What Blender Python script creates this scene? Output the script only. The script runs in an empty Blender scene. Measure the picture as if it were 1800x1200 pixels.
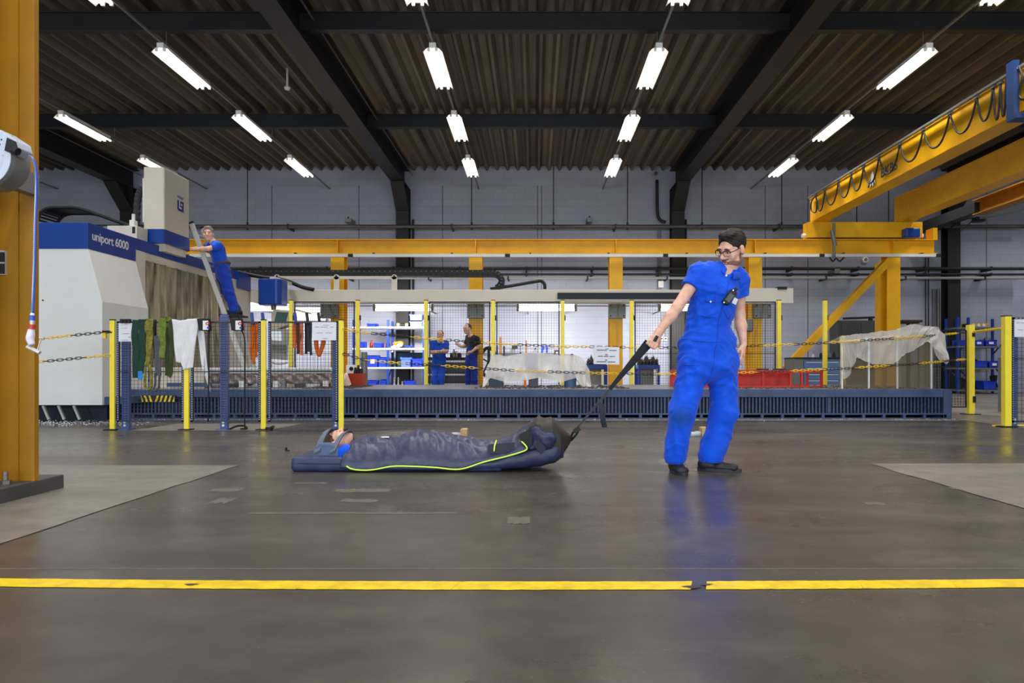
import bpy, bmesh, math, random
import numpy as np
from mathutils import Vector, Matrix

random.seed(7)
rng = np.random.default_rng(7)
scene = bpy.context.scene
COL = scene.collection

# ------------------------------------------------------------------ camera, world, light, exposure
F_PX, VX, VY, CAM_Z = 1200.0, 940.0, 645.0, 0.744
cam_data = bpy.data.cameras.new('camera')
cam = bpy.data.objects.new('camera', cam_data)
COL.objects.link(cam)
cam.location = (0, 0, CAM_Z)
cam.rotation_euler = (math.pi / 2, 0, 0)
cam_data.sensor_width = 36.0
cam_data.lens = 36.0 * F_PX / 1800.0
cam_data.shift_x = (900 - VX) / 1800.0
cam_data.shift_y = (VY - 600) / 1800.0
cam_data.clip_end = 200
scene.camera = cam

world = bpy.data.worlds.new('world')
scene.world = world
world.use_nodes = True
world.node_tree.nodes['Background'].inputs[0].default_value = (0.55, 0.68, 0.9, 1)
world.node_tree.nodes['Background'].inputs[1].default_value = 0.25

scene.view_settings.view_transform = 'Standard'
scene.view_settings.look = 'None'
scene.view_settings.exposure = 0.22
scene.view_settings.gamma = 1.0
scene.view_settings.use_curve_mapping = False

LAMP_W = 34.0          # each ceiling batten
WALL_LAMP_W = 100.0     # each batten behind the machine
FILL_W = 430.0         # each frontal fill light, at assumed windows behind the camera


def area(name, loc, rot, sx, sy, watts, color, spread=180):
    l = bpy.data.lights.new(name, 'AREA')
    l.shape = 'RECTANGLE'
    l.size, l.size_y = sx, sy
    l.energy = watts
    l.color = color
    l.spread = math.radians(spread)
    o = bpy.data.objects.new(name, l)
    COL.objects.link(o)
    o.location = loc
    o.rotation_euler = rot
    return o


# frontal fill area lights behind the camera, added as daylight from assumed windows
for wx in (-10.5, -3.5, 3.5, 10.5):
    area('window_daylight', (wx, -8.7, 2.9), (math.pi / 2, 0, 0), 4.6, 3.6, FILL_W, (0.86, 0.93, 1.0))


# ------------------------------------------------------------------ helpers
def U(px, py, d):
    """a point of the photograph's frame at distance d in front of the camera"""
    return Vector(((px - VX) * d / F_PX, d, CAM_Z + (VY - py) * d / F_PX))


def PX(px, d):
    return (px - VX) * d / F_PX


def PZ(py, d):
    return CAM_Z + (VY - py) * d / F_PX


def srgb(r, g, b):
    def f(c):
        c /= 255.0
        return c / 12.92 if c <= 0.04045 else ((c + 0.055) / 1.055) ** 2.4
    return (f(r), f(g), f(b), 1.0)


MATS = {}


def mat(name, col, rough=0.5, metal=0.0, var=0.0, vscale=6.0, bump=0.0, bscale=40.0, spec=0.5, emit=None, estr=0.0,
        alpha=1.0, trans=0.0, col2=None, stretch=None, coat=0.0, sheen=0.0, ior=1.45):
    if name in MATS:
        return MATS[name]
    m = bpy.data.materials.new(name)
    m.use_nodes = True
    nt = m.node_tree
    b = nt.nodes['Principled BSDF']
    b.inputs['Base Color'].default_value = col
    b.inputs['Roughness'].default_value = rough
    b.inputs['Metallic'].default_value = metal
    b.inputs['Specular IOR Level'].default_value = spec
    b.inputs['IOR'].default_value = ior
    if coat:
        b.inputs['Coat Weight'].default_value = coat
        b.inputs['Coat Roughness'].default_value = 0.15
    if sheen:
        b.inputs['Sheen Weight'].default_value = sheen
    if alpha < 1:
        b.inputs['Alpha'].default_value = alpha
    if trans:
        b.inputs['Transmission Weight'].default_value = trans
    if emit is not None:
        b.inputs['Emission Color'].default_value = emit
        b.inputs['Emission Strength'].default_value = estr
    if var or bump:
        tc = nt.nodes.new('ShaderNodeTexCoord')
        src = tc.outputs['Object']
        if stretch:
            mp = nt.nodes.new('ShaderNodeMapping')
            mp.inputs['Scale'].default_value = stretch
            nt.links.new(src, mp.inputs['Vector'])
            src = mp.outputs['Vector']
    if var:
        n = nt.nodes.new('ShaderNodeTexNoise')
        n.inputs['Scale'].default_value = vscale
        n.inputs['Detail'].default_value = 6
        n.inputs['Roughness'].default_value = 0.62
        nt.links.new(src, n.inputs['Vector'])
        mix = nt.nodes.new('ShaderNodeMix')
        mix.data_type = 'RGBA'
        c2 = col2 if col2 else tuple(max(0, c * (1 - var)) for c in col[:3]) + (1,)
        mix.inputs['A'].default_value = col
        mix.inputs['B'].default_value = c2
        rmp = nt.nodes.new('ShaderNodeMapRange')
        rmp.inputs['From Min'].default_value = 0.38
        rmp.inputs['From Max'].default_value = 0.68
        nt.links.new(n.outputs['Fac'], rmp.inputs['Value'])
        nt.links.new(rmp.outputs['Result'], mix.inputs['Factor'])
        nt.links.new(mix.outputs['Result'], b.inputs['Base Color'])
    if bump:
        n2 = nt.nodes.new('ShaderNodeTexNoise')
        n2.inputs['Scale'].default_value = bscale
        n2.inputs['Detail'].default_value = 4
        nt.links.new(src, n2.inputs['Vector'])
        bp = nt.nodes.new('ShaderNodeBump')
        bp.inputs['Strength'].default_value = bump
        bp.inputs['Distance'].default_value = 0.02
        nt.links.new(n2.outputs['Fac'], bp.inputs['Height'])
        nt.links.new(bp.outputs['Normal'], b.inputs['Normal'])
    MATS[name] = m
    return m


class MB:
    """collects shapes in world (or local) coordinates; build() links them as one mesh object"""

    def __init__(self):
        self.v, self.f = [], []

    def add(self, vs, fs):
        n = len(self.v)
        self.v.extend([tuple(v) for v in vs])
        self.f.extend([tuple(i + n for i in f) for f in fs])
        return self

    def hexa(self, p):
        return self.add(p, [(0, 3, 2, 1), (4, 5, 6, 7), (0, 1, 5, 4), (1, 2, 6, 5), (2, 3, 7, 6), (3, 0, 4, 7)])

    def box(self, x0, x1, y0, y1, z0, z1):
        x0, x1 = min(x0, x1), max(x0, x1)
        y0, y1 = min(y0, y1), max(y0, y1)
        z0, z1 = min(z0, z1), max(z0, z1)
        return self.hexa([(x0, y0, z0), (x1, y0, z0), (x1, y1, z0), (x0, y1, z0), (x0, y0, z1), (x1, y0, z1), (x1, y1, z1), (x0, y1, z1)])

    def obox(self, c, ax, ay, az):
        c, ax, ay, az = Vector(c), Vector(ax), Vector(ay), Vector(az)
        return self.hexa([c - ax - ay - az, c + ax - ay - az, c + ax + ay - az, c - ax + ay - az,
                          c - ax - ay + az, c + ax - ay + az, c + ax + ay + az, c - ax + ay + az])

    def beam(self, a, b, w, h, up=(0, 0, 1)):
        a, b = Vector(a), Vector(b)
        d = (b - a)
        t = d.normalized()
        s = t.cross(Vector(up)).normalized()
        u = s.cross(t)
        return self.obox((a + b) / 2, d / 2, s * w / 2, u * h / 2)

    def prism(self, poly, axis, a0, a1):
        """poly: list of 2D points; axis 'x' -> (y,z), 'y' -> (x,z), 'z' -> (x,y)"""
        def mk(p, a):
            return {'x': (a, p[0], p[1]), 'y': (p[0], a, p[1]), 'z': (p[0], p[1], a)}[axis]
        n = len(poly)
        vs = [mk(p, a0) for p in poly] + [mk(p, a1) for p in poly]
        fs = [tuple(range(n - 1, -1, -1)), tuple(range(n, 2 * n))]
        fs += [(i, (i + 1) % n, (i + 1) % n + n, i + n) for i in range(n)]
        return self.add(vs, fs)

    def tube(self, pts, r, n=8, caps=True, closed=False):
        pts = [Vector(p) for p in pts]
        m = len(pts)
        rs = r if hasattr(r, '__len__') else [r] * m
        vs, fs = [], []
        prev = None
        for i, p in enumerate(pts):
            if closed:
                t = (pts[(i + 1) % m] - pts[i - 1]).normalized()
            else:
                t = (pts[min(i + 1, m - 1)] - pts[max(i - 1, 0)]).normalized()
            if prev is None:
                a = t.orthogonal().normalized()
            else:
                a = (prev - t * prev.dot(t))
                a = a.normalized() if a.length > 1e-6 else t.orthogonal().normalized()
            prev = a
            b = t.cross(a)
            for k in range(n):
                w = 2 * math.pi * k / n
                vs.append(p + (a * math.cos(w) + b * math.sin(w)) * rs[i])
        for i in range(m if closed else m - 1):
            for k in range(n):
                i2 = (i + 1) % m
                fs.append((i * n + k, i * n + (k + 1) % n, i2 * n + (k + 1) % n, i2 * n + k))
        if caps and not closed:
            fs.append(tuple(range(n - 1, -1, -1)))
            fs.append(tuple((m - 1) * n + k for k in range(n)))
        return self.add(vs, fs)

    def cyl(self, a, b, r0, r1=None, n=14):
        return self.tube([a, b], [r0, r0 if r1 is None else r1], n)

    def lathe(self, prof, c=(0, 0, 0), axis=(0, 0, 1), n=16):
        """prof: (radius, height) pairs along axis"""
        c, ax = Vector(c), Vector(axis).normalized()
        a = ax.orthogonal().normalized()
        b = ax.cross(a)
        vs, fs = [], []
        m = len(prof)
        for r, h in prof:
            for k in range(n):
                w = 2 * math.pi * k / n
                vs.append(c + ax * h + (a * math.cos(w) + b * math.sin(w)) * r)
        for i in range(m - 1):
            for k in range(n):
                fs.append((i * n + k, i * n + (k + 1) % n, (i + 1) * n + (k + 1) % n, (i + 1) * n + k))
        fs.append(tuple(range(n - 1, -1, -1)))
        fs.append(tuple((m - 1) * n + k for k in range(n)))
        return self.add(vs, fs)

    def ell(self, c, r, n=14, m=9):
        c = Vector(c)
        prof = []
        vs, fs = [], []
        for i in range(m + 1):
            th = math.pi * i / m
            for k in range(n):
                w = 2 * math.pi * k / n
                vs.append(c + Vector((r[0] * math.sin(th) * math.cos(w), r[1] * math.sin(th) * math.sin(w), -r[2] * math.cos(th))))
        for i in range(m):
            for k in range(n):
                fs.append((i * n + k, i * n + (k + 1) % n, (i + 1) * n + (k + 1) % n, (i + 1) * n + k))
        return self.add(vs, fs)

    def sheet(self, rows, thick=None):
        """rows: grid of points; optional thickness given as an offset vector"""
        nu, nv = len(rows), len(rows[0])
        vs = [Vector(p) for r in rows for p in r]
        fs = [(i * nv + j, i * nv + j + 1, (i + 1) * nv + j + 1, (i + 1) * nv + j) for i in range(nu - 1) for j in range(nv - 1)]
        if thick is not None:
            t = Vector(thick)
            N = len(vs)
            vs = vs + [p + t for p in vs]
            fs += [tuple(k + N for k in reversed(f)) for f in fs]
            rim = [j for j in range(nv)] + [i * nv + nv - 1 for i in range(1, nu)] + [(nu - 1) * nv + j for j in range(nv - 2, -1, -1)] + [i * nv for i in range(nu - 2, 0, -1)]
            for a, b in zip(rim, rim[1:] + rim[:1]):
                fs.append((b, a, a + N, b + N))
        return self.add(vs, fs)

    def build(self, name, material, parent=None, smooth=False, bevel=0.0, base=True):
        me = bpy.data.meshes.new(name)
        off = Vector((0, 0, 0))
        if parent is not None:
            off = world_loc(parent)
        elif base and self.v:
            xs, ys, zs = zip(*self.v)
            off = Vector(((min(xs) + max(xs)) / 2, (min(ys) + max(ys)) / 2, min(zs)))
        me.from_pydata([(v[0] - off.x, v[1] - off.y, v[2] - off.z) for v in self.v], [], self.f)
        me.materials.append(material)
        o = bpy.data.objects.new(name, me)
        COL.objects.link(o)
        if parent is not None:
            o.parent = parent
        else:
            o.location = off
        fix_normals(me)
        if smooth:
            me.polygons.foreach_set('use_smooth', [True] * len(me.polygons))
            if smooth == 'auto':
                me.set_sharp_from_angle(angle=math.radians(40))
        if bevel:
            md = o.modifiers.new('bevel', 'BEVEL')
            md.width = bevel
            md.segments = 2
            md.limit_method = 'ANGLE'
        return o


def fix_normals(me):
    bm = bmesh.new()
    bm.from_mesh(me)
    bmesh.ops.recalc_face_normals(bm, faces=bm.faces)
    bm.to_mesh(me)
    bm.free()


def world_loc(o):
    l = Vector((0, 0, 0))
    while o is not None:
        l += o.location
        o = o.parent
    return l


def tag(o, label, cat, group=None, kind=None):
    o['label'] = label
    if cat:
        o['category'] = cat
    if group:
        o['group'] = group
    if kind:
        o['kind'] = kind
    return o


def thing(name, label, cat, loc=(0, 0, 0), group=None, kind=None):
    o = bpy.data.objects.new(name, None)
    COL.objects.link(o)
    o.location = loc
    o.empty_display_size = 0.1
    return tag(o, label, cat, group, kind)


def struct(o, label=None):
    o['kind'] = 'structure'
    if label:
        o['label'] = label
    return o


def dup(root, loc=None, rz=0.0, label=None, parent=None):
    c = root.copy()
    COL.objects.link(c)
    c.parent = parent
    if loc is not None:
        c.location = loc
        c.rotation_euler = (0, 0, rz)
    if label:
        c['label'] = label
    for ch in list(root.children):
        dup(ch, parent=c)
    return c


def text_part(name, body, size, origin, xdir, ydir, material, parent, depth=0.002, bold=0.0, spacing=1.0):
    cu = bpy.data.curves.new(name, 'FONT')
    cu.body = body
    cu.size = size
    cu.extrude = depth
    cu.offset = bold
    cu.resolution_u = 3
    cu.space_character = spacing
    t = bpy.data.objects.new(name + '_source', cu)
    COL.objects.link(t)
    dg = bpy.context.evaluated_depsgraph_get()
    me = bpy.data.meshes.new_from_object(t.evaluated_get(dg))
    bpy.data.objects.remove(t)
    x, y = Vector(xdir).normalized(), Vector(ydir).normalized()
    z = x.cross(y)
    off = world_loc(parent)
    M = Matrix(((x.x, y.x, z.x, origin[0] - off.x), (x.y, y.y, z.y, origin[1] - off.y), (x.z, y.z, z.z, origin[2] - off.z), (0, 0, 0, 1)))
    me.transform(M)
    me.materials.clear()
    me.materials.append(material)
    me.name = name
    o = bpy.data.objects.new(name, me)
    COL.objects.link(o)
    o.parent = parent
    return o


def catenary(a, b, sag, n=24):
    a, b = Vector(a), Vector(b)
    return [a.lerp(b, i / n) - Vector((0, 0, sag * 4 * (i / n) * (1 - i / n))) for i in range(n + 1)]


def smooth_path(pts, n=6):
    """Catmull-Rom through pts"""
    P = [Vector(p) for p in pts]
    P = [P[0] * 2 - P[1]] + P + [P[-1] * 2 - P[-2]]
    out = []
    for i in range(1, len(P) - 2):
        for k in range(n):
            t = k / n
            p0, p1, p2, p3 = P[i - 1], P[i], P[i + 1], P[i + 2]
            out.append(0.5 * ((2 * p1) + (p2 - p0) * t + (2 * p0 - 5 * p1 + 4 * p2 - p3) * t * t + (3 * p1 - p0 - 3 * p2 + p3) * t ** 3))
    out.append(P[-2])
    return out


# ---- distance fields -> mesh (for people, cloth, film)
class Field:
    def __init__(self, lo, hi, h):
        self.lo, self.h = np.array(lo, float), h
        n = np.ceil((np.array(hi) - self.lo) / h).astype(int) + 1
        self.n = n
        self.F = np.full(n, 1.0, np.float32)
        self.ax = [(self.lo[i] + h * np.arange(n[i])).astype(np.float32) for i in range(3)]

    def sl(self, lo, hi):
        a = np.clip(np.floor((np.array(lo) - self.lo) / self.h).astype(int), 0, self.n)
        b = np.clip(np.ceil((np.array(hi) - self.lo) / self.h).astype(int) + 1, 0, self.n)
        s = tuple(slice(a[i], b[i]) for i in range(3))
        x = self.ax[0][s[0]][:, None, None]
        y = self.ax[1][s[1]][None, :, None]
        z = self.ax[2][s[2]][None, None, :]
        return s, x, y, z

    def put(self, s, d, k, mode='add'):
        A = self.F[s]
        if mode == 'add':
            if k > 0:
                hh = np.clip(0.5 + 0.5 * (A - d) / k, 0, 1)
                A = A + (d - A) * hh - k * hh * (1 - hh)
            else:
                A = np.minimum(A, d)
        elif mode == 'cut':
            if k > 0:
                hh = np.clip(0.5 - 0.5 * (A + d) / k, 0, 1)
                A = A + (-d - A) * hh + k * hh * (1 - hh)
            else:
                A = np.maximum(A, -d)
        self.F[s] = A

    def cone(self, a, b, ra, rb, k=0.02, mode='add'):
        a, b = np.array(a, float), np.array(b, float)
        m = max(ra, rb) + k + 3 * self.h
        s, x, y, z = self.sl(np.minimum(a, b) - m, np.maximum(a, b) + m)
        d = b - a
        L2 = float(d @ d) + 1e-12
        t = np.clip(((x - a[0]) * d[0] + (y - a[1]) * d[1] + (z - a[2]) * d[2]) / L2, 0, 1)
        q = np.sqrt((x - a[0] - t * d[0]) ** 2 + (y - a[1] - t * d[1]) ** 2 + (z - a[2] - t * d[2]) ** 2)
        self.put(s, q - (ra + (rb - ra) * t), k, mode)
        return self

    def econe(self, a, b, ra, rb, lat, k=0.03, mode='add'):
        """tapered elliptic segment: ra=(lateral, depth) at a, rb at b; lat = lateral direction"""
        a, b = np.array(a, float), np.array(b, float)
        lat = np.array(lat, float)
        d = b - a
        L = float(np.linalg.norm(d)) + 1e-9
        ax = d / L
        lat = lat - ax * (lat @ ax)
        lat = lat / np.linalg.norm(lat)
        dep = np.cross(ax, lat)
        m = max(*ra, *rb) + k + 3 * self.h
        s, x, y, z = self.sl(np.minimum(a, b) - m, np.maximum(a, b) + m)
        X, Y, Z = x - a[0], y - a[1], z - a[2]
        tt = X * ax[0] + Y * ax[1] + Z * ax[2]
        t = np.clip(tt / L, 0, 1)
        rl = ra[0] + (rb[0] - ra[0]) * t
        rd = ra[1] + (rb[1] - ra[1]) * t
        ql = (X * lat[0] + Y * lat[1] + Z * lat[2]) / rl
        qd = (X * dep[0] + Y * dep[1] + Z * dep[2]) / rd
        rm = np.minimum(rl, rd)
        e = tt - t * L
        q = np.sqrt((ql * ql + qd * qd) * rm * rm + e * e) - rm
        self.put(s, q, k, mode)
        return self

    def ellip(self, c, r, R=None, k=0.02, mode='add'):
        c = np.array(c, float)
        R = np.eye(3) if R is None else np.array(R, float)
        m = max(r) + k + 3 * self.h
        s, x, y, z = self.sl(c - m, c + m)
        X, Y, Z = x - c[0], y - c[1], z - c[2]
        p = [(X * R[0][i] + Y * R[1][i] + Z * R[2][i]) for i in range(3)]
        k0 = np.sqrt(sum((p[i] / r[i]) ** 2 for i in range(3)))
        k1 = np.sqrt(sum((p[i] / r[i] ** 2) ** 2 for i in range(3))) + 1e-9
        self.put(s, k0 * (k0 - 1) / k1, k, mode)
        return self

    def rbox(self, c, hs, r, R=None, k=0.02, mode='add'):
        c = np.array(c, float)
        R = np.eye(3) if R is None else np.array(R, float)
        m = float(np.linalg.norm(hs)) + r + k + 3 * self.h
        s, x, y, z = self.sl(c - m, c + m)
        X, Y, Z = x - c[0], y - c[1], z - c[2]
        q = [np.abs(X * R[0][i] + Y * R[1][i] + Z * R[2][i]) - hs[i] for i in range(3)]
        out = np.sqrt(sum(np.maximum(v, 0) ** 2 for v in q)) + np.minimum(np.maximum(np.maximum(q[0], q[1]), q[2]), 0) - r
        self.put(s, out, k, mode)
        return self

    def plane_cut(self, p, n, k=0.0):
        """keep the side the normal points away from"""
        n = np.array(n, float)
        n /= np.linalg.norm(n)
        x, y, z = self.ax[0][:, None, None], self.ax[1][None, :, None], self.ax[2][None, None, :]
        d = (x - p[0]) * n[0] + (y - p[1]) * n[1] + (z - p[2]) * n[2]
        self.F = np.maximum(self.F, d.astype(np.float32))
        return self

    def ripple(self, amp, freq, seed=0, aniso=(1, 1, 1)):
        """cloth-like folds: the surface is pushed in and out by warped waves"""
        r = np.random.default_rng(seed)
        x, y, z = self.ax[0][:, None, None] * aniso[0], self.ax[1][None, :, None] * aniso[1], self.ax[2][None, None, :] * aniso[2]
        w = 0
        for i in range(4):
            k = r.normal(size=3)
            k = k / np.linalg.norm(k) * freq * (0.6 + 0.5 * i)
            k2 = r.normal(size=3) * freq * 0.5
            warp = 1.6 * np.sin(x * k2[0] + y * k2[1] + z * k2[2] + r.uniform(0, 6))
            w = w + np.sin(x * k[0] + y * k[1] + z * k[2] + warp + r.uniform(0, 6)) / (1 + 0.5 * i)
        self.F = self.F + (amp * 0.5 * w).astype(np.float32)
        return self

    def crease(self, amp, freq, seed=0, aniso=(1, 1, 1), lo=None, hi=None, dirs=None):
        """sharp cloth creases: ridged warped waves"""
        r = np.random.default_rng(seed)
        x, y, z = self.ax[0][:, None, None] * aniso[0], self.ax[1][None, :, None] * aniso[1], self.ax[2][None, None, :] * aniso[2]
        w = 0
        for i in range(3):
            k = np.array(dirs[i], float) if dirs else r.normal(size=3)
            k = k / np.linalg.norm(k) * freq * (0.7 + 0.45 * i)
            k2 = r.normal(size=3) * freq * 0.45
            k3 = r.normal(size=3) * freq * 0.30
            warp = 1.8 * np.sin(x * k2[0] + y * k2[1] + z * k2[2] + r.uniform(0, 6))
            gate = 0.5 + 0.5 * np.sin(x * k3[0] + y * k3[1] + z * k3[2] + r.uniform(0, 6))
            w = w + (0.5 - np.abs(np.sin(0.5 * (x * k[0] + y * k[1] + z * k[2]) + warp)) ** 1.3) * gate * (1 if i % 2 else -1)
        self.F = self.F + (amp * w).astype(np.float32)
        return self

    def mesh(self):
        F = self.F
        S = F < 0
        nx, ny, nz = F.shape
        cnt = np.zeros((nx - 1, ny - 1, nz - 1), np.int8)
        for i in (0, 1):
            for j in (0, 1):
                for k in (0, 1):
                    cnt += S[i:nx - 1 + i, j:ny - 1 + j, k:nz - 1 + k]
        act = (cnt > 0) & (cnt < 8)
        I, J, K = np.nonzero(act)
        idx = np.full(act.shape, -1, np.int32)
        idx[I, J, K] = np.arange(len(I))
        acc = np.zeros((len(I), 3))
        num = np.zeros(len(I))
        corners = [(i, j, k) for i in (0, 1) for j in (0, 1) for k in (0, 1)]
        for a in corners:
            for b in corners:
                dif = (b[0] - a[0], b[1] - a[1], b[2] - a[2])
                if sorted(dif) != [0, 0, 1]:
                    continue
                fa = F[I + a[0], J + a[1], K + a[2]]
                fb = F[I + b[0], J + b[1], K + b[2]]
                cr = (fa < 0) != (fb < 0)
                t = np.where(cr, fa / np.where(cr, fa - fb, 1), 0)
                for ax in range(3):
                    acc[:, ax] += np.where(cr, a[ax] + t * dif[ax], 0)
                num += cr
        V = self.lo + (np.stack([I, J, K], 1) + acc / num[:, None]) * self.h
        quads = []
        for ax in range(3):
            o1, o2 = (ax + 1) % 3, (ax + 2) % 3
            A = [slice(1, -1)] * 3
            A[ax] = slice(0, -1)
            B = list(A)
            B[ax] = slice(1, None)
            sa, sb = S[tuple(A)], S[tuple(B)]
            g = np.argwhere(sa != sb)
            if len(g) == 0:
                continue
            flip = sa[g[:, 0], g[:, 1], g[:, 2]]
            g = g + 1
            g[:, ax] -= 1
            e1, e2 = np.zeros(3, int), np.zeros(3, int)
            e1[o1], e2[o2] = 1, 1
            q = np.stack([idx[tuple((g - e1 - e2).T)], idx[tuple((g - e2).T)], idx[tuple(g.T)], idx[tuple((g - e1).T)]], 1)
            q[~flip] = q[~flip][:, ::-1]
            quads.append(q)
        Q = np.concatenate(quads)
        return V, Q

    def build(self, name, material, parent=None, origin=None):
        V, Q = self.mesh()
        off = np.array(world_loc(parent)) if parent is not None else np.array(origin if origin is not None else (0, 0, 0), float)
        me = bpy.data.meshes.new(name)
        me.vertices.add(len(V))
        me.vertices.foreach_set('co', (V - off).astype(np.float32).ravel())
        me.loops.add(Q.size)
        me.loops.foreach_set('vertex_index', Q.astype(np.int32).ravel())
        me.polygons.add(len(Q))
        me.polygons.foreach_set('loop_start', np.arange(0, Q.size, 4, dtype=np.int32))
        me.polygons.foreach_set('use_smooth', np.ones(len(Q), bool))
        me.update(calc_edges=True)
        me.validate()
        me.materials.append(material)
        o = bpy.data.objects.new(name, me)
        COL.objects.link(o)
        if parent is not None:
            o.parent = parent
        else:
            o.location = off
        return o
# ------------------------------------------------------------------ shared materials
M_BLACK = mat('black_steel', srgb(30, 31, 34), 0.55, 0.0, 0.3, 3)
M_YEL = mat('crane_yellow', srgb(240, 182, 0), 0.42, 0.0, 0.22, 2.5, col2=srgb(226, 164, 2))
M_YELD = mat('column_yellow', srgb(164, 114, 4), 0.5, 0.0, 0.25, 2.0)
M_CREAM = mat('machine_cream', srgb(216, 208, 194), 0.38, 0.0, 0.07, 1.6)
M_WHITEP = mat('white_paint', srgb(222, 224, 224), 0.35, 0.0, 0.06, 2.0)
M_BLUE = mat('machine_blue', srgb(12, 62, 150), 0.33, 0.0, 0.12, 3)
M_BEDB = mat('bed_blue', srgb(62, 82, 120), 0.45, 0.0, 0.3, 5)
M_NAVY = mat('navy_shadow', srgb(26, 34, 50), 0.6)  # plain dark navy for covers, print and inner parts
M_GREY = mat('grey_steel', srgb(122, 126, 124), 0.45, 0.3, 0.2, 6)
M_ALU = mat('aluminium', srgb(206, 206, 202), 0.34, 0.35, 0.1, 8)
M_DARK = mat('dark_rubber', srgb(22, 22, 24), 0.6)
M_STEEL = mat('worn_steel', srgb(140, 138, 134), 0.38, 0.75, 0.35, 9)
M_SHELFB = mat('shelf_blue', srgb(22, 62, 150), 0.42, 0.0, 0.15, 6)
M_BIN = mat('bin_blue', srgb(28, 60, 190), 0.4)
M_BIN2 = mat('bin_pale_blue', srgb(80, 110, 225), 0.4)
M_WHITE = mat('white_laminate', srgb(235, 236, 238), 0.4)
M_POSTY = mat('post_yellow', srgb(252, 230, 64), 0.38, 0.0, 0.08, 5)
M_FENCEB = mat('fence_blue_black', srgb(40, 46, 62), 0.45)
M_UPR = mat('upright_blue', srgb(70, 92, 150), 0.4, 0.0, 0.1, 8)
M_RED = mat('frame_red', srgb(196, 38, 26), 0.45, 0.0, 0.25, 6)
M_ORANGE = mat('sling_orange', srgb(232, 112, 20), 0.8)
M_WOOD = mat('pale_wood', srgb(196, 168, 120), 0.6, 0.0, 0.25, 18, stretch=(1, 1, 6))
M_TUBE = mat('lit_tube', (1, 1, 1, 1), 0.4, emit=(1.0, 0.96, 0.88, 1), estr=6.0)
M_REFL = mat('lamp_reflector', srgb(240, 240, 235), 0.3)


def film_mat(name, col, alpha, rough=0.12, crinkle=0.30):
    m = mat(name, col, rough, spec=0.8)
    nt = m.node_tree
    b = nt.nodes['Principled BSDF']
    out = nt.nodes['Material Output']
    tr = nt.nodes.new('ShaderNodeBsdfTransparent')
    lw = nt.nodes.new('ShaderNodeLayerWeight')
    lw.inputs['Blend'].default_value = 0.35
    mr = nt.nodes.new('ShaderNodeMapRange')
    mr.inputs['To Min'].default_value = alpha
    mr.inputs['To Max'].default_value = min(1.0, alpha + 0.5)
    nt.links.new(lw.outputs['Facing'], mr.inputs['Value'])
    tc = nt.nodes.new('ShaderNodeTexCoord')
    nz = nt.nodes.new('ShaderNodeTexNoise')
    nz.inputs['Scale'].default_value = 9
    nz.inputs['Detail'].default_value = 3
    nz.inputs['Distortion'].default_value = 1.5
    nt.links.new(tc.outputs['Object'], nz.inputs['Vector'])
    bpn = nt.nodes.new('ShaderNodeBump')
    bpn.inputs['Strength'].default_value = crinkle
    bpn.inputs['Distance'].default_value = 0.06
    nt.links.new(nz.outputs['Fac'], bpn.inputs['Height'])
    nt.links.new(bpn.outputs['Normal'], b.inputs['Normal'])
    mx = nt.nodes.new('ShaderNodeMixShader')
    nt.links.new(mr.outputs['Result'], mx.inputs['Fac'])
    nt.links.new(tr.outputs['BSDF'], mx.inputs[1])
    nt.links.new(b.outputs['BSDF'], mx.inputs[2])
    nt.links.new(mx.outputs['Shader'], out.inputs['Surface'])
    return m


M_FILM = film_mat('clear_film', srgb(238, 236, 230), 0.36, 0.16)
M_GLASS = film_mat('dusty_acrylic', srgb(120, 110, 88), 0.5, 0.08, 0.0)  # brown tint puts a yellow reflection into the pane colour


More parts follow.
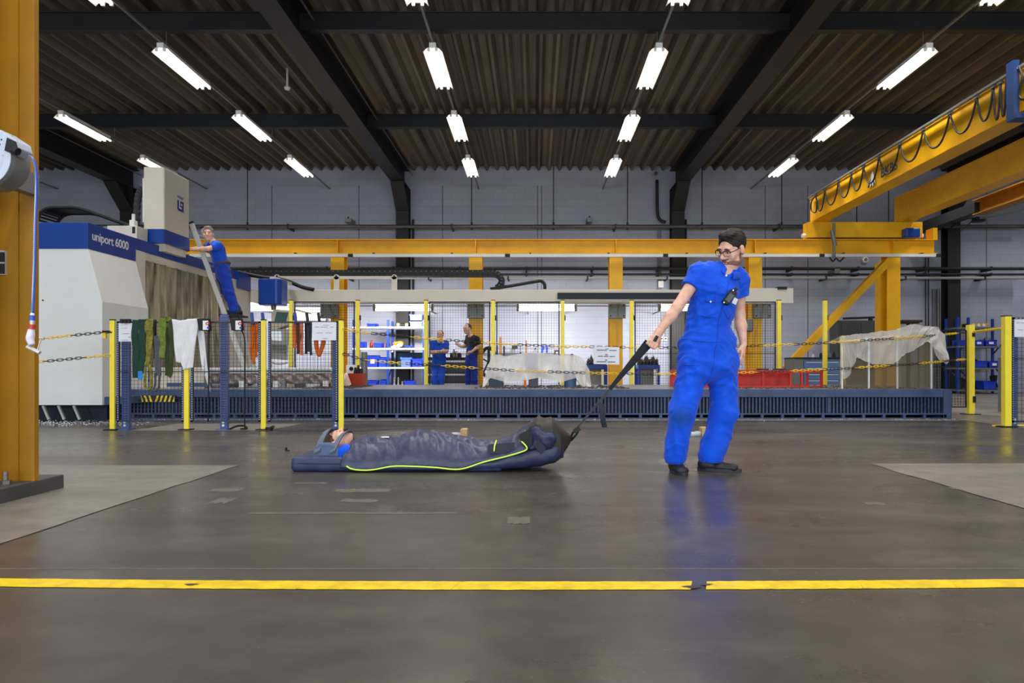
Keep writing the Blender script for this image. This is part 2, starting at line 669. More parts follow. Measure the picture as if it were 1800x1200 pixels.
# ------------------------------------------------------------------ floor
def floor_material(name, c1, c2, c3, rmin, rmax):
    m = bpy.data.materials.new(name)
    m.use_nodes = True
    nt = m.node_tree
    N, L = nt.nodes, nt.links
    b = N['Principled BSDF']
    tc = N.new('ShaderNodeTexCoord')

    def noise(scale, detail, stretch=(1, 1, 1), rough=0.5, rot=0.0):
        mp = N.new('ShaderNodeMapping')
        mp.inputs['Scale'].default_value = stretch
        mp.inputs['Rotation'].default_value = (0, 0, rot)
        L.new(tc.outputs['Object'], mp.inputs['Vector'])
        n = N.new('ShaderNodeTexNoise')
        n.inputs['Scale'].default_value = scale
        n.inputs['Detail'].default_value = detail
        n.inputs['Roughness'].default_value = rough
        L.new(mp.outputs['Vector'], n.inputs['Vector'])
        return n.outputs['Fac']

    def rng_(v, a, b_, c=0.0, d=1.0):
        r = N.new('ShaderNodeMapRange')
        r.inputs['From Min'].default_value = a
        r.inputs['From Max'].default_value = b_
        r.inputs['To Min'].default_value = c
        r.inputs['To Max'].default_value = d
        L.new(v, r.inputs['Value'])
        return r.outputs['Result']

    def mix(f, a, b_):
        x = N.new('ShaderNodeMix')
        x.data_type = 'RGBA'
        L.new(f, x.inputs['Factor'])
        for s, v in (('A', a), ('B', b_)):
            if isinstance(v, tuple):
                x.inputs[s].default_value = v
            else:
                L.new(v, x.inputs[s])
        return x.outputs['Result']

    big = rng_(noise(0.7, 9, (1, 1.3, 1), 0.6), 0.32, 0.70)
    fine = rng_(noise(9, 8), 0.3, 0.72)
    streak = rng_(noise(1.6, 6, (0.5, 2.2, 1), 0.5, 0.35), 0.45, 0.85)
    speck = rng_(noise(46, 3), 0.70, 0.76)
    c = mix(big, c1, c2)
    c = mix(streak, c, c3)
    dk = N.new('ShaderNodeMath')
    dk.operation = 'MULTIPLY'
    dk.inputs[1].default_value = 0.55
    L.new(fine, dk.inputs[0])
    c = mix(dk.outputs[0], c, tuple(v * 0.6 for v in c1[:3]) + (1,))
    sp = N.new('ShaderNodeMath')
    sp.operation = 'MULTIPLY'
    sp.inputs[1].default_value = 0.5
    L.new(speck, sp.inputs[0])
    c = mix(sp.outputs[0], c, tuple(min(1, v * 2.0) for v in c2[:3]) + (1,))
    L.new(c, b.inputs['Base Color'])
    L.new(rng_(noise(0.9, 8, (0.6, 1.5, 1), 0.55, 0.3), 0.28, 0.72, rmin, rmax), b.inputs['Roughness'])
    b.inputs['Specular IOR Level'].default_value = 0.5
    bp = N.new('ShaderNodeBump')
    bp.inputs['Strength'].default_value = 0.06
    bp.inputs['Distance'].default_value = 0.01
    L.new(noise(28, 5), bp.inputs['Height'])
    L.new(bp.outputs['Normal'], b.inputs['Normal'])
    return m


M_FLOOR = floor_material('coated_floor', srgb(72, 67, 63), srgb(96, 90, 84), srgb(58, 54, 50), 0.19, 0.42)
M_SLAB = floor_material('bare_concrete', srgb(116, 111, 104), srgb(140, 134, 125), srgb(98, 93, 87), 0.34, 0.55)
HX, HY0, HY1 = 16.0, -9.0, 19.8
floor = struct(MB().box(-HX, HX, HY0, HY1, -0.1, 0.0).build('floor', M_FLOOR, base=False), 'dark coated factory floor')


def slab(poly, z=0.003, label=None):
    vs = [(x, y, z) for x, y in poly]
    o = MB().add(vs, [tuple(range(len(vs)))]).build('floor_slab', M_SLAB, floor)
    o['label'] = label or 'paler bare concrete slab'
    return o


def ragged(x0, x1, y0, y1, side, seed):
    r = random.Random(seed)
    pts = []
    n = 40
    for i in range(n + 1):
        t = i / n
        y = y0 + (y1 - y0) * t
        pts.append((side + r.uniform(-0.012, 0.012), y))
    return pts


slab([(-9, -2)] + ragged(0, 0, -2, 5.16, -2.24, 1) + [(-9, 5.16)])
slab([(9, 5.25)] + ragged(0, 0, 5.25, -2, 2.57, 2) + [(9, -2)])
slab([(5.9, 6.4), (HX, 6.4), (HX, HY1), (5.97, HY1), (5.97, 9.9)])
slab([(-4.7, 7.95), (-3.12, 7.95), (-3.05, 8.95), (-4.7, 8.95)])
slab([(-6.0, 9.40), (5.9, 9.40), (5.9, 9.72), (-6.0, 9.72)], 0.004)
slab([(-HX, 12.4), (5.97, 12.4), (5.97, HY1), (-HX, HY1)])
# worn marks left by old floor tape, saw-cut joint
M_WORN = mat('worn_mark', srgb(108, 102, 96), 0.5, 0.0, 0.6, 40, col2=srgb(80, 74, 69))
M_JOINT = mat('saw_cut', srgb(58, 53, 49), 0.6)
M_JOINTL = mat('chalk_line', srgb(110, 104, 98), 0.6, 0, 0.7, 25, col2=srgb(82, 75, 69))
for (p0, p1, dy) in (((372, 861), (425, 861), 4), ((590, 862), (686, 862), 4), ((438, 902), (800, 903), 2.2), ((600, 880), (668, 877), 4), ((892, 914), (932, 914), 7),
                     ((375, 880), (408, 880), 7), ((1520, 885), (1552, 885), 4), ((1670, 858), (1683, 858), 3), ((520, 849), (575, 849), 1.5)):
    mb = MB()
    d = lambda y: F_PX * CAM_Z / (y - VY)
    a0, a1 = d(p0[1] + dy), d(p0[1] - dy)
    x0, x1 = PX(p0[0], d(p0[1])), PX(p1[0], d(p1[1]))
    n = 14
    lo = [(x0 + (x1 - x0) * i / n, a0 + random.uniform(0, 0.3) * (a1 - a0), 0.0012) for i in range(n + 1)]
    hi = [(x0 + (x1 - x0) * i / n, a1 - random.uniform(0, 0.3) * (a1 - a0), 0.0012) for i in range(n + 1)]
    mb.sheet([lo, hi])
    mb.build('worn_mark', M_WORN, floor)
for y in (2.52,):
    MB().box(-4.5, 4.5, y - 0.003, y + 0.003, 0.0, 0.0015).build('saw_cut_joint', M_JOINTL, floor)

# yellow floor tape, in lengths, with worn gaps
M_TAPE = mat('floor_tape', srgb(240, 208, 16), 0.42, 0.0, 0.35, 14, col2=srgb(206, 176, 20))
tape = thing('floor_tape', 'long yellow tape line stuck across the floor in front', 'floor tape', (0, 2.31, 0.0))
cuts = [-3.2, -1.40, -0.80, -0.28, 0.52, 0.57, 1.10, 1.42, 3.2]


def tape_y(x):
    return 2.318 + 0.010 * x * x


for i, (x0, x1) in enumerate(zip(cuts[:-1], cuts[1:])):
    if i == 4:
        continue
    n = 24
    r = random.Random(i)
    xs = [x0 + (x1 - x0) * k / n for k in range(n + 1)]
    lo = [(x + (0.002 if k == 0 else 0), tape_y(x) - 0.042 + r.uniform(-0.002, 0.002), 0.002) for k, x in enumerate(xs)]
    hi = [(x + 0.025, tape_y(x) + 0.042 + r.uniform(-0.002, 0.002), 0.002) for k, x in enumerate(xs)]
    MB().sheet([lo, hi], (0, 0, 0.0015)).build('tape_length', M_TAPE, tape)
for x, y, s in ((-1.17, 2.325, 0.022), (0.53, 2.30, 0.03), (0.585, 2.325, 0.02)):
    pts = [(x + s * (1 + 0.4 * math.sin(3 * a)) * math.cos(a), y + 0.5 * s * math.sin(a), 0.0042) for a in [k * 0.5236 for k in range(12)]]
    MB().add(pts, [tuple(range(12))]).build('scuff', M_JOINT, tape)


# ------------------------------------------------------------------ walls
def block_wall_material():
    m = bpy.data.materials.new('painted_blockwork')
    m.use_nodes = True
    nt = m.node_tree
    N, L = nt.nodes, nt.links
    b = N['Principled BSDF']
    tc = N.new('ShaderNodeTexCoord')
    mp = N.new('ShaderNodeMapping')
    mp.inputs['Rotation'].default_value = (math.pi / 2, 0, 0)
    L.new(tc.outputs['Object'], mp.inputs['Vector'])
    br = N.new('ShaderNodeTexBrick')
    br.inputs['Scale'].default_value = 1.0
    br.inputs['Brick Width'].default_value = 0.6
    br.inputs['Row Height'].default_value = 0.2
    br.inputs['Mortar Size'].default_value = 0.008
    br.inputs['Color1'].default_value = srgb(152, 157, 176)
    br.inputs['Color2'].default_value = srgb(157, 162, 181)
    br.inputs['Mortar'].default_value = srgb(144, 149, 168)
    L.new(mp.outputs['Vector'], br.inputs['Vector'])
    n = N.new('ShaderNodeTexNoise')
    n.inputs['Scale'].default_value = 0.7
    n.inputs['Detail'].default_value = 8
    L.new(tc.outputs['Object'], n.inputs['Vector'])
    r = N.new('ShaderNodeMapRange')
    r.inputs['From Min'].default_value = 0.45
    r.inputs['From Max'].default_value = 0.75
    r.inputs['To Max'].default_value = 0.35
    L.new(n.outputs['Fac'], r.inputs['Value'])
    mx = N.new('ShaderNodeMix')
    mx.data_type = 'RGBA'
    mx.inputs['B'].default_value = srgb(140, 143, 158)
    L.new(r.outputs['Result'], mx.inputs['Factor'])
    L.new(br.outputs['Color'], mx.inputs['A'])
    L.new(mx.outputs['Result'], b.inputs['Base Color'])
    b.inputs['Roughness'].default_value = 0.55
    bp = N.new('ShaderNodeBump')
    bp.inputs['Strength'].default_value = 0.12
    bp.inputs['Distance'].default_value = 0.01
    bp.invert = True
    L.new(br.outputs['Fac'], bp.inputs['Height'])
    L.new(bp.outputs['Normal'], b.inputs['Normal'])
    return m


M_WALL = block_wall_material()
M_WALLSIDE = mat('plain_wall', srgb(150, 150, 156), 0.7)
WH = 6.75
wall = struct(MB().box(-HX, HX, HY1, HY1 + 0.3, 0, WH).build('wall_back', M_WALL, base=False), 'white painted block wall behind the machine')
struct(MB().box(-HX - 0.3, -HX, HY0, HY1 + 0.3, 0, WH).build('wall_left', M_WALLSIDE, base=False))
struct(MB().box(HX, HX + 0.3, HY0, HY1 + 0.3, 0, WH).build('wall_right', M_WALLSIDE, base=False))
wf = MB()
wf.box(-HX, HX, HY0 - 0.3, HY0, 0, 1.0).box(-HX, HX, HY0 - 0.3, HY0, 4.8, WH)
for a, b_ in ((-HX, -12.9), (-8.1, -5.9), (-1.1, 1.1), (5.9, 8.1), (12.9, HX)):  # piers between the assumed, unseen openings
    wf.box(a, b_, HY0 - 0.3, HY0, 1.0, 4.8)
struct(wf.build('wall_front', M_WALLSIDE, base=False))
M_ASSUMED_PANE = mat('window_pane', (0.9, 0.95, 1, 1), 0.1, emit=(0.8, 0.9, 1, 1), estr=0.6)
for i, wx in enumerate((-10.5, -3.5, 3.5, 10.5)):  # assumed windows with glowing panes, unseen, added to give the frontal light a source
    w = thing('window_%d' % (i + 1), 'tall factory window', None, (wx, HY0, 1.0), kind='structure')
    MB().box(wx - 2.4, wx + 2.4, HY0 - 0.2, HY0 - 0.17, 1.0, 4.8).build('pane', M_ASSUMED_PANE, w)
    fr = MB()
    for k in range(5):
        fr.box(wx - 2.4 + 1.17 * k, wx - 2.28 + 1.17 * k, HY0 - 0.16, HY0 - 0.02, 1.0, 4.8)
    fr.box(wx - 2.4, wx + 2.4, HY0 - 0.16, HY0 - 0.02, 2.8, 2.9)
    fr.build('window_frame', M_GREY, w)

# movement joints in the back wall, and a chased outline
M_GAP = mat('wall_joint', srgb(96, 98, 108), 0.8)
for px in (478, 631, 778, 945, 952, 1345, 1420, 1734):
    x = PX(px, HY1)
    MB().box(x - 0.012, x + 0.012, HY1 - 0.006, HY1, 0.0, 6.0).build('movement_joint', M_GAP, wall)

# ------------------------------------------------------------------ roof
def deck_profile(x0, x1, per, zlo, zhi):
    pts = []
    x = x0
    while x < x1:
        for dx, z in ((0, zhi), (0.42 * per, zhi), (0.62 * per, zlo), (0.80 * per, zlo)):
            pts.append((x + dx, z))
        x += per
    pts.append((x, zhi))
    return pts


M_DECK = mat('roof_deck', srgb(112, 103, 86), 0.55, 0.0, 0.3, 0.7, stretch=(9, 0.12, 1), col2=srgb(48, 44, 39))  # noise stretched along the ribs paints in their highlights and shade
pf = deck_profile(-HX, HX, 0.30, 6.44, 6.57)
mb = MB()
rows = [[(x, y, z) for x, z in pf] for y in (HY0, HY1)]
mb.sheet(rows, (0, 0, 0.02))
ceil_o = struct(mb.build('ceiling', M_DECK, base=False), 'dark corrugated steel roof deck')


def ibeam(mb, axis, c0, c1, centre, z0, z1, w, tf=0.025, tw=0.014):
    """I-section along x or y from c0 to c1, centred at the other horizontal coordinate"""
    if axis == 'y':
        mb.box(centre - w / 2, centre + w / 2, c0, c1, z0, z0 + tf)
        mb.box(centre - w / 2, centre + w / 2, c0, c1, z1 - tf, z1)
        mb.box(centre - tw / 2, centre + tw / 2, c0, c1, z0 + tf, z1 - tf)
    else:
        mb.box(c0, c1, centre - w / 2, centre + w / 2, z0, z0 + tf)
        mb.box(c0, c1, centre - w / 2, centre + w / 2, z1 - tf, z1)
        mb.box(c0, c1, centre - tw / 2, centre + tw / 2, z0 + tf, z1 - tf)
    return mb


GX = [-11.65, -3.78, 4.09, 11.96]
for i, gx in enumerate(GX):
    g = thing('roof_girder', 'black steel roof girder running front to back, number %d of 4' % (i + 1), None, (gx, HY1, 5.85), kind='structure')
    ibeam(MB(), 'y', HY0, HY1, gx, 5.85, 6.44, 0.36).build('girder_section', M_BLACK, g)
    hk = MB()
    hk.prism([(HY1 - 0.02, 5.2), (HY1 - 0.34, 5.2), (HY1 - 1.1, 5.86), (HY1 - 0.02, 5.86)], 'x', gx - 0.012, gx + 0.012)
    hk.beam((gx, HY1 - 0.34, 5.2), (gx, HY1 - 1.1, 5.85), 0.36, 0.03)
    hk.build('haunch', M_BLACK, g)
    c = thing('wall_column', 'black steel column against the back wall, number %d of 4' % (i + 1), None, (gx, HY1 - 0.18, 0), kind='structure')
    mbc = MB()
    for yy in (HY1 - 0.34, HY1 - 0.025):
        mbc.box(gx - 0.18, gx + 0.18, yy, yy + 0.022, 0, 5.86)
    mbc.box(gx - 0.008, gx + 0.008, HY1 - 0.32, HY1 - 0.02, 0, 5.86)
    mbc.build('column_section', M_BLACK, c)
    if gx in (-3.78, 4.09):
        MB().tube([(gx + 0.27, HY1 - 0.1, 0), (gx + 0.27, HY1 - 0.1, 5.0)], 0.03).build('conduit', M_BLACK, c)
    MB().beam((gx + 0.24, HY0, 6.3), (gx + 0.24, HY1, 6.3), 0.02, 0.02).build('cable', M_GREY, g)
for i, py in enumerate((-6.9, -2.4, 2.1, 6.5, 10.93, 15.36)):
    p = ibeam(MB(), 'x', -HX, HX, py + 0.06, 6.14, 6.435, 0.14, 0.02, 0.10).build('roof_purlin', M_BLACK, base=False)
    struct(p, 'black steel purlin crossing under the roof deck, number %d' % (i + 1))

# ------------------------------------------------------------------ ceiling lamps
def make_lamp():
    t = thing('fluorescent_lamp', 'x', 'ceiling lamp', (0, 0, 5.76), 'ceiling lamp rows')
    MB().box(-0.055, 0.055, -0.77, 0.77, 5.80, 5.88).build('housing', M_REFL, t, bevel=0.006)
    mb = MB()
    prof_o = [(-0.155, 5.745), (-0.10, 5.80), (-0.055, 5.812), (0.055, 5.812), (0.10, 5.80), (0.155, 5.745)]
    prof_i = [(x * 0.985, z - 0.005) for x, z in prof_o]
    mb.prism(prof_o + prof_i[::-1], 'y', -0.74, 0.74)
    mb.build('reflector', M_REFL, t)
    for s in (-1, 1):
        tb = MB().cyl((0.062 * s, -0.73, 5.772), (0.062 * s, 0.73, 5.772), 0.016, n=10).build('tube', M_TUBE, t, smooth=True)
    for s in (-1, 1):
        for q in (-0.062, 0.062):
            MB().box(q - 0.022, q + 0.022, s * 0.735, s * 0.765, 5.752, 5.80).build('lamp_holder', M_REFL, t)
    return t


ROWX = [-13.8, -9.49, -5.93, -1.62, 1.97, 6.25, 9.84, 14.0]
ROWN = ['row along the left wall', 'second row from the left wall', 'row over the milling machine', 'row left of the hall centre',
        'row right of the hall centre', 'row beside the crane', 'row above the crane girders', 'row along the right wall']
LY = [18.2 - 0.93 - 2.85 * i for i in range(9)]
ORD = ['nearest the back wall', 'second from the back wall', 'third from the back wall', 'fourth from the back wall', 'fifth from the back wall',
       'sixth from the back wall', 'seventh from the back wall', 'eighth from the back wall', 'ninth from the back wall']
proto = None
for ri, rx in enumerate(ROWX):
    tr = MB()
    tr.box(rx - 0.018, rx + 0.018, HY0 + 0.3, HY1 - 0.05, 5.885, 5.915)
    rail = tr.build('lamp_track', M_GREY)
    tag(rail, 'thin grey lamp track of the %s' % ROWN[ri], 'lamp track', 'lamp tracks')
    for py in (-6.9, -2.4, 2.1, 6.5, 10.93, 15.36):
        MB().cyl((rx, py + 0.06, 5.91), (rx, py + 0.06, 6.15), 0.006, n=6).build('hanger_rod', M_GREY, rail)
    for li, ly in enumerate(LY):
        if ri in (0, 7) and li % 2:
            continue
        if li > 6:
            continue
        lab = 'lit twin-tube batten, %s in the %s' % (ORD[li], ROWN[ri])
        if proto is None:
            proto = make_lamp()
            proto.location = (rx, ly, 5.76)
            proto['label'] = lab
        else:
            dup(proto, (rx, ly, 5.76), 0, lab)
        area('tube_light', (rx, ly, 5.735), (0, 0, 0), 0.26, 1.44, LAMP_W * (1.0 if ri not in (0, 7) else 1.6), (1.0, 0.96, 0.90), 128)

sd = thing('smoke_detector', 'small white round smoke detector under the roof deck', 'smoke detector', U(505, 158, 13.3))
c = world_loc(sd)
MB().lathe([(0.02, 0.6), (0.02, 0.06), (0.055, 0.055), (0.06, 0.03), (0.04, 0.0)], c, n=14).build('detector_body', M_WHITE, sd, smooth='auto')

# ------------------------------------------------------------------ services on the back wall
def wall_pipe(name, label, px0, px1, py, d, r, m, clips=8, hang=None):
    z = PZ(py, d)
    x0, x1 = PX(px0, d), PX(px1, d)
    o = thing(name, label, 'pipe', ((x0 + x1) / 2, d, z), 'pipes along the back wall')
    n = 6
    for i in range(n):
        a, b_ = x0 + (x1 - x0) * i / n, x0 + (x1 - x0) * (i + 1) / n
        MB().cyl((a + 0.004, d, z), (b_ - 0.004, d, z), r, n=12).build('pipe_length', m, o, smooth='auto')
    for i in range(clips):
        x = x0 + (x1 - x0) * (i + 0.5) / clips
        MB().box(x - 0.02, x + 0.02, d - r - 0.012, HY1 - 0.004, z - r - 0.012, z + r + 0.012).build('clip', M_BLACK, o)
    for hx in (hang or []):
        x = PX(hx, d)
        mbh = MB().cyl((x, d, z + r), (x, d, 6.46), 0.014, n=6)
        mbh.cyl((x, d, z - r - 0.04), (x, d, z + r + 0.06), 0.03, n=8)
        mbh.build('hanger', M_BLACK, o)
    return o


M_PIPEG = mat('pipe_galvanised', srgb(92, 92, 90), 0.42, 0.4, 0.3, 4)
M_PIPEL = mat('pipe_pale', srgb(150, 150, 154), 0.45)
wall_pipe('heating_pipe', 'thick grey pipe hung from roof rods high on the wall', 76, 1800, 398, 19.36, 0.055, M_PIPEG, 6, (435, 829, 973, 1103, 1234, 1374, 1506, 1562))
wall_pipe('black_pipe', 'black pipe along the wall, upper of the two under the crane runway', 400, 1800, 472, 19.38, 0.045, M_BLACK, 12)
wall_pipe('black_pipe', 'black pipe along the wall just above the pale pipe', 400, 1800, 482, 19.40, 0.03, M_BLACK, 12)
wall_pipe('pale_pipe', 'pale grey pipe along the wall below the black pipes', 405, 1800, 488.5, 19.38, 0.04, M_PIPEL, 10)
dp = thing('drain_pipe', 'short bent black pipe beside the wall column above the runway', 'pipe', U(1158, 390, 19.5))
MB().tube(smooth_path([U(1155, 316, 19.6), U(1155, 350, 19.6), U(1156, 376, 19.6), U(1160, 386, 19.6), U(1170, 391, 19.6)]), 0.045, 10).build('pipe_run', M_BLACK, dp, smooth=True)
MB().cyl(U(1153, 304, 19.55), U(1153, 304, 19.75), 0.05).build('vent_cap', M_BLACK, dp)
for k, (px, w, h) in enumerate(((613, 12, 5), (1036, 9, 6), (1470, 9, 6))):
    py = 391 if k < 2 else 481
    d = 19.4
    bx = thing('junction_box', ['low grey junction box on the wall pipe near the machine tower', 'small grey junction box sitting on the high wall pipe',
                                'small pale junction box on the black pipes under the crane truck'][k], 'junction box', U(px, py, d))
    MB().box(PX(px - w / 2, d), PX(px + w / 2, d), d - 0.08, HY1, PZ(py, d), PZ(py - h * 1.3, d)).build('box_body', M_GREY, bx, bevel=0.01)
    MB().cyl((PX(px, d), d - 0.05, PZ(py - h * 1.3, d)), (PX(px, d), d - 0.05, PZ(py - h * 1.3, d) + 0.05), 0.02).build('gland', M_DARK, bx)
sp = thing('wall_speaker', 'round white speaker on the wall below the crane runway', 'speaker', U(1519, 457, 19.7))
c = U(1519, 457, 19.8)
MB().lathe([(0.10, 0.0), (0.10, 0.05), (0.085, 0.09), (0.05, 0.10), (0.02, 0.08)], c, (0, -1, 0), 18).build('speaker_ring', M_WHITE, sp, smooth='auto')
MB().lathe([(0.06, 0.0), (0.05, 0.105)], c, (0, -1, 0), 16).build('grille', M_GREY, sp)
for k, px in enumerate((1104, 1108, 1112)):
    pass
cab = thing('wall_conduits', 'bundle of thin vertical conduits beside the black wall column at the crane end', 'conduit', (PX(1630, 19.7), 19.7, 0))
for k, px in enumerate((1627, 1632, 1641, 1649)):
    MB().cyl((PX(px, 19.7), 19.7, 0), (PX(px, 19.7), 19.7, [3.9, 3.9, 3.0, 3.0][k]), [0.018, 0.018, 0.03, 0.045][k], n=8).build('conduit', M_PIPEG if k > 1 else M_BLACK, cab)
cab = thing('wall_conduits', 'three thin cables running down the wall beside the centre-right black column', 'conduit', (PX(1158, 19.75), 19.75, 2.6))
for k, px in enumerate((1156, 1159, 1162)):
    MB().cyl((PX(px, 19.75), 19.75, 2.55), (PX(px, 19.75), 19.75, 4.7), 0.01, n=6).build('cable', M_GREY, cab)
MB().box(PX(1157, 19.7), PX(1166, 19.7), 19.65, 19.8, PZ(505, 19.7), PZ(494, 19.7)).build('socket_box', M_WHITE, cab)
# ------------------------------------------------------------------ long machine bed
BY0, BY1, BX0, BX1, BZ = 9.75, 12.3, -6.2, 5.96, 0.427
bed = thing('machine_bed', 'long low blue machine bed with a steel table and ribbed dark side', 'machine bed', ((BX0 + BX1) / 2, 11, 0))
MB().box(BX0, BX1 - 0.121, BY0, BY0 + 0.14, 0.313, BZ).build('top_rail', M_BEDB, bed, bevel=0.006)
MB().box(BX0, BX1 - 0.121, BY1 - 0.14, BY1, 0.0, BZ).build('rear_rail', M_BEDB, bed)
MB().box(BX0 + 0.02, BX1 - 0.13, BY0 + 0.10, BY1 - 0.14, 0.05, 0.33).build('core', M_NAVY, bed)
MB().box(BX0, BX1 - 0.12, BY0 + 0.14, BY1 - 0.14, 0.33, BZ - 0.004).build('table_top', mat('table_steel', srgb(172, 170, 168), 0.28, 0.25, 0.25, 5), bed)
ts = MB()
for k in range(7):
    y = BY0 + 0.35 + k * 0.28
    ts.box(BX0, BX1 - 0.12, y, y + 0.03, BZ - 0.004, BZ - 0.0015)
ts.build('slots', M_NAVY, bed)
MB().box(BX1 - 0.12, BX1, BY0, BY1, 0.0, BZ).build('end_plate', M_BEDB, bed, bevel=0.006)
rb = MB()
x = BX0 + 0.03
while x < BX1 - 0.14:
    rb.box(x, x + 0.022, BY0 + 0.055, BY0 + 0.105, 0.085, 0.313)
    x += 0.0505
o = rb.build('side_ribs', mat('rib_blue', srgb(44, 58, 88), 0.4, 0, 0.5, 30, col2=srgb(70, 90, 130)), bed)  # darker copy of the bed blue, shading put into the rib colour
o['kind'] = 'stuff'
for k in range(5):
    x = BX0 + 1.0 + k * 2.35
    MB().box(x, x + 0.02, BY0 + 0.03, BY0 + 0.10, 0.06, 0.313).build('divider', M_BEDB, bed)
MB().box(BX0, BX1 - 0.121, BY0 + 0.0, BY0 + 0.10, 0.065, 0.085).build('lower_rail', M_BEDB, bed)
MB().box(BX0, BX1 - 0.121, BY0 - 0.02, BY0 + 0.10, 0.0, 0.022).build('foot_rail', M_BEDB, bed)
for k in range(42):
    x = BX0 + 0.15 + k * 0.29
    MB().box(x, x + 0.04, BY0 + 0.0, BY0 + 0.06, 0.022, 0.066).build('bolt_lug', M_BEDB, bed)
gr = MB()
r = random.Random(3)
for k in range(1200):
    x, y, s = r.uniform(BX0, BX1), BY0 - 0.01 - abs(r.gauss(0, 0.12)), r.uniform(0.003, 0.009)
    if x < -5.2:
        y -= 0.15
    a = r.uniform(0, 3.1)
    z = 0.004
    gr.hexa([(x - s * math.cos(a), y - s * math.sin(a), z), (x + s * math.cos(a), y + s * math.sin(a), z), (x + s, y + s * 0.4, z), (x, y + s * 0.8, z)] +
            [(x - s * math.cos(a), y - s * math.sin(a), z + s * 0.8), (x + s * math.cos(a), y + s * math.sin(a), z + s), (x + s, y + s * 0.4, z + s), (x, y + s * 0.8, z + s * 0.5)])
for k in range(900):
    x, y, s = r.uniform(-9.0, -5.0), 9.0 + r.gauss(0, 0.28), r.uniform(0.004, 0.012)
    y = max(y, 8.3)
    z = 0.004
    gr.hexa([(x - s, y, z), (x, y - s * 0.5, z), (x + s, y + s * 0.4, z), (x, y + s * 0.8, z), (x - s, y, z + s), (x, y - s * 0.5, z + s * .6), (x + s, y + s * 0.4, z + s), (x, y + s * 0.8, z + s * 0.5)])
M_CHIP = mat('bright_swarf', srgb(190, 196, 205), 0.25, 0.8)
tag(gr.build('metal_swarf', M_CHIP), 'scattered bright metal swarf on the floor along the bed', 'swarf', kind='stuff')
gr = MB()
for k in range(1500):
    x = r.choice([r.uniform(3.0, 5.7), r.uniform(-3.4, -2.7), r.uniform(-0.9, 1.4)])
    y, s, z = r.uniform(9.95, 11.6), r.uniform(0.006, 0.018), BZ
    a = r.uniform(0, 3.1)
    gr.hexa([(x - s * math.cos(a), y - s * math.sin(a), z), (x + s * math.cos(a), y + s * math.sin(a), z), (x + s, y + s * 0.4, z), (x, y + s * 0.8, z)] +
            [(x - s * math.cos(a), y - s * math.sin(a), z + s * 0.8), (x + s * math.cos(a), y + s * math.sin(a), z + s), (x + s, y + s * 0.4, z + s), (x, y + s * 0.8, z + s * 0.5)])
tag(gr.build('metal_chips', mat('dull_chips', srgb(110, 100, 92), 0.5, 0.5, 0.5, 30)), 'dull metal chips lying on the steel bed table', 'metal chips', kind='stuff')

# ------------------------------------------------------------------ portal milling machine
mc = thing('milling_machine', 'large cream and blue portal milling machine standing over the bed', 'milling machine', (-7.5, 9.2, 0))
XS, XL = -6.02, -9.2
prof = [(XL, 0.23), (-5.83, 0.23), (-5.83, 1.626), (XS, 2.34), (XL, 2.34)]
MB().prism(prof, 'y', 9.2, 10.3).build('leg_housing', M_WHITEP, mc, bevel=0.008)
MB().box(XL, XS + 0.004, 9.19, 10.3, 2.34, 2.69).build('blue_band', M_BLUE, mc, bevel=0.006)
MB().box(XS - 1.2, XS, 10.3, 14.4, 2.52, 2.69).build('crossbeam_band', M_BLUE, mc)
MB().box(XS - 0.10, XS - 0.02, 10.35, 13.45, 2.40, 2.52).build('curtain_rail', M_CREAM, mc)
MB().box(XS - 0.14, XS + 0.0, 10.3, 10.56, 1.2, 2.52).build('curtain_post', M_CREAM, mc, bevel=0.01)
MB().box(XS - 1.1, XS - 0.25, 10.3, 13.6, 0.5, 2.5).build('crossbeam_core', M_DARK, mc)
MB().box(XS - 1.2, XS - 0.01, 13.45, 14.5, 0.43, 2.52).build('rear_leg', M_CREAM, mc, bevel=0.01)
MB().prism([(13.79, 2.663), (14.4, 2.64), (14.4, 2.34), (13.79, 2.353)], 'x', XS + 0.0, XS + 0.03).build('blue_side_plate', M_BLUE, mc)
# curtain of overlapping strips
M_CURT = mat('dirty_vinyl', srgb(196, 186, 158), 0.26, 0.35, 0.75, 2.2, col2=srgb(92, 82, 62), stretch=(1, 3.0, 0.5), bump=0.3, bscale=5)
ys = np.linspace(10.52, 13.42, 17)
for k, (a, b_) in enumerate(zip(ys[:-1], ys[1:])):
    r = random.Random(k)
    rows = []
    for i in range(15):
        t = i / 14
        z = 2.41 - (2.41 - 0.56) * t
        row = []
        for j in range(7):
            u = j / 6
            wob = 0.05 * math.sin(math.pi * u) + 0.035 * t * math.sin(4 * t + k * 1.7 + 4 * u) + (0.012 if k % 2 else 0)
            row.append((XS - 0.075 + wob, a - 0.015 + (b_ - a + 0.03) * u + 0.012 * t * math.sin(k * 2.1), z - 0.02 * r.random() * (i == 14)))
        rows.append(row)
    MB().sheet(rows, (-0.004, 0, 0)).build('curtain_strip', M_CURT, mc, smooth='auto')
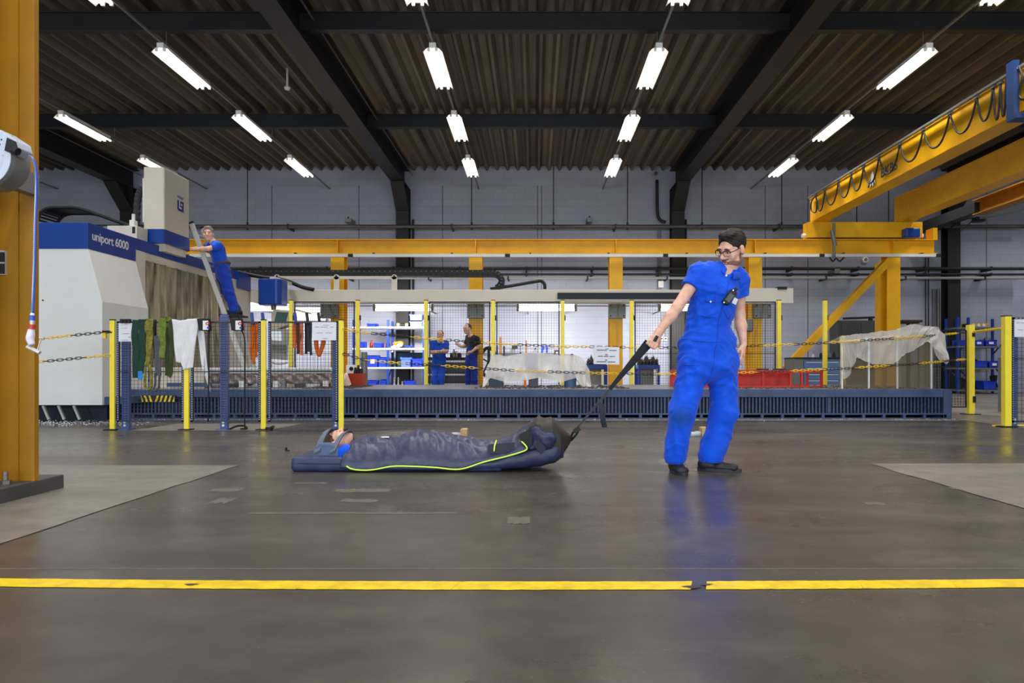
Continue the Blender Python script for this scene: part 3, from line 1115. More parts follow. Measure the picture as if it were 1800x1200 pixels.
# lower guards in front of the curtain
MB().box(-5.83, -5.02, 10.33, 10.39, 0.36, 0.74).build('lower_guard', M_CREAM, mc, bevel=0.006)
MB().box(-5.5, -4.85, 10.20, 10.26, 0.45, 0.51).build('guard_bar', M_BEDB, mc)
MB().box(-6.2, -5.6, 9.25, 9.85, 0.24, 0.34).build('skirt', M_BEDB, mc)
for k in range(3):
    x = PX(80 + k * 27, 9.3)
    MB().beam((x - 0.03, 9.3, 0.22), (x + 0.05, 9.3, 0.03), 0.03, 0.03).build('foot_strut', M_ALU, mc)
MB().box(XL, -5.95, 9.5, 10.2, 0.0, 0.23).build('leg_base', M_NAVY, mc)
MB().cyl(U(75.5, 527.5, 9.2), U(75.5, 527.5, 9.2) + Vector((0, -0.006, 0)), 0.011).build('lock', M_DARK, mc)
# hazard-striped plate
hz = MB().box(-5.55, -5.07, 9.62, 9.66, PZ(706, 9.62), PZ(695, 9.62)).build('hazard_plate', M_DARK, mc)
M_HAZ = mat('hazard_yellow', srgb(236, 206, 20), 0.45)
z0, z1 = PZ(706, 9.62), PZ(695, 9.62)
for k in range(8):
    x = -5.54 + k * 0.062
    s = -1 if k < 3 else 1
    pts = [(x, z0), (x + 0.028, z0), (x + 0.028 + s * 0.03, z1), (x + s * 0.03, z1)]
    pts = [(min(max(p[0], -5.55), -5.07), p[1]) for p in pts]
    MB().prism(pts, 'y', 9.616, 9.62).build('stripe', M_HAZ, hz)
# lettering on the band
M_LETW = mat('letter_white', srgb(225, 228, 235), 0.5)
text_part('lettering', 'uniport 6000', 0.172, (XS + 0.0055, 9.27, 2.475), (0, 1, 0), (0, 0, 1), M_LETW, mc, 0.001, 0.002, 0.93)
# ram tower
tx0, tx1, ty0, ty1, tz = -6.21, -5.89, 10.84, 11.63, 3.92
rt = [(tx0, ty0), (tx1 - 0.02, ty0), (tx1, ty0 + 0.02), (tx1, ty1), (tx0, ty1)]
MB().prism(rt, 'z', 2.93, tz).build('ram_housing', M_CREAM, mc, bevel=0.008)
MB().prism([(x + (0.006 if x > -6 else -0.006), y + (-0.006 if y < 11 else 0.006)) for x, y in rt], 'z', 2.72, 2.935).build('ram_band', M_BLUE, mc)
MB().box(tx0 - 0.3, tx0, 11.0, 11.5, 2.69, 2.86).build('carriage', M_CREAM, mc, bevel=0.01)
MB().prism([(tx0 + 0.02, ty0 + .1), (tx1 - 0.03, ty0 + 0.1), (tx1 - 0.03, ty1 - .05), (tx0 + .02, ty1 - .05)], 'z', 2.60, 2.73).build('ram_neck', M_CREAM, mc)
MB().box(tx0 - 0.03, tx0, ty0 + 0.02, ty1 - .1, 3.05, 3.75).build('side_strip', M_WHITEP, mc)
M_HOSE = mat('corrugated_hose', srgb(52, 48, 46), 0.7)
pts = smooth_path([(-6.44, 11.1, 2.75), (-6.47, 11.1, 3.1), (-6.45, 11.1, 3.5), (-6.36, 11.1, 3.68)], 8)
MB().tube(pts, [0.05 + 0.008 * (i % 2) for i in range(len(pts))], 10).build('hose', M_HOSE, mc)
text_part('lettering', 'unisign', 0.075, (tx1 + 0.002, 11.24, 3.54), (0, 1, 0), (0, 0, 1), M_BLUE, mc, 0.001)
lg = MB().prism([(11.25, 3.50), (11.25, 3.36), (11.28, 3.33), (11.45, 3.33), (11.45, 3.50)], 'x', tx1, tx1 + 0.003).build('logo_mark', mat('logo_blue', srgb(24, 44, 120), 0.4), mc)
for (a, b_, c_, d_) in ((11.30, 11.33, 3.40, 3.50), (11.30, 11.38, 3.37, 3.40), (11.36, 11.40, 3.43, 3.46)):
    MB().box(tx1 + 0.003, tx1 + 0.005, a, b_, c_, d_).build('logo_stroke', M_LETW, lg)
# cream carriage blocks left of the tower
MB().box(-6.58, -6.12, 10.5, 10.8, 2.69, 2.92).build('carriage_block', M_CREAM, mc, bevel=0.01)
MB().prism([(-6.9, 2.69), (-6.58, 2.69), (-6.58, 2.92), (-6.66, 2.92)], 'y', 10.55, 10.8).build('carriage_wedge', M_GREY, mc)
MB().box(-6.30, -6.22, 10.6, 10.7, 2.92, 3.03).build('valve_block', M_WHITEP, mc, bevel=0.01)
MB().cyl((-6.26, 10.65, 3.03), (-6.26, 10.65, 3.13), 0.025).build('valve_cap', M_WHITEP, mc)
MB().box(-6.19, -6.145, 10.495, 10.5, 2.80, 2.90).build('notch', M_DARK, mc)
# cable carrier on top, a ladder-like chain
cc = thing('cable_carrier', 'black ladder-like cable carrier lying on top of the milling machine', 'cable carrier', (-7.4, 10.4, 2.69))
pts = [(-7.86, 10.9, 2.69), (-7.86, 10.9, 2.95), (-7.80, 10.9, 3.16), (-7.66, 10.9, 3.25), (-7.45, 10.9, 3.26), (-7.20, 10.9, 3.25), (-6.95, 10.95, 3.17), (-6.70, 11.0, 3.08), (-6.50, 11.0, 3.00), (-6.45, 11.0, 2.92)]
pts = smooth_path(pts, 4)
for off in (-0.14, 0.30):
    MB().tube([p + Vector((0, off, 0)) for p in pts], 0.028, 6).build('side_band', M_DARK, cc)
for p in pts[::1]:
    MB().beam(p + Vector((0, -0.14, 0)), p + Vector((0, 0.30, 0)), 0.045, 0.02).build('crossbar', M_DARK, cc)

# ------------------------------------------------------------------ rear rail of the machine
ry = 14.4
rail = thing('machine_rail', 'long cream machine rail carried at head height behind the bed', 'machine rail', (0, ry, 2.13))
xl, xr = PX(440, ry), PX(1393, ry)
zt, zb = PZ(509, ry), PZ(531, ry)
MB().box(xl, xr, ry, ry + 0.45, zb, zt).build('rail_beam', M_CREAM, rail, bevel=0.01)
MB().box(PX(1225, ry), xr + 0.01, ry - 0.02, ry, zb - 0.02, zt + 0.03).build('rail_end_cover', M_CREAM, rail)
MB().box(PX(1366, ry), PX(1382, ry), ry - 0.05, ry + 0.2, zt - 0.0, zt + 0.06).build('end_stop', M_DARK, rail)
MB().box(PX(980, ry), PX(1232, ry), ry - 0.10, ry, PZ(525.5, ry), PZ(515, ry)).build('black_cover', M_NAVY, rail, bevel=0.006)
for px in (485, 590, 692):
    x = PX(px, ry)
    mbp = MB().box(x - 0.055, x + 0.055, ry + 0.05, ry + 0.10, zt, PZ(486, ry)).lathe([(0.055, 0.0), (0.055, 0.05)], (x, ry + 0.05, PZ(486, ry)), (0, 1, 0), 16)
    b_ = mbp.build('bracket', M_CREAM, rail)
    MB().cyl((x, ry + 0.045, PZ(485, ry)), (x, ry + 0.055, PZ(485, ry)), 0.025).build('bolt', M_DARK, b_)
MB().box(PX(485, ry), PX(692, ry), ry + 0.10, ry + 0.14, PZ(489, ry), PZ(484, ry)).build('guide_bar', M_CREAM, rail)
# energy chain above the rail
ec = thing('energy_chain', 'black energy chain lying above the cream rail and curling down', 'energy chain', (PX(650, ry), ry + 0.3, zt))
zc = PZ(481, ry + 0.3)
links = [(PX(px, ry + 0.3), zc) for px in np.arange(418, 868, 9.0)]
cx, R = PX(866, ry + 0.3), (zc - zt) / 2 - 0.02
for k in range(8):
    w = math.pi / 2 - k * math.pi / 8
    links.append((cx + R * 1.2 * math.cos(w), zc - R + R * math.sin(w)))
for i in range(len(links) - 1):
    a, b_ = Vector((links[i][0], ry + 0.3, links[i][1])), Vector((links[i + 1][0], ry + 0.3, links[i + 1][1]))
    ln = MB().beam(a, a.lerp(b_, 0.94), 0.28, 0.13).build('chain_link', M_DARK, ec)
    MB().cyl(a + Vector((0, -0.15, 0.03)), a + Vector((0, -0.14, 0.03)), 0.012, n=6).build('pin', M_GREY, ln)
hs = MB().tube(smooth_path([U(862, 508, ry + 0.2), U(905, 501, ry + 0.2), U(940, 495, ry + 0.2), U(951, 494, ry + 0.2), U(957, 499, ry + 0.2), U(958, 508, ry + 0.2)], 6), 0.035, 8).build('black_hose', M_DARK, smooth=True)
tag(hs, 'black hose arching over the cream rail beside the energy chain', 'hose')
hs = MB().tube(smooth_path([U(418, 478, ry), U(460, 487, ry), U(500, 492, ry), U(530, 504, ry), U(552, 509, ry)], 6), 0.04, 8).build('black_hose', M_DARK, smooth=True)
tag(hs, 'black cable sloping from the machine down to the cream rail', 'cable')

# ------------------------------------------------------------------ hanging control pendant
pd = 13.5
cp = thing('control_pendant', 'grey operator console with screen hanging under a blue hood', 'control console', U(492, 560, pd))
c = U(481, 537, pd)
hd = [(PX(460, pd), pd - 0.18), (PX(466, pd), pd - 0.25), (PX(494, pd), pd - 0.25), (PX(501, pd), pd - 0.18), (PX(501, pd), pd + 0.15), (PX(460, pd), pd + 0.15)]
MB().prism(hd, 'z', PZ(537, pd), PZ(492, pd)).build('hood', M_BLUE, cp, bevel=0.02)
MB().cyl(U(481, 545, pd), U(481, 537, pd), 0.05).build('stem', M_GREY, cp)
MB().box(PX(476, pd), PX(486, pd), pd - 0.05, pd + 0.9, PZ(492, pd), PZ(487, pd)).build('support_arm', M_CREAM, cp)
f0 = pd - 0.15
MB().hexa([U(474, 584, f0), U(505, 571, f0), U(505, 571, f0) + Vector((0, .3, 0)), U(474, 584, f0) + Vector((0, .3, 0)),
           U(480, 543, f0), U(509, 545, f0), U(509, 545, f0) + Vector((0, .3, 0)), U(480, 543, f0) + Vector((0, .3, 0))]).build('monitor_housing', mat('console_beige', srgb(190, 182, 162), 0.5), cp, bevel=0.01)
M_SCREEN = mat('screen', srgb(30, 44, 44), 0.15, emit=srgb(90, 120, 118), estr=0.25)
q = [U(482, 566, f0 - .004), U(502, 568, f0 - .004), U(507, 549, f0 - .004), U(486, 548, f0 - .004)]
MB().add(q + [p + Vector((0, 0.003, 0)) for p in q], [(0, 1, 2, 3), (7, 6, 5, 4), (0, 4, 5, 1), (1, 5, 6, 2), (2, 6, 7, 3), (3, 7, 4, 0)]).build('screen', M_SCREEN, cp)
MB().hexa([U(474, 630, f0 - .1), U(506, 633, f0 - .1), U(506, 633, f0 + .2), U(474, 630, f0 + .2), U(474, 578, f0), U(508, 578, f0), U(508, 578, f0 + .2), U(474, 578, f0 + .2)]).build('control_panel', mat('console_grey', srgb(158, 156, 150), 0.5), cp, bevel=0.008)
sc = MB().hexa([U(478, 598, f0 - .055), U(496, 599, f0 - .055), U(496, 599, f0 - .03), U(478, 598, f0 - .03), U(476, 582, f0 - .025), U(494, 582, f0 - .025), U(494, 582, f0), U(476, 582, f0)]).build('small_screen', mat('pale_screen', srgb(200, 208, 214), 0.2, emit=srgb(200, 210, 220), estr=0.4), cp)
for i in range(3):
    for j in range(6):
        p = U(478 + j * 4.4, 606 + i * 6, f0 - .075)
        MB().box(p.x, p.x + 0.036, p.y - 0.006, p.y + 0.01, p.z - 0.045, p.z).build('key', M_GREY, cp)
MB().tube(smooth_path([U(474, 628, f0 - .15), U(480, 637, f0 - .2), U(492, 639, f0 - .2), U(506, 637, f0 - .15)], 5), 0.02, 8).build('handle_rail', M_CREAM, cp, smooth=True)
bp = thing('white_notice_board', 'white board on the wall behind the console', 'board', U(545, 552, 19.7))
MB().box(PX(517, 19.7), PX(572, 19.7), 19.7, 19.75, PZ(563, 19.7), PZ(540, 19.7)).build('board_face', M_WHITE, bp)
MB().box(PX(516, 19.7), PX(573, 19.7), 19.72, 19.8, PZ(564, 19.7), PZ(539, 19.7)).build('board_frame', M_GREY, bp)

# ------------------------------------------------------------------ crane runway, columns
cy = 16.4
rw = thing('crane_runway', 'long yellow crane runway beam on yellow columns in front of the wall', 'crane runway', (0, cy, 0))
x0, x1 = -13.5, PX(1648, cy)
z0, z1 = PZ(446, cy), PZ(420, cy)
ibeam(MB(), 'x', x0, x1, cy + 0.15, z0, z1, 0.30, 0.022, 0.014).build('runway_beam', M_YEL, rw)
for px in (593, 836, 1083, 1328, 1571):
    x = PX(px, cy)
    MB().box(x - 0.012, x + 0.012, cy + 0.0, cy + 0.14, z0 + 0.02, z1 - 0.02).build('stiffener', M_YEL, rw)
    cm = MB()
    for yy in (cy + 0.0, cy + 0.29):
        cm.box(x - 0.16, x + 0.16, yy, yy + 0.02, 0, z0)
    cm.box(x - 0.008, x + 0.008, cy + 0.02, cy + 0.29, 0, z0)
    cm.box(x - 0.2, x + 0.2, cy - 0.04, cy + 0.35, 0.0, 0.025)
    cm.build('column', M_YEL, rw)
MB().beam(U(1380, 648, cy - 0.1), U(1562, 458, cy - 0.1), 0.16, 0.17, (0, 1, 0)).build('diagonal_brace', M_YEL, rw)
x = PX(1556, cy + 1.0)
MB().box(x - 0.14, x + 0.14, cy + 1.0, cy + 1.25, 0, z0 - 0.05).build('rear_column', M_YEL, rw)
MB().box(PX(1640, cy), PX(1648, cy), cy, cy + 0.3, z1, z1 + 0.27).build('end_stop', M_YEL, rw)
zw0, zw1 = PZ(451, cy - 0.2), PZ(446, cy - 0.2)
joints = [330, 616, 892, 1170, 1445, 1650]
for a, b_ in zip(joints[:-1], joints[1:]):
    MB().box(PX(a, cy - 0.2) + 0.04, PX(b_, cy - 0.2) - 0.04, cy - 0.2, cy - 0.14, zw0, zw1).build('conductor_rail', M_WHITEP, rw)
    MB().box(PX(b_, cy - 0.2) - 0.06, PX(b_, cy - 0.2) + 0.06, cy - 0.21, cy - 0.13, zw0, zw1).build('rail_joint', M_DARK, rw)
for px in range(380, 1640, 138):
    MB().box(PX(px, cy - 0.2) - 0.02, PX(px, cy - 0.2) + 0.02, cy - 0.19, cy + 0.05, zw1, zw1 + 0.03).build('rail_hanger', M_DARK, rw)
for k, px in enumerate((578, 836, 1085, 1341)):
    b_ = thing('rail_bracket', 'grey steel bracket plate bolted to the yellow column, %s' % ['behind the console', 'behind the man in the dark shirt', 'behind the chain sign', 'behind the pulling man'][k], 'bracket', U(px, 560, cy - 0.12), 'rail brackets on the yellow columns')
    p0, p1 = U(px - 15, 559, cy - 0.12), U(px + 15, 533, cy - 0.12)
    MB().box(p0.x, p1.x, cy - 0.12, cy - 0.0, p0.z, p1.z).build('plate', M_GREY, b_, bevel=0.006)
    for sx in (0.12, 0.88):
        for sz in (0.15, 0.85):
            x, z = p0.x + (p1.x - p0.x) * sx, p0.z + (p1.z - p0.z) * sz
            MB().cyl((x, cy - 0.13, z), (x, cy - 0.115, z), 0.018, n=6).build('bolt', M_DARK, b_)
    MB().box(p0.x + .2, p0.x + 0.24, ry + 0.45, cy - 0.12, p1.z - 0.05, p1.z).build('gusset', M_GREY, b_)

# ------------------------------------------------------------------ travelling crane
cr = thing('travelling_crane', 'yellow overhead crane with twin girders, festoon cable and blue hoist', 'crane', (7.8, cy, PZ(417, cy)))
GZ0, GZ1 = 4.264, 4.854
tx0_, tx1_ = PX(1420, cy), PX(1622, cy)
tz0, tz1 = PZ(417, cy), PZ(390, cy)
MB().box(tx0_, tx1_, cy + 0.0, cy + 0.3, tz0, tz1).build('end_truck', M_YEL, cr, bevel=0.008)
for px, s in ((1414, 1), (1628, -1)):
    MB().cyl((PX(px, cy), cy + 0.15, PZ(412, cy)), (PX(px + 8 * s, cy), cy + 0.15, PZ(412, cy)), 0.05).build('buffer', M_WHITEP, cr)
MB().box(PX(1592, cy - .2), PX(1618, cy - .2), cy - 0.22, cy, PZ(417, cy - .2), PZ(400, cy - .2)).build('drive_motor', M_BLUE, cr, bevel=0.04)
gfar = cy + 0.25
for (x, w) in ((6.7, 0.36), (8.75, 0.36)):
    g = MB()
    g.box(x, x + w, HY0 + 0.3, gfar, GZ0, GZ0 + 0.02).box(x, x + w, HY0 + 0.3, gfar, GZ1 - 0.02, GZ1)
    g.box(x + 0.02, x + w - 0.02, HY0 + 0.3, gfar, GZ0 + 0.02, GZ1 - 0.02)
    go = g.build('girder', M_YEL, cr)
    MB().prism([(cy - 0.1, tz1), (gfar, tz1), (gfar, GZ0), (cy - 0.45, GZ0)], 'x', x + 0.02, x + w - 0.02).build('girder_foot', M_YEL, cr)
    MB().box(x + 0.1, x + 0.16, HY0 + .3, gfar, GZ1, GZ1 + 0.04).build('trolley_rail', M_GREY, cr)
gx = 6.7
MB().box(gx - 0.10, gx - 0.04, HY0 + 0.5, cy + 0.1, GZ1 - 0.035, GZ1 + 0.0).build('festoon_rail', M_GREY, cr)
for y in np.arange(2.0, 16.2, 1.75):
    MB().box(gx - 0.06, gx + 0.02, y, y + 0.05, GZ1 - 0.01, GZ1 + 0.02).build('rail_clamp', M_YELD, cr)
carr = [16.1, 15.6, 14.9, 14.3, 13.77, 13.15, 12.4, 11.65, 10.9, 10.24, 9.87, 9.72, 9.6]
for a, b_ in zip(carr[:-1], carr[1:]):
    n = 14
    drop = 0.42 if abs(a - b_) > 0.2 else 0.50
    pts = []
    for i in range(n + 1):
        t = i / n
        u = (2 * t - 1)
        pts.append((gx - 0.07, a + (b_ - a) * (0.5 + 0.5 * math.copysign(abs(u) ** 1.0, u)), GZ1 - 0.06 - drop * (1 - abs(u) ** 2.3)))
    MB().tube(smooth_path(pts, 2), 0.016, 6).build('festoon_loop', M_DARK, cr, smooth=True)
    MB().box(gx - 0.09, gx - 0.05, a - 0.04, a + 0.04, GZ1 - 0.08, GZ1 - 0.03).build('cable_carrier', M_GREY, cr)
MB().tube(smooth_path([(gx - 0.07, 16.1, GZ1 - .06), (gx - 0.07, 16.35, GZ1 - .15), (gx - 0.07, 16.36, GZ1 - .35), (gx - 0.07, 16.1, GZ1 - .45), (gx - 0.07, 16.02, GZ1 - .2)], 5), 0.016, 6).build('festoon_tail', M_DARK, cr, smooth=True)
M_BHO = mat('hoist_blue', srgb(34, 62, 112), 0.45)
MB().box(gx - 0.14, gx - 0.06, 9.35, 9.50, GZ0 - 0.05, GZ1 + 0.1).build('tow_arm', M_BHO, cr)
MB().box(gx - 0.14, gx + 2.5, 9.30, 9.50, GZ0 - 0.12, GZ0 - 0.05).build('tow_bar', M_BHO, cr)
MB().tube(smooth_path([(gx - 0.1, 9.3, GZ1 - .02), (gx - 0.1, 9.24, GZ1 - .2), (gx - 0.1, 9.3, GZ1 - .4), (gx - 0.1, 9.2, GZ1 - .5), (gx - .1, 8.9, GZ1 - .5)], 5), 0.018, 6).build('hoist_cable', M_DARK, cr, smooth=True)
hb = MB().box(gx + 0.40, gx + 2.0, 8.9, 9.9, 3.72, 4.02).build('hoist_body', M_BHO, cr, bevel=0.02)
MB().cyl((gx + 1.0, 8.8, 3.9), (gx + 1.0, 10.0, 3.9), 0.16, n=18).build('hoist_drum', M_BHO, cr)
text_part('lettering', 'BKRS', 0.27, (gx - 0.002, 13.22, 4.40), (0, -1, 0), (0, 0, 1), M_NAVY, cr, 0.001, 0.004)
lg = MB().add([(gx - 0.003, 13.75, 4.34), (gx - 0.003, 13.42, 4.34), (gx - 0.003, 13.52, 4.62), (gx - 0.003, 13.56, 4.62)], [(0, 1, 2, 3)]).build('logo_mark', M_WHITE, cr)
for (a, b_, c_) in (((13.74, 4.34), (13.66, 4.34), (13.58, 4.56)), ((13.60, 4.34), (13.56, 4.34), (13.56, 4.46)), ((13.50, 4.34), (13.43, 4.34), (13.50, 4.46))):
    MB().add([(gx - 0.005, *a), (gx - 0.005, *b_), (gx - 0.005, *c_)], [(0, 1, 2)]).build('logo_stroke', M_NAVY, lg)
ca = [U(1466, 392, cy - .25), U(1466, 452, cy - .25)]
MB().cyl(ca[0], ca[1], 0.035, n=8).cyl(U(1462, 405, cy - .25), U(1468, 432, cy - .25), 0.05, n=8).build('collector_arm', M_GREY, cr)
MB().tube(smooth_path([U(1458, 452, cy - .25), U(1464, 459, cy - .25), U(1470, 454, cy - .25), U(1476, 459, cy - .25), U(1484, 452, cy - .25)], 5), 0.018, 6).build('collector_cable', M_DARK, cr, smooth=True)
g3 = thing('crane_girder_stub', 'short yellow crane girder at the far end beyond the twin girders', 'crane girder', (10.6, cy, 4.39))
ibeam(MB(), 'y', 3.0, cy, 10.68, 4.39, 4.75, 0.34).build('girder_section', M_YELD, g3)
MB().box(10.55, 10.8, cy - 0.02, HY1 - 0.3, 4.45, 4.70).build('wall_bracket', M_BLACK, g3)
ct = thing('cable_tray', 'grey cable tray with hanging cables beyond the crane end truck', 'cable tray', (11.3, 18, 4.75))
MB().beam(U(1722, 384, 18), U(1810, 364, 15.8), 0.12, 0.06).build('tray', M_GREY, ct)
MB().box(PX(1712, 18), PX(1728, 18), 17.9, 18.1, PZ(390, 18), PZ(382, 18)).build('connector', M_DARK, ct)
MB().tube(smooth_path([U(1672, 400, 18.6), U(1690, 388, 18.3), U(1712, 384, 18), U(1690, 404, 18.1), U(1676, 408, 18.4), U(1672, 398, 18.6)], 5), 0.015, 6).build('cable', M_DARK, ct, smooth=True)

# ------------------------------------------------------------------ lamps behind the rail
wl_names = ['behind the console', 'above the blue shelving', 'above the wrapped workpiece', 'behind the pulling arm']
for k, px in enumerate((462, 709, 961, 1210)):
    d = 17.5
    c = U(px, 539, d)
    t = thing('wall_lamp', 'lit double-tube batten %s' % wl_names[k], 'batten lamp', c, 'batten lamps behind the rail')
    hw = 0.74
    MB().box(c.x - hw, c.x + hw, d, d + 0.06, c.z - 0.03, c.z + 0.03).build('housing', M_REFL, t)
    for dz in (0.075, -0.075):
        MB().cyl((c.x - hw + .03, d - 0.02, c.z + dz), (c.x + hw - .03, d - 0.02, c.z + dz), 0.03, n=10).build('tube', M_TUBE, t, smooth=True)
    for s in (-1, 1):
        MB().box(c.x + s * hw - 0.03, c.x + s * hw + 0.03, d - 0.05, d + 0.05, c.z - 0.11, c.z + 0.11).build('end_cap', M_GREY, t)
        MB().box(c.x + s * 0.5 - 0.015, c.x + s * 0.5 + 0.015, d + 0.06, HY1, c.z - 0.015, c.z + 0.015).build('wall_arm', M_GREY, t)
    area('tube_light', (c.x, d + 0.12, c.z - 0.13), (math.radians(40), 0, 0), 1.4, 0.1, WALL_LAMP_W, (1.0, 0.96, 0.89))
sl = thing('suspension_rail', 'thin black rail carrying the battens behind the machine rail', 'rail', (0, 17.6, 2.36))
MB().box(PX(450, 17.6), PX(1260, 17.6), 17.62, 17.65, PZ(538, 17.6), PZ(536.6, 17.6)).build('rail_bar', M_BLACK, sl)
# ------------------------------------------------------------------ rear mesh fence behind the bed
def mesh_wires(x0, x1, y, z0, z1, step, th, m, parent, name='wire_mesh', vstep=None):
    mb = MB()
    n = max(1, int(round((x1 - x0) / step)))
    for i in range(n + 1):
        x = x0 + (x1 - x0) * i / n
        mb.box(x - th / 2, x + th / 2, y - th / 2, y + th / 2, z0, z1)
    vs = vstep or step
    n = max(1, int(round((z1 - z0) / vs)))
    for i in range(n + 1):
        z = z0 + (z1 - z0) * i / n
        mb.box(x0, x1, y - th / 2 + th, y + th / 2 + th, z - th / 2, z + th / 2)
    o = mb.build(name, m, parent)
    o['kind'] = 'stuff'
    return o


fd = 13.1
rf = thing('rear_fence', 'tall black mesh guard fence with yellow posts behind the machine bed', 'fence', (0, fd, 0))
zt = PZ(528, fd)
rposts = [512, 629, 749, 867, 989, 1110, 1369, 1450]
for px in rposts:
    x = PX(px, fd)
    p = MB().box(x - 0.035, x + 0.035, fd - 0.035, fd + 0.035, 0, zt).build('post', M_POSTY, rf, bevel=0.004)
    MB().box(x - 0.037, x + 0.037, fd - 0.037, fd + 0.037, zt, zt + 0.012).build('post_cap', M_DARK, p)
    MB().box(x + 0.035, x + 0.055, fd - 0.03, fd + 0.03, PZ(563, fd), PZ(554, fd)).build('clamp', M_DARK, p)
    MB().box(x - 0.09, x + 0.09, fd - 0.06, fd + 0.06, 0, 0.012).build('foot_plate', M_DARK, p)
for a, b_ in ((512, 629), (749, 867), (867, 989), (1110, 1235), (1235, 1369)):
    x0, x1 = PX(a, fd) + 0.06, PX(b_, fd) - 0.06
    pn = MB()
    for (c0, c1, e0, e1) in ((x0, x1, zt - 0.04, zt - 0.02), (x0, x1, 0.12, 0.14), (x0, x0 + 0.02, 0.12, zt - 0.02), (x1 - 0.02, x1, 0.12, zt - 0.02), (x0, x1, 1.0, 1.012)):
        pn.box(c0, c1, fd - 0.012, fd + 0.012, e0, e1)
    po = pn.build('mesh_panel', M_DARK, rf)
    mesh_wires(x0, x1, fd, 0.13, zt - 0.03, 0.05, 0.0036, M_DARK, po)


# ------------------------------------------------------------------ shelving, bins, benches
def shelving(name, label, x0, x1, y0, y1, ztop, levels, ups, shelf_m, nosides=False):
    t = thing(name, label, 'shelving', ((x0 + x1) / 2, y0, 0))
    for x in ups:
        for y in (y0, y1):
            MB().box(x - 0.03, x + 0.03, y - 0.025, y + 0.025, 0, ztop).build('upright', M_SHELFB, t)
        mbx = MB()
        mbx.beam((x, y0, 0.4), (x, y1, 0.8), 0.02, 0.03).beam((x, y1, 1.1), (x, y0, 1.5), 0.02, 0.03)
        mbx.build('side_brace', M_SHELFB, t)
    for z in levels:
        MB().box(x0, x1, y0 - 0.03, y1 + 0.02, z - 0.045, z).build('shelf_board', shelf_m, t)
    return t


def make_bin(label, x0, x1, y0, y1, z0, z1, m, card=None, group=None):
    t = thing('storage_bin', label, 'bin', ((x0 + x1) / 2, (y0 + y1) / 2, z0), group)
    w = 0.012
    mb = MB().box(x0, x1, y0, y1, z0, z0 + w)
    mb.box(x0, x1, y0, y0 + w, z0, z0 + (z1 - z0) * (0.9))
    mb.box(x0, x1, y1 - w, y1, z0, z1).box(x0, x0 + w, y0, y1, z0, z1).box(x1 - w, x1, y0, y1, z0, z1)
    mb.build('bin_body', m, t)
    MB().box(x0 - 0.012, x1 + 0.012, y0 - 0.012, y0 + 0.004, z0 + (z1 - z0) * 0.78, z0 + (z1 - z0) * 0.9).build('rim', m, t)
    if card:
        MB().box((x0 + x1) / 2 - (x1 - x0) * 0.2, (x0 + x1) / 2 + (x1 - x0) * 0.2, y0 - 0.014, y0 - 0.012, z0 + (z1 - z0) * 0.3, z0 + (z1 - z0) * 0.66).build('label_card', M_WHITE, t)
    return t


sd_ = 18.7
sx0, sx1 = PX(620, sd_), PX(746, sd_)
lv = [PZ(p, sd_) for p in (574, 611.5, 645, 690)]
lv[3] = 0.12
shelving('shelving_unit', 'blue shelving unit with white boards behind the rear fence', sx0, sx1, sd_, 19.3, PZ(562, sd_), lv, (PX(622, sd_), PX(682, sd_), PX(745, sd_)), M_WHITE)
G = 'bins on the blue shelving behind the bed'


def shelf_bin(label, pa, pb, ptop, lev, m, dy=0.0, deep=0.3, card=None):
    z0 = lv[lev] + 0.001
    return make_bin(label, PX(pa, sd_), PX(pb, sd_), sd_ + 0.02 + dy, sd_ + 0.02 + dy + deep, z0, max(z0 + 0.05, PZ(ptop, sd_)), m, card, G)


shelf_bin('shallow dark blue tray alone on the top shelf', 645, 661, 568, 0, M_BIN)
b1 = make_bin('pale blue crate, lower of the stacked pair on the top shelf', PX(720, sd_), PX(742, sd_), sd_ + .02, sd_ + .4, lv[0] + .001, lv[0] + 0.16, M_BIN2)
b2 = make_bin('pale blue crate with a white card, upper of the stacked pair', PX(720, sd_), PX(742, sd_), sd_ + .02, sd_ + .4, lv[0] + 0.165, lv[0] + 0.35, M_BIN2, 1)
t = thing('cardboard_roll', 'brown roll with a dark middle on the top shelf', 'roll', U(706, 574, sd_ + .15))
MB().cyl((PX(696, sd_), sd_ + .15, lv[0] + .055), (PX(716, sd_), sd_ + .15, lv[0] + .055), 0.054, n=16).build('roll_body', M_WOOD, t, smooth='auto')
MB().cyl((PX(701, sd_), sd_ + .15, lv[0] + .055), (PX(711, sd_), sd_ + .15, lv[0] + .055), 0.056, n=16).build('roll_band', M_DARK, t)
shelf_bin('small blue bin on the middle shelf beside a red bottle', 657, 671, 602, 1, M_BIN)
shelf_bin('blue bin at the outer end of the middle shelf', 632, 640, 600, 1, M_BIN)
shelf_bin('flat blue tray behind the orange rags', 711, 724, 607, 1, M_BIN)
shelf_bin('large blue bin with a card on the lower white shelf', 645, 664, 624, 2, M_BIN, card=1)
shelf_bin('large blue bin on the lower white shelf next to the centre upright', 664.5, 679, 627, 2, M_BIN)
shelf_bin('pale blue bin under the hanging rags', 704, 722, 627, 2, M_BIN2)
shelf_bin('blue bin on the lower white shelf nearest the seated man', 724, 742, 629, 2, M_BIN)
shelf_bin('blue bin on the bottom shelf left of the white packs', 646, 662, 668, 3, M_BIN)
shelf_bin('blue bin on the bottom shelf under the centre upright', 668, 679, 667, 3, M_BIN)
shelf_bin('blue bin on the bottom shelf right of the centre upright', 710, 728, 668, 3, M_BIN)
M_REDB = mat('red_plastic', srgb(150, 36, 24), 0.4)
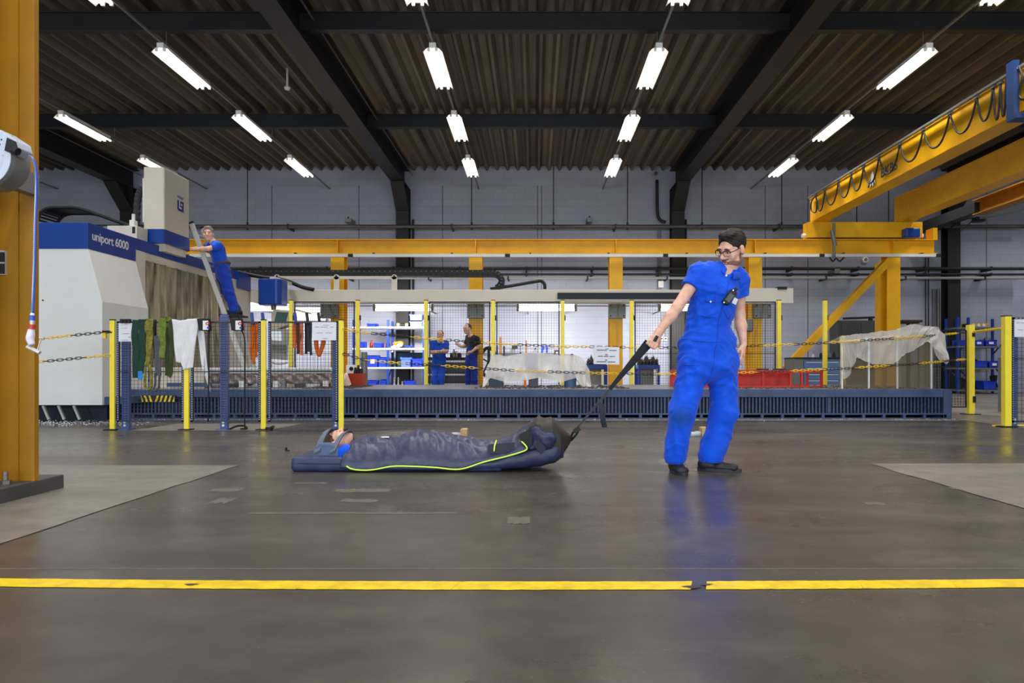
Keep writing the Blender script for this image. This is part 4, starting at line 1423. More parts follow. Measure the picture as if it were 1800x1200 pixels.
for k, px in enumerate((650, 678)):
    t = thing('red_bottle', ['red bottle standing beside the small blue bin', 'red bottle standing by the centre shelf upright'][k], 'bottle', (PX(px, sd_), sd_ + .2, lv[1]))
    b_ = world_loc(t)
    MB().lathe([(0.05, 0.001), (0.05, 0.13), (0.02, 0.17), (0.02, 0.19)], b_, n=14).build('bottle_body', M_REDB, t, smooth='auto')
    MB().lathe([(0.024, 0.19), (0.024, 0.22)], b_, n=12).build('bottle_cap', M_REDB, t)
t = thing('rag_heap', 'white and orange rags hanging over the middle shelf edge', 'rags', (PX(698, sd_), sd_, lv[1]))
f = Field((PX(684, sd_), sd_ - .15, lv[1] - .2), (PX(714, sd_), sd_ + .25, lv[1] + .3), 0.018)
for (px, py, rr) in ((692, 612, 0.06), (690, 618, 0.04), (697, 608, 0.06), (703, 606, 0.07)):
    f.ellip(U(px, py, sd_ - .02), (rr, rr, rr * 0.9), k=0.04)
f.ripple(0.03, 30, 4)
f.build('white_rag', M_WHITE, t)
f = Field((PX(688, sd_), sd_ - .15, lv[1] - .05), (PX(716, sd_), sd_ + .25, lv[1] + .3), 0.018)
for (px, py, rr) in ((696, 604, 0.06), (704, 602, 0.075), (708, 605, 0.05)):
    f.ellip(U(px, py, sd_ + .02), (rr, rr, rr * 0.8), k=0.04)
f.ripple(0.03, 30, 5)
f.build('orange_rag', M_ORANGE, t)
t = thing('teal_machine_cover', 'dark teal box on the lower white shelf behind the bins', 'box', (PX(722, sd_), sd_ + .42, lv[2]))
MB().box(PX(694, sd_), PX(744, sd_), sd_ + .34, sd_ + .55, lv[2] + .001, PZ(619, sd_)).build('box_body', mat('teal_paint', srgb(18, 70, 82), 0.5), t, bevel=0.03)
MB().box(PX(712, sd_), PX(726, sd_), sd_ + .33, sd_ + .345, lv[2] + .2, lv[2] + .3).build('label_plate', M_NAVY, t)
for k in range(2):
    t = thing('white_pack', ['lower white carton between the bottom bins', 'upper white carton between the bottom bins'][k], 'carton', (PX(665, sd_), sd_ + .1, lv[3] + k * 0.07))
    MB().box(PX(662.5, sd_), PX(667.5, sd_), sd_, sd_ + .2, lv[3] + .002 + k * 0.07, lv[3] + .065 + k * 0.07).build('carton_body', M_WOOD, t)
    MB().box(PX(662.5, sd_), PX(667.5, sd_), sd_ - .002, sd_, lv[3] + .02 + k * 0.07, lv[3] + .05 + k * 0.07).build('carton_label', M_WHITE, t)
# shiny tubes standing on the bed in front of the shelving
for k, px in enumerate((693, 700, 707)):
    d = 11.9
    t = thing('steel_pin', ['bright pin on the bed table, the one nearest the bins', 'bright bent pin on the bed table, middle of three', 'short bright pin on the bed table, nearest the crossed-arms man'][k], 'pin', (PX(px, d), d, BZ), 'bright pins on the bed table')
    h = (0.13, 0.13, 0.06)[k]
    b_ = world_loc(t)
    MB().lathe([(0.02, 0), (0.02, 0.02), (0.012, 0.03), (0.012, h), (0.009, h + .01)], b_, n=10).build('pin_body', M_ALU, t, smooth='auto')
    MB().lathe([(0.024, h - .02), (0.024, h - .01)], b_, n=10).build('pin_collar', M_STEEL, t)

# red tool box with pump, on the bed
d = 11.6
t = thing('red_bucket', 'rust red tapered tub of tools standing on the bed table', 'tub', U(628, 680, d))
p = [U(616, 678, d), U(640, 676, d)]
MB().hexa([(PX(618, d), d - .12, BZ), (PX(640, d), d - .12, BZ), (PX(640, d), d + .12, BZ), (PX(618, d), d + .12, BZ),
           (PX(614.5, d), d - .14, PZ(656, d)), (PX(641, d), d - .14, PZ(656, d)), (PX(641, d), d + .14, PZ(656, d)), (PX(614.5, d), d + .14, PZ(656, d))]).build('tub_body', mat('rust_red', srgb(168, 56, 22), 0.5, 0, 0.2, 9), t)
for k, (px, h, rr) in enumerate(((624, 0.10, 0.03), (629, 0.14, 0.025), (634, 0.08, 0.04))):
    MB().cyl((PX(px, d), d, PZ(656, d) - .02), (PX(px + 1, d), d, PZ(656, d) + h), rr, rr * 0.7, n=8).build('tool', M_DARK, t)
MB().box(PX(608, d), PX(624, d), d + .02, d + .1, PZ(656, d), PZ(641, d)).build('white_box', M_WHITE, t)
MB().cyl((PX(617, d), d + .01, PZ(648, d)), (PX(617, d), d + .02, PZ(648, d)), 0.035).build('dial', M_DARK, t)
t = thing('plastic_scrap', 'clear pinkish plastic sheet leaning on the rust red tub', 'plastic sheet', U(610, 680, d - .3))
MB().sheet([[U(604, 683, d - .35), U(617, 675, d - .35)], [U(604, 668, d - .3), U(612, 660, d - .3)], [U(606, 656, d - .2), U(610, 655, d - .2)]], (0, 0.004, 0)).build('sheet', mat('pink_film', srgb(210, 180, 172), 0.3), t)
MB().tube([U(604, 683, d - .355), U(617, 675, d - .355), U(610, 655, d - .2)], 0.004, 5).build('edge', M_WHITE, t)
t = tag(MB().lathe([(0.06, 0), (0.06, 0.9), (0.055, 1.02)], (PX(640.5, 12.6), 12.6, 0), n=14).build('steel_tube', M_GREY, smooth='auto'), 'upright grey steel tube behind the rust red tub', 'tube')

# benches behind the rail
def drawers_bench(name, label, pa, pb, d, ptop, pdraw, body, front):
    t = thing(name, label, 'workbench', ((PX(pa, d) + PX(pb, d)) / 2, d, 0))
    x0, x1, zt = PX(pa, d), PX(pb, d), PZ(ptop, d)
    MB().box(x0, x1, d + .02, d + .6, 0.05, zt - 0.04).build('cabinet_body', body, t)
    MB().box(x0 - .03, x1 + .03, d - .02, d + .65, zt - 0.04, zt).build('bench_top', M_DARK, t)
    prev = zt - 0.05
    for k, py in enumerate(pdraw):
        z = max(PZ(py, d), 0.08)
        dr = MB().box(x0 + .02, x1 - .02, d, d + .03, z + 0.01, prev).build('drawer', front, t)
        MB().box(x0 + .04, x1 - .04, d - .02, d, prev - 0.07, prev - 0.025).build('handle_strip', M_WHITE, dr)
        prev = z
    return t


drawers_bench('drawer_bench', 'dark drawer bench with white handle strips behind the two men', 750, 826, 16.75, 628, (655, 672, 690), M_NAVY, mat('drawer_grey', srgb(70, 76, 82), 0.5))
b_z = PZ(628, 16.75)
for k, (px, h, rr, m) in enumerate(((793, 0.12, 0.03, M_DARK), (798, 0.2, 0.04, M_GREY), (803, 0.16, 0.035, M_STEEL), (808, 0.12, 0.05, M_DARK))):
    t = thing('bench_jar', ['slim dark can on the drawer bench', 'tall grey can on the drawer bench', 'steel can on the drawer bench', 'squat dark can on the drawer bench'][k], 'can', (PX(px, 16.9), 16.9, b_z))
    b_ = world_loc(t)
    MB().lathe([(rr, 0), (rr, h * .7), (rr * .4, h * .85)], b_, n=12).build('can_body', m, t, smooth='auto')
    MB().lathe([(rr * .45, h * .84), (rr * .45, h)], b_, n=10).build('can_cap', M_DARK, t)


def holder_bench(label, pa, pb, d, ptop):
    t = thing('tool_holder_stand', label, 'tool stand', ((PX(pa, d) + PX(pb, d)) / 2, d, 0))
    x0, x1, zt = PX(pa, d), PX(pb, d), PZ(ptop, d)
    MB().box(x0, x1, d - .02, d + .5, zt - 0.10, zt).build('tray', M_SHELFB, t)
    for x in (x0 + .03, x1 - .03):
        for y in (d + .02, d + .46):
            MB().box(x - .03, x + .03, y - .03, y + .03, 0, zt - .1).build('leg', M_SHELFB, t)
    MB().box(x0 + .06, x1 - .06, d + .4, d + .42, 0.15, zt - .1).build('back_panel', M_GREY, t)
    MB().box(x1 - 0.16, x1 - .10, d - .025, d - .0, 0.1, zt - .12).build('white_strip', M_WHITE, t)
    return t, x0, x1, zt


hold_lab = {0: 'stand beside the chain sign', 1: 'stand behind the pulling strap'}
for s_i, (pa, pb) in enumerate(((1031, 1068), (1122, 1160))):
    d = 17.6
    t, x0, x1, zt = holder_bench(['blue stand of black tool holders beside the chain sign', 'blue stand of black tool holders behind the pulling strap'][s_i], pa, pb, d, 641)
    for k in range(6):
        x = x0 + 0.06 + (x1 - x0 - .12) * k / 5
        for row in range(2):
            h = [0.16, 0.20, 0.12, 0.24, 0.15, 0.22][(k + 2 * row + s_i) % 6]
            q = thing('tool_holder', 'black conical tool holder, %s in the %s row of the %s' % (['first', 'second', 'third', 'fourth', 'fifth', 'sixth'][k], ['front', 'back'][row], hold_lab[s_i]), 'tool holder', (x, d + .1 + row * .24, zt), 'black tool holders')
            b_ = world_loc(q)
            MB().lathe([(0.045, 0), (0.045, 0.05), (0.03, 0.055), (0.03, 0.075), (0.045, 0.08), (0.036, h * .8), (0.02, h * .82), (0.018, h)], b_, n=10).build('holder_body', M_DARK, q, smooth='auto')
            MB().lathe([(0.008, h), (0.007, h + .05)], b_, n=8).build('cutter', M_STEEL, q)
# tools hung on a rail in front of the wall
t = thing('tool_rail', 'thin dark tool rail along the wall behind the wrapped workpiece', 'rail', (PX(930, 19.3), 19.4, PZ(612, 19.4)))
d = 19.4
MB().box(PX(800, d), PX(1000, d), d, d + .03, PZ(612.5, d), PZ(611, d)).build('rail_bar', M_GREY, t)
for px in (860, 940):
    MB().box(PX(px, d), PX(px + 2, d), d, HY1, PZ(612.5, d), PZ(611, d)).build('wall_arm', M_GREY, t)
M_BRN = mat('broom_wood', srgb(150, 92, 30), 0.6)
for k, (px, pt, pb, r_, m, lab) in enumerate(((880, 592, 628, 0.03, M_BRN, 'brown broom handle leaning at the wall behind the workpiece'), (925, 598, 624, 0.02, M_BRN, 'thin brown stick standing behind the workpiece film'),
                                             (886, 608, 628, 0.028, M_DARK, 'black rod hanging beside the brown broom handle'), (874, 607, 626, 0.02, M_NAVY, 'dark blue rod hanging beside the fence post'),
                                             (915, 608, 622, 0.015, M_GREY, 'short grey rod hanging on the tool rail'))):
    q = thing('hung_tool', lab, 'tool', U(px, pb, d - r_), 'tools hung along the back wall')
    MB().cyl(U(px, pb, d - r_), U(px, pt, d - r_), r_, n=10).build('shaft', m, q)
    MB().cyl(U(px, pb, d - r_), U(px, pb - 3, d - r_), r_ * 1.5, n=10).build('ferrule', M_DARK, q)
q = thing('hung_tool', 'grey and dark bracket tool hanging behind the workpiece film', 'tool', U(905, 622, d - .06), 'tools hung along the back wall')
MB().box(PX(900, d), PX(910, d), d - .1, d, PZ(613, d), PZ(607, d)).build('head', M_DARK, q)
MB().box(PX(897, d), PX(906, d), d - .08, d, PZ(620, d), PZ(613, d)).build('body', M_GREY, q)
q = thing('hung_tool', 'blue rubber gloves hanging on the tool rail', 'gloves', U(958, 619, d - .06), 'tools hung along the back wall')
for s in (-3.2, 3.2):
    f = MB().ell(U(958 + s, 611, d - .06), (0.04, 0.03, 0.07)).ell(U(957 + s * 1.3, 617, d - .06), (0.03, 0.025, 0.05))
    f.build('glove', M_BIN, q, smooth=True)
q = thing('hung_tool', 'dark round-faced gauge hanging beside the thin fence post', 'gauge', U(979, 622, d - .06), 'tools hung along the back wall')
MB().box(PX(974, d), PX(983, d), d - .1, d, PZ(622, d), PZ(615, d)).build('gauge_case', mat('maroon', srgb(62, 40, 48), 0.5), q)
MB().cyl(U(979, 620, d - .11), U(979, 620, d - .10), 0.03).build('gauge_face', M_WHITE, q)
q = thing('wheel_rim', 'black spoked hand wheel leaning behind the standing man', 'wheel', U(855, 640, 17.2))
cw = U(858, 636, 17.2)
MB().tube([cw + Vector((0.2 * math.sin(w), 0.12 * math.cos(w), 0.36 * math.cos(w))) for w in [k * 2 * math.pi / 28 for k in range(28)]], 0.045, 8, closed=True).build('rim', M_DARK, q, smooth=True)
for k in range(5):
    w = k * 2 * math.pi / 5
    MB().cyl(cw, cw + Vector((0.2 * math.sin(w), 0.12 * math.cos(w), 0.36 * math.cos(w))), 0.02, n=6).build('spoke', M_DARK, q)

# ------------------------------------------------------------------ left workpiece on the bed
wp = thing('wrapped_workpiece', 'long film-wrapped workpiece with a white top bar on the bed behind the fence', 'workpiece', U(440, 682, 10.9))
d = 10.9
x0, x1 = PX(296, d), PX(583, d)
MB().box(x0, x1, d - .02, d + .35, PZ(656, d), PZ(646, d)).build('top_bar', M_WHITEP, wp, bevel=0.008)
MB().box(x0, x1, d - .03, d - .02, PZ(652.5, d), PZ(651, d)).build('bar_groove', M_NAVY, wp)
MB().box(x0 + .02, x1 - .02, d + .06, d + .33, BZ + .08, PZ(656, d)).build('core_block', mat('brown_casting', srgb(112, 92, 84), 0.5, 0, 0.5, 14, col2=srgb(70, 58, 56)), wp)
M_CRINK = mat('crinkled_wrap', srgb(168, 152, 146), 0.22, 0.25, 0.7, 12, col2=srgb(92, 78, 74), bump=1.0, bscale=22, spec=0.9)
rows = []
nu, nv = 110, 9
r = np.random.default_rng(5)
ph = r.uniform(0, 6, (6,))
for j in range(nv):
    v = j / (nv - 1)
    row = []
    for i in range(nu):
        u = i / (nu - 1)
        x = x0 + (x1 - x0) * u
        y = d - 0.01 - 0.02 * math.sin(26 * u + ph[0] + 3 * v) * v - 0.015 * math.sin(61 * u + ph[1] + 5 * v) - 0.012 * math.sin(97 * u - 7 * v + ph[2])
        row.append((x, y, PZ(656, d) - (PZ(656, d) - BZ - .05) * v))
    rows.append(row)
MB().sheet(rows, (0, 0.004, 0)).build('film_wrap', M_CRINK, wp, smooth=True)
for px in (485, 498, 572, 425):
    MB().box(PX(px, d - .15) - .035, PX(px, d - .15) + .035, d - .17, d - .09, BZ, BZ + .10).build('clamp_block', M_WHITEP if px != 498 else M_STEEL, wp)
for px in (330, 400, 460, 520, 565):
    MB().box(PX(px, d) - .06, PX(px, d) + .06, d + .1, d + .3, BZ, BZ + .09).build('support_block', M_GREY, wp)

# ------------------------------------------------------------------ centre workpiece under clear film
d = 10.9
cw_ = thing('covered_workpiece', 'workpiece fixtures under a white translucent film tent on the bed', 'workpiece', U(945, 684, d))
M_TEAL = mat('fixture_teal', srgb(44, 62, 76), 0.5)
M_FIX = mat('fixture_blue', srgb(70, 96, 140), 0.45)
MB().box(PX(859, d), PX(884, d), d, d + .3, BZ, PZ(662, d)).build('fixture_block', M_TEAL, cw_, bevel=0.01)
MB().box(PX(929, d), PX(946, d), d, d + .3, BZ, PZ(662, d)).build('fixture_block', mat('fixture_slate', srgb(74, 72, 96), 0.5), cw_, bevel=0.01)
MB().cyl((PX(1003, d), d + .12, BZ), (PX(1003, d), d + .12, PZ(659, d)), 0.10, n=18).cyl((PX(1003, d), d + .12, PZ(659, d)), (PX(1003, d), d + .12, PZ(655, d)), 0.115, n=18).build('fixture_drum', M_FIX, cw_)
MB().box(PX(855, d), PX(1025, d), d + .06, d + .3, PZ(662, d), PZ(652, d)).build('cross_plate', mat('pale_casting', srgb(176, 176, 188), 0.5), cw_)
MB().box(PX(923, d), PX(945, d), d + .05, d + .25, PZ(652, d), PZ(621, d)).build('centre_riser', mat('riser_blue', srgb(150, 158, 196), 0.4), cw_, bevel=0.008)
for px in (868, 1006):
    MB().cyl((PX(px, d), d + .12, PZ(655, d)), (PX(px, d), d + .12, PZ(624, d)), 0.02, n=10).build('tent_post', M_ALU, cw_)
    MB().ell((PX(px, d), d + .12, PZ(624, d)), (0.025, .025, .025)).build('post_knob', M_DARK, cw_)
MB().box(PX(923, d) - .02, PX(923, d) + .02, d + .0, d + .05, BZ, PZ(666, d)).build('dark_clamp', M_ORANGE, cw_)


def drape(contour_top, contour_bot, y_top, y_bot, nu, nv, seed, amp, fold, thick=(0, 0.003, 0), zmin=BZ + 0.004):
    """sheet hung between two pixel contours (given as 3D points) with vertical folds"""
    r = np.random.default_rng(seed)
    ph = r.uniform(0, 6, 8)

    def at(c, u):
        k = u * (len(c) - 1)
        i = min(int(k), len(c) - 2)
        return c[i].lerp(c[i + 1], k - i)
    rows = []
    for j in range(nv):
        v = j / (nv - 1)
        row = []
        for i in range(nu):
            u = i / (nu - 1)
            p = at(contour_top, u).lerp(at(contour_bot, u), v)
            w = math.sin(fold * u + 2.5 * math.sin(3 * v + ph[0]) + ph[1]) + 0.7 * math.sin(fold * 2.3 * u + 4 * v + ph[2]) + 0.5 * math.sin(fold * 0.6 * u - 9 * v + ph[3]) + 0.4 * math.sin(fold * 4.1 * u + 11 * v * math.sin(5 * u + ph[4]))
            p = p + Vector((0.3 * amp * math.sin(7 * v + fold * u), -amp * w * (0.25 + 0.75 * v), 0.25 * amp * w * (1 - v)))
            p.z = max(p.z, zmin)
            row.append(p)
        rows.append(row)
    return MB().sheet(rows, thick)


M_TENT = film_mat('milky_film', srgb(242, 240, 234), 0.42, 0.16)
top = [U(p, q, d) for p, q in ((856, 645), (866, 622), (890, 626), (923, 620), (945, 620), (985, 624), (1010, 624), (1024, 629), (1036, 650))]
bot = [U(p, q, d - .1) for p, q in ((847, 686), (862, 664), (890, 672), (923, 668), (946, 664), (985, 672), (1012, 664), (1026, 682), (1040, 684))]
drape(top, bot, d, d, 150, 44, 3, 0.014, 34, None).build('film_front', M_TENT, cw_, smooth=True)
bot2 = [p + Vector((0, 0.6, 0)) for p in bot]
drape(top, bot2, d, d, 80, 24, 6, 0.016, 26, None).build('film_back', M_TENT, cw_, smooth=True)
t = thing('black_mat', 'thin black mat lying on the bed in front of the yellow column', 'mat', U(1075, 681, 10.9))
MB().add([U(1050, 677.5, 11.6), U(1088, 680, 11.0), U(1108, 686, 10.2), U(1060, 681, 11.0)], [(0, 1, 2, 3)]).build('mat_sheet', M_DARK, t)
for o_ in t.children:
    for v in o_.data.vertices:
        v.co.z = BZ + 0.006 - t.location.z
t.location.z = t.location.z

# ------------------------------------------------------------------ red frame on the bed
d = 10.6
rfm = thing('red_trestle', 'red welded steel frame standing on the bed among chips', 'steel frame', U(1370, 684, d))
x0, x1 = PX(1190, d), PX(1446, d)
zb, zt = BZ, PZ(650, d)
for (yy) in (d, d + .55):
    MB().box(x0, x1, yy - .025, yy + .025, zt - .045, zt).build('top_bar', M_RED, rfm)
    MB().box(x0, x1, yy - .025, yy + .025, zb, zb + .03).build('bottom_bar', M_RED, rfm)
    for px in (1192, 1262, 1341, 1389, 1409, 1444):
        x = PX(px, d)
        MB().box(x - .016, x + .016, yy - .02, yy + .02, zb + .03, zt - .045).build('upright', M_RED, rfm)
for px in (1192, 1262, 1341, 1408):
    x = PX(px, d)
    MB().box(x - .02, x + .02, d, d + .55, zt - .04, zt - .005).build('cross_bar', M_RED, rfm)
MB().box(x0, PX(1408, d), d + .515, d + .527, zb + .03, zt - .045).build('back_sheet', M_RED, rfm)
for px, w in ((1344, 7), (1374, 7)):
    MB().box(PX(px, d), PX(px + w, d) + .04, d + .1, d + .4, zt, zt + .02).build('pad', M_NAVY, rfm)

# ------------------------------------------------------------------ cabinets at the back right
d = 15.2
t = thing('blue_drawer_cabinet', 'pale blue drawer cabinet behind the red frame', 'cabinet', U(1430, 690, d))
x0, x1, zt = PX(1404, d), PX(1478, d), PZ(631, d)
MB().box(x0, x1, d + .03, d + .6, 0.03, zt).build('cabinet_body', mat('cabinet_blue', srgb(92, 122, 172), 0.4), t)
MB().box(x0 - .1, x1 + .02, d - .01, d + .62, zt, zt + .04).build('cabinet_top', M_DARK, t)
n = 6
for half in range(2):
    xa, xb = (x0 + .12, PX(1448, d)) if half == 0 else (PX(1450, d), x1 - .02)
    for k in range(n):
        z0_ = 0.06 + (zt - .1) * k / n
        z1_ = 0.06 + (zt - .1) * (k + 1) / n - .012
        dr = MB().box(xa, xb, d, d + .03, z0_, z1_).build('drawer', MATS['cabinet_blue'], t)
        MB().box(xa + .04, xb - .04, d - .015, d, z1_ - .03, z1_ - .012).build('handle_strip', M_ALU, dr)
MB().box(x0 - .1, x0 + .1, d + .0, d + .6, 0.0, zt).build('side_panel', M_GREY, t)
for k, (px, h, m, lab) in enumerate(((1429, 0.06, M_WHITE, 'white cup on the pale blue cabinet'), (1443, 0.09, M_DARK, 'dark can on the pale blue cabinet'), (1459, 0.09, M_GREY, 'grey can on the pale blue cabinet'), (1466, 0.10, M_DARK, 'black bottle on the pale blue cabinet'))):
    q = thing('cabinet_can', lab, 'can', (PX(px, d + .2), d + .2, zt + .04))
    b_ = world_loc(q)
    MB().lathe([(0.03, 0), (0.034, h * .8), (0.02, h * .9), (0.02, h)], b_, n=12).build('can_body', m, q, smooth='auto')
    MB().lathe([(0.022, h), (0.022, h + .012)], b_, n=10).build('can_cap', m, q)
d = 18.9
t = thing('grey_locker', 'dark grey two-door locker against the wall by the crane column', 'locker', U(1511, 690, d))
x0, x1, zt = PX(1473, d), PX(1550, d), PZ(563, d)
MB().box(x0, x1, d + .02, d + .55, 0.02, zt).build('locker_body', mat('locker_grey', srgb(66, 70, 72), 0.5), t, bevel=0.01)
for xa, xb in ((x0 + .12, (x0 + x1) / 2 + .03), ((x0 + x1) / 2 + .045, x1 - .02)):
    dr = MB().box(xa, xb, d, d + .02, 0.08, zt - .06).build('locker_door', MATS['locker_grey'], t, bevel=0.005)
    MB().box(xb - .1, xb - .07, d - .02, d, 1.0, 1.15).build('handle', M_GREY, dr)
q = tag(MB().cyl(U(1482, 562, d + .2) + Vector((0, 0, .04)), U(1537, 560, d + .2) + Vector((0, 0, .04)), 0.03, n=8).box(PX(1534, d), PX(1539, d), d + .15, d + .25, zt, zt + .1).build('black_bar', M_DARK), 'black bar lying on the grey locker', 'bar')
q = tag(MB().box(PX(1588, 18), PX(1622, 18), 18.0, 18.4, PZ(566, 18), PZ(562, 18)).box(PX(1590, 18), PX(1618, 18), 18.05, 18.35, PZ(568, 18), PZ(566, 18)).box(PX(1602, 18), PX(1606, 18), 18.15, 18.25, 0, PZ(568, 18)).build('brown_stand', mat('dark_brown', srgb(60, 34, 26), 0.6)), 'dark brown stand behind the plastic-draped enclosure', 'stand')

# ------------------------------------------------------------------ plastic-draped glazed enclosure at the bed end
d = 10.05
en = thing('glazed_enclosure', 'glazed enclosure with aluminium posts draped with clear plastic at the bed end', 'enclosure', U(1570, 684, d))
zt = PZ(600, d)
xs = [PX(p, d) for p in (1480, 1527, 1577, 1637)]
ztop = [PZ(p, d) for p in (600, 600, 590, 577)]
for x, z in zip(xs, ztop):
    MB().box(x - .013, x + .013, d - .013, d + .013, BZ, z).build('post', M_ALU, en, bevel=0.003)
for x, z in zip(xs[3:], ztop[3:]):
    MB().box(x - .013, x + .013, d + .85, d + .876, BZ, z).build('post', M_ALU, en)
    MB().box(x - .012, x + .012, d, d + .87, z - .025, z).build('rail', M_ALU, en)
for a, b_, za, zb_ in zip(xs[:-1], xs[1:], ztop[:-1], ztop[1:]):
    MB().prism([(a + .02, BZ + .01), (b_ - .02, BZ + .01), (b_ - .02, zb_ - .01), (a + .02, za - .01)], 'y', d - .005, d + .005).build('pane', M_GLASS, en)
MB().beam((xs[0], d, ztop[0]), (xs[2], d, ztop[2]), .02, .02).beam((xs[2], d, ztop[2]), (xs[3], d, ztop[3]), .02, .02).build('top_rail', M_ALU, en)
top = [U(p, q, d - .045) for p, q in ((1476, 592), (1490, 589), (1515, 586), (1545, 583), (1580, 578), (1600, 570), (1622, 572), (1645, 575), (1660, 588))]
bot = [U(p, q, d - .10) for p, q in ((1482, 668), (1494, 660), (1505, 628), (1535, 640), (1570, 640), (1592, 622), (1605, 616), (1630, 600), (1668, 632))]
drape(top, bot, d, d, 200, 60, 9, 0.020, 40, None).build('plastic_drape', M_FILM, en, smooth=True)
back = [p + Vector((0, 0.75, -0.1)) for p in top]
drape(top, back, d, d, 100, 20, 12, 0.02, 30, None).build('plastic_top', M_FILM, en, smooth=True)
side_t = [U(1632, 577, d), U(1645, 573, d + .4), U(1655, 580, d + .85)]
side_b = [U(1650, 632, d), U(1664, 640, d + .4), U(1668, 634, d + .85)]
drape(side_t, side_b, d, d, 60, 40, 15, 0.02, 18, None).build('plastic_side', M_FILM, en, smooth=True)

# yellow posts standing behind the bed at its right end
for px, pt in ((1482, 645),):
    x = PX(px, 12.6)
    q = thing('guard_post', 'short yellow post behind the plastic-draped enclosure', 'post', (x, 12.6, 0))
    MB().box(x - .035, x + .035, 12.56, 12.64, 0, PZ(590, 12.6)).build('post_body', M_POSTY, q)
    MB().box(x - .08, x + .08, 12.5, 12.7, 0, .012).build('foot_plate', M_DARK, q)

# ------------------------------------------------------------------ right-hand blue shelving
d = 18.9
x0, x1 = PX(1682, d), PX(1770, d)
lv2 = [PZ(p, d) for p in (575, 608, 646)] + [0.12]
shelving('shelving_unit', 'dark blue shelving unit with wooden box on top beyond the gate posts', x0, x1, d, 19.45, PZ(558, d), lv2, (PX(1684, d), PX(1702, d), PX(1768, d)), M_GREY)
t = thing('wooden_tray', 'pale wooden tray with round holes on top of the dark blue shelving', 'tray', U(1722, 574, d))
MB().box(PX(1703, d), PX(1741, d), d + .02, d + .4, lv2[0] + .001, lv2[0] + .12).build('tray_body', M_WOOD, t, bevel=0.006)
for k in range(3):
    c = Vector((PX(1712 + 9 * k, d), d + .01, lv2[0] + .06))
    MB().cyl(c, c + Vector((0, .02, 0)), 0.04).build('hole_ring', M_WHITE, t)
MB().box(PX(1699, d), PX(1703, d), d + .05, d + .2, lv2[0] + .001, lv2[0] + .09).build('side_block', M_DARK, t)
G = 'bins on the dark blue shelving'
make_bin('blue bin with a card on the upper right shelf, first of two', PX(1712, d), PX(1731, d), d + .02, d + .35, lv2[1] + .001, PZ(597, d), M_BIN, 1, G)
make_bin('blue bin with a card on the upper right shelf, second of two', PX(1733, d), PX(1753, d), d + .02, d + .35, lv2[1] + .001, PZ(597, d), M_BIN, 1, G)
make_bin('blue bin on the middle right shelf, first of two', PX(1714, d), PX(1737, d), d + .02, d + .35, lv2[2] + .001, PZ(634, d), M_BIN, None, G)
make_bin('blue bin with a card on the middle right shelf, second of two', PX(1739, d), PX(1758, d), d + .02, d + .35, lv2[2] + .001, PZ(634, d), M_BIN, 1, G)
make_bin('wide blue bin at the bottom of the dark blue shelving', PX(1729, d), PX(1752, d), d + .02, d + .35, lv2[3] + .001, PZ(669, d), M_BIN, None, G)
make_bin('blue bin in the narrow bay of the dark blue shelving', PX(1686, d), PX(1700, d), d + .02, d + .35, lv2[1] + .001, PZ(597, d), M_BIN, None, G)
for k, (px, lv_, h, lab) in enumerate(((1735, 1, .25, 'grey metal part piled on the upper right shelf'), (1720, 2, .22, 'heap of dark parts behind the middle right bins'), (1748, 3, .4, 'bundle of dark hoses at the bottom of the dark blue shelving'), (1715, 3, .2, 'dark toolbox at the bottom of the dark blue shelving'), (1692, 3, .35, 'dark part standing in the narrow bay'))):
    q = thing('spare_part', lab, 'part', (PX(px, d + .45), d + .45, lv2[lv_]))
    b_ = world_loc(q)
    f = MB()
    rr = random.Random(k)
    for j in range(5):
        f.cyl(b_ + Vector((rr.uniform(-.12, .12), rr.uniform(-.03, .03), 0.001)), b_ + Vector((rr.uniform(-.12, .12), rr.uniform(-.03, .03), h * rr.uniform(.6, 1))), rr.uniform(.03, .06), n=8)
    f.build('part_body', M_DARK if k else M_GREY, q)
    MB().box(b_.x - .08, b_.x + .08, b_.y - .05, b_.y + .05, b_.z + .001, b_.z + .05).build('part_base', M_GREY, q)

# small fittings on the columns and wall behind the pulling man
t = thing('paper_dispenser', 'grey dispenser fixed to the yellow column beside the pulling man', 'dispenser', U(1316, 583, 16.3))
MB().box(PX(1309, 16.3), PX(1323, 16.3), 16.22, 16.4, PZ(583, 16.3), PZ(560, 16.3)).build('dispenser_body', M_GREY, t, bevel=0.03)
MB().box(PX(1309, 16.3) - .01, PX(1312, 16.3), 16.24, 16.38, PZ(576, 16.3), PZ(568, 16.3)).build('dispenser_slot', M_WHITE, t)
for k, px in enumerate((1163, 1170)):
    t = thing('wall_socket', ['white wall socket on the left below the pulling hand', 'white wall socket on the right below the pulling hand'][k], 'socket', U(px, 598, 19.75))
    MB().box(PX(px - 2.5, 19.75), PX(px + 2.5, 19.75), 19.72, 19.8, PZ(599, 19.75), PZ(592, 19.75)).build('socket_plate', M_WHITE, t)
    MB().box(PX(px - 1.2, 19.75), PX(px + 1.2, 19.75), 19.71, 19.73, PZ(596.5, 19.75), PZ(594, 19.75)).build('plug', M_DARK, t)
    MB().cyl((PX(px - 1, 19.78), 19.78, PZ(592, 19.75)), (PX(px - 1, 19.78), 19.78, PZ(548, 19.75)), 0.01, n=6).build('cable', M_GREY, t)
